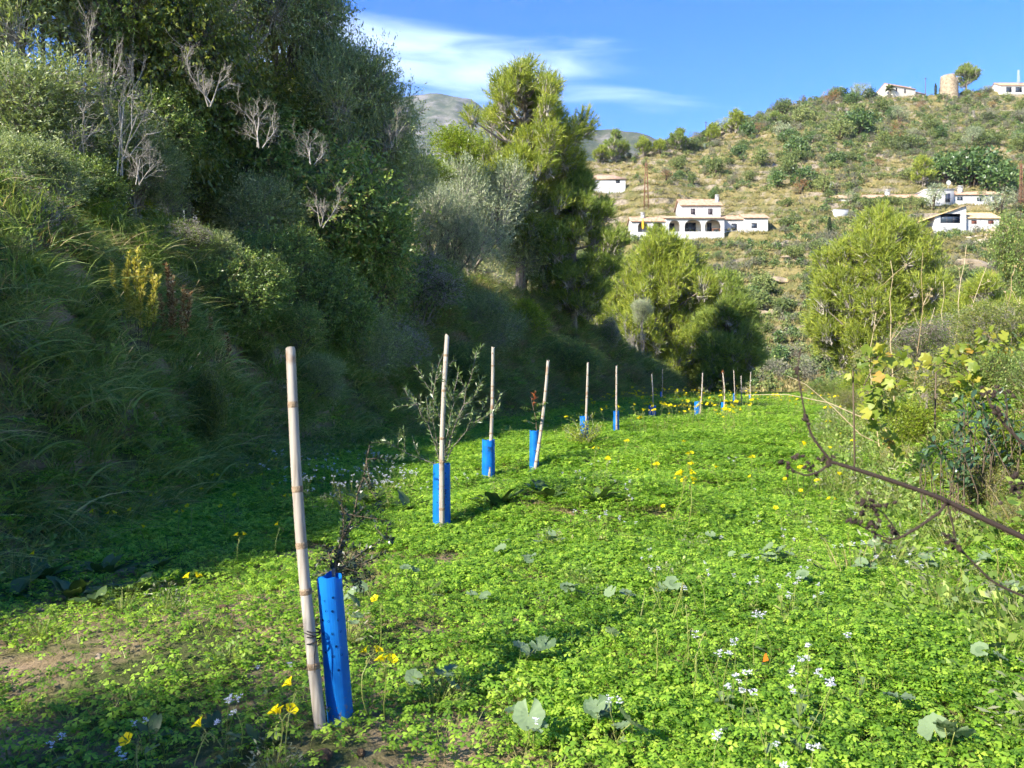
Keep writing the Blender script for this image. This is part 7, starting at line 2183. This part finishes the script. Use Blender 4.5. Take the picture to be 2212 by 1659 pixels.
GLOSSY = leaf_mat('glossy_leaf', [(0.0, (0.022, 0.05, 0.022)), (0.6, (0.055, 0.105, 0.045)), (1.0, (0.12, 0.19, 0.07))], trans=0.15, rough=0.3, spec=0.6, obj_var=0.8)
def oval_leaf(seed):
    g = Geo(); t = np.linspace(0, 1, 6); w = 0.2 * np.sin(np.clip(t * .92 + .06, 0, 1) * math.pi) ** 0.75; z = 0.12 * np.sin(t * 2.6)
    rows = []
    for i in range(6): rows += [(t[i], -w[i], z[i] + 0.05), (t[i], 0, z[i]), (t[i], w[i], z[i] + 0.05)]
    g.put(rows, [(i * 3 + c, i * 3 + c + 3, i * 3 + c + 4, i * 3 + c + 1) for i in range(5) for c in (0, 1)], 0.5)
    return g.mesh('oval_leaf', [GLOSSY], True)
OL = oval_leaf(1)
def glossy_shrub(label, px, py, d, rx, ry, n):
    c = ray(px, py, d); z = gz(c.x, c.y); sx, sz = rx / FPX * d, ry / FPX * d
    t = thing('evergreen_shrub', label, 'shrub', (c.x, c.y, z))
    g = Geo(); C = np.array([0, 0, c.z - z])
    for k in range(n // 6):
        dv = norm(rng.normal(size=3) + np.array([0, -0.25, 0.25])); e = C + dv * np.array([sx, sx * 0.8, sz]) * rng.uniform(0.55, 1.0)
        pts = stem_path((rng.normal(0, 0.08), rng.normal(0, 0.08), -0.05), e, rng, 6, 0.1); g.tube(pts, np.linspace(0.006, 0.0025, 6), 4)
        for q in range(6):
            a = q * 2.4 + rng.random(); b = pts[5] - (pts[5] - pts[3]) * (q / 7.0)
            add('leaf', OL, t, tuple(b), (rng.normal(0, 0.4), -rng.uniform(-0.1, 1.0), a), rng.uniform(0.055, 0.10))
    add('stem', g.mesh('shrub_stems', [TWIG_BROWN], True), t)
glossy_shrub('dark glossy-leaved shrub below the vine at the picture edge', 2125, 925, 6.6, 100, 85, 240)
glossy_shrub('lower dark glossy-leaved shrub beside the sunny field', 2045, 985, 6.4, 62, 45, 120)

B('verge_bush', 'tangled brown dry bush under the tall pale stalks', 'bush', 'fluff', 1, 2010, 745, 13.0, 95, 55)
B('verge_bush', 'dry twiggy bush left of the tall pale stalks', 'bush', 'bramble', 1, 1905, 790, 15.0, 70, 50)
B('verge_bush', 'grey-green bush behind the red-tinged vine', 'bush', 'bramble', 0, 2150, 720, 11.0, 85, 70)
B('verge_bush', 'light leafy bush low on the bank right of the sunny field', 'bush', 'lime', 1, 1985, 920, 8.6, 80, 55)
B('verge_bush', 'feathery green bush under the yellow-green vine', 'bush', 'bramble', 1, 1920, 880, 9.4, 62, 55)
B('verge_bush', 'mixed leafy bush at the picture edge under the dark stalk', 'bush', 'bramble', 0, 2150, 1060, 6.6, 80, 60)
B('verge_bush', 'green weed bush at the field edge under the glossy shrub', 'bush', 'lime', 0, 2030, 1040, 7.0, 60, 35)
B('verge_bush', 'deep green bush behind the glossy shrub', 'bush', 'mastic', 1, 2200, 840, 8.2, 70, 80)
for k_, (px, py, d, rx, ry, kd, v, lb) in enumerate([
        (1880, 830, 13.0, 60, 45, 'lime', 0, 'bright bush at the left end of the low bank'), (1960, 830, 11.0, 80, 60, 'bramble', 0, 'green bush behind the yellow-green vine'), (2060, 830, 9.5, 95, 70, 'bramble', 1, 'dense green bush between the two vines'),
        (2120, 800, 10.5, 90, 70, 'bramble', 0, 'shaggy bush behind the glossy shrub'), (2080, 720, 15.0, 90, 55, 'fluff', 0, 'dry brown thicket under the straw stalks'), (1950, 1000, 7.8, 50, 40, 'bramble', 1, 'weedy bush at the near field edge under the vine'),
        (2190, 960, 6.4, 70, 60, 'lime', 1, 'leafy bright bush at the picture edge under the vine'), (1840, 870, 18.0, 45, 30, 'bramble', 0, 'low scrub bush where the low bank meets the far field'), (1800, 850, 24.0, 50, 26, 'mastic', 1, 'low bush under the rounded pine'), (2200, 1130, 5.6, 60, 45, 'bramble', 0, 'tangled weed bush under the dark stalk at the edge')]):
    B('verge_bush', lb, 'bush', kd, v, px, py, d, rx, ry)
STRAW = leaf_mat('straw_stalk', [(0.0, (0.34, 0.24, 0.12)), (1.0, (0.62, 0.50, 0.31))], trans=0.0, rough=0.8, obj_var=0.5)
for k, (bx, by, tx, ty, lb) in enumerate([
        (1945, 770, 1925, 560, 'tall pale stalk leaning left before the rounded pine'), (1960, 760, 1998, 540, 'tallest pale stalk before the rounded pine'), (2040, 760, 2085, 530, 'tall straw stalk in front of the pale rock face'), (2060, 750, 2040, 610, 'pale stalk with drooping head'),
        (2080, 760, 2130, 580, 'thin straw stalk right of the rock face'), (2140, 760, 2190, 570, 'orange straw stalk near the picture edge'), (2170, 760, 2205, 640, 'short straw stalk at the picture edge'), (2010, 770, 2020, 660, 'short pale stalk in the brown tangle'), (1905, 790, 1890, 680, 'thin stalk left of the brown tangle')]):
    d = 11.5 + (k % 4) * 0.5
    b = ray(bx, by, d); b.z = gz(b.x, d); e = np.array(ray(tx, ty, d)) - np.array(b)
    t = thing('dry_stalk', lb, 'stalk', tuple(b), group='tall dry stalks on the low bank')
    g = Geo(); pts = stem_path((0, 0, -0.1), e, rng, 10, 0.04); g.tube(pts, np.linspace(0.009, 0.003, 10), 5, 0, rng.random()); add('stem', g.mesh('tall_stalk', [STRAW]), t)
    for q in range(5):
        i = rng.integers(4, 9); dv = norm(rng.normal(0, 0.6, 3) + np.array([0, 0, 0.9])); ln = rng.uniform(0.12, 0.4)
        g = Geo(); pe = stem_path(pts[i], pts[i] + dv * ln, rng, 5, 0.06); g.tube(pe, np.linspace(0.004, 0.0015, 5), 4, 0, 0.5)
        for r_ in range(7):
            dd_ = norm(rng.normal(0, 0.6, 3) + dv); g.tube(np.stack([pe[-1], pe[-1] + dd_ * 0.05]), [0.0012, 0.0028], 3, 0, 0.3)
        add('side_shoot', g.mesh('stalk_shoot', [STRAW]), t)
for k, (pts_, lb) in enumerate([([(1870, 905), (1790, 870), (1700, 852), (1610, 853)], 'thin arching bramble stem reaching over the far field'), ([(1860, 940), (1800, 880), (1740, 830), (1700, 812)], 'thin bare bramble stem before the rounded pine'), ([(1790, 935), (1660, 925), (1540, 930)], 'fallen pale cane lying in the far clover')]):
    d = 12.0
    q = np.array([np.array(ray(a_, b_, d + (0 if k < 2 else 6))) for a_, b_ in pts_]); t = thing('bramble_stem', lb, 'stem', tuple(q[0]))
    g = Geo(); g.tube(q - q[0], np.linspace(0.009, 0.004, len(q)), 5, 0, 0.6)
    g.tube(np.stack([(0, 0, 0), (0.35, 0.1, -0.15), (0.5, 0.1, gz(q[0][0] + 0.5, q[0][1]) - q[0][2])]), [0.009, 0.01, 0.011], 5, 0, 0.6); add('stem', g.mesh('bramble', [STRAW], True), t)

# ------------------------------------------------------------------ dry fennel stalk close to the camera
FENNEL = leaf_mat('dark_dry_stalk', [(0.0, (0.022, 0.016, 0.013)), (1.0, (0.07, 0.05, 0.038))], trans=0.0, rough=0.8, spec=0.15)
D0 = 1.15
def fr(px, py, d=D0): return np.array(ray(px, py, d))
root = np.array([1.25, 1.3, gz(1.25, 1.3)])
t = thing('dry_fennel_stalk', 'dark dry seed stalk leaning in from the picture edge close to the camera', 'stalk', tuple(root))
def limb(name, pts, r0, r1):
    g = Geo(); P = np.array(pts) - root
    # smooth through the given points
    s = np.linspace(0, len(P) - 1, (len(P) - 1) * 6 + 1); Q = np.stack([np.interp(s, np.arange(len(P)), P[:, i]) for i in range(3)], 1)
    for _ in range(3): Q[1:-1] = (Q[:-2] + 2 * Q[1:-1] + Q[2:]) / 4
    g.tube(Q, np.linspace(r0, r1, len(Q)) * 1.2, 7, 0, 0.5); return add(name, g.mesh('stalk_' + name, [FENNEL], True), t)
limb('stem', [root + [0, 0, -0.05], fr(2560, 1420, 1.25), fr(2300, 1205), fr(2212, 1162), (fr(2110, 1115)), fr(2030, 1075), fr(1930, 1040), fr(1830, 1008), fr(1796, 998)], 0.0050, 0.0022)
limb('branch', [fr(1796, 998), fr(1778, 975), fr(1755, 945), fr(1742, 908), fr(1736, 880), fr(1722, 800), fr(1730, 752)], 0.0020, 0.0008)
limb('branch', [fr(1796, 998), fr(1770, 1020), fr(1740, 1028), fr(1715, 1018), fr(1700, 1003)], 0.0016, 0.0009)
limb('branch', [fr(2045, 1083), fr(2032, 1105), fr(1990, 1135), fr(1945, 1162), fr(1920, 1166), fr(1885, 1150), fr(1845, 1128)], 0.0022, 0.0009)
limb('branch', [fr(1945, 1162), fr(1925, 1130), fr(1905, 1105), fr(1880, 1095)], 0.0013, 0.0008)
limb('branch', [fr(2045, 1083), fr(2060, 1140), fr(2068, 1190)], 0.0014, 0.0008)
limb('branch', [fr(2400, 1400, 1.2), fr(2250, 1305), fr(2150, 1262), fr(2110, 1225), fr(2072, 1182), fr(2050, 1168)], 0.0022, 0.0009)
limb('branch', [fr(2480, 1150, 1.2), fr(2290, 1010), fr(2212, 962), fr(2170, 918), fr(2140, 878), fr(2130, 845)], 0.0030, 0.0010)
limb('branch', [fr(2170, 918), fr(2176, 885), fr(2172, 850)], 0.0013, 0.0007)
limb('branch', [fr(2300, 1060), fr(2220, 1045), fr(2190, 1060)], 0.0014, 0.0008)
limb('branch', [fr(2560, 1420, 1.25), fr(2400, 1400, 1.2)], 0.0030, 0.0022); limb('branch', [fr(2560, 1420, 1.25), fr(2480, 1150, 1.2)], 0.0040, 0.0030)
def seeds(px, py, n, sp):
    g = Geo(); c = fr(px, py) - root
    for k in range(n):
        e = c + rng.normal(0, sp / FPX * D0, 3) * np.array([1, 0.8, 0.8])
        g.tube(np.stack([c, (c + e) / 2 + rng.normal(0, 0.002, 3), e]), [0.0006, 0.0005, 0.0005], 4, 0, 0.3)
        a = norm(rng.normal(size=3)) * 0.0042; g.tube(np.stack([e - a, e - a * .4, e + a * .4, e + a]), [0.0008, 0.0026, 0.0026, 0.0006], 5, 0, rng.random() * 0.6)
    add('seed_head', g.mesh('seed_head', [FENNEL]), t)
for a_ in [(1790, 1000, 9, 12), (1742, 908, 6, 6), (1705, 1005, 9, 14), (1725, 990, 5, 10), (1752, 1012, 5, 9), (1885, 1095, 14, 15), (1900, 1140, 12, 18), (1870, 1080, 9, 12), (1850, 1120, 7, 10), (1930, 1155, 7, 12), (2052, 1165, 7, 8), (2068, 1190, 5, 8), (2135, 850, 7, 10), (2155, 890, 9, 12), (2172, 850, 5, 8), (2195, 1060, 12, 18), (2205, 1035, 8, 12), (1722, 800, 3, 5), (2045, 1085, 5, 8)]:
    seeds(*a_)

# ------------------------------------------------------------------ more dead wood showing in the hedge
for px, py, d, rx, ry, v, yw, lb in [
        (235, 110, 12.2, 60, 150, 1, 0.5, 'second grey column of dead twigs beside the tall one'), (95, 190, 11.8, 60, 90, 0, 2.2, 'dead grey twigs in the sunlit olive near the picture edge'), (560, 240, 13.4, 60, 80, 0, 1.0, 'thin grey dead spray right of the climber thicket'),
        (690, 420, 14.6, 60, 70, 1, 2.9, 'grey dead spray low in the dark hedge'), (300, 330, 11.4, 55, 70, 0, 0.2, 'tangle of grey dead twigs under the dead column'), (850, 260, 18.0, 45, 60, 1, 1.4, 'thin bare spray at the feathery olive edge')]:
    B('dead_branches', lb, 'dead branches', 'twig', v, px, py, d, rx, ry, yaw=yw, march=False)

# ------------------------------------------------------------------ the air between here and the mountain
HAZE = bpy.data.materials.new('thin_haze'); HAZE.use_nodes = True
nt = HAZE.node_tree; nt.nodes.clear()
o_ = nt.nodes.new('ShaderNodeOutputMaterial'); v_ = nt.nodes.new('ShaderNodeVolumePrincipled')
v_.inputs['Color'].default_value = (0.72, 0.84, 1.0, 1); v_.inputs['Density'].default_value = 0.00007; v_.inputs['Anisotropy'].default_value = 0.0
nt.links.new(v_.outputs[0], o_.inputs['Volume'])
g = Geo(); g.box(-3700, 3700, -3700, 3700, -25, 1150)
add('haze', g.mesh('haze', [HAZE]), kind='stuff', label='thin blue haze over the valley')
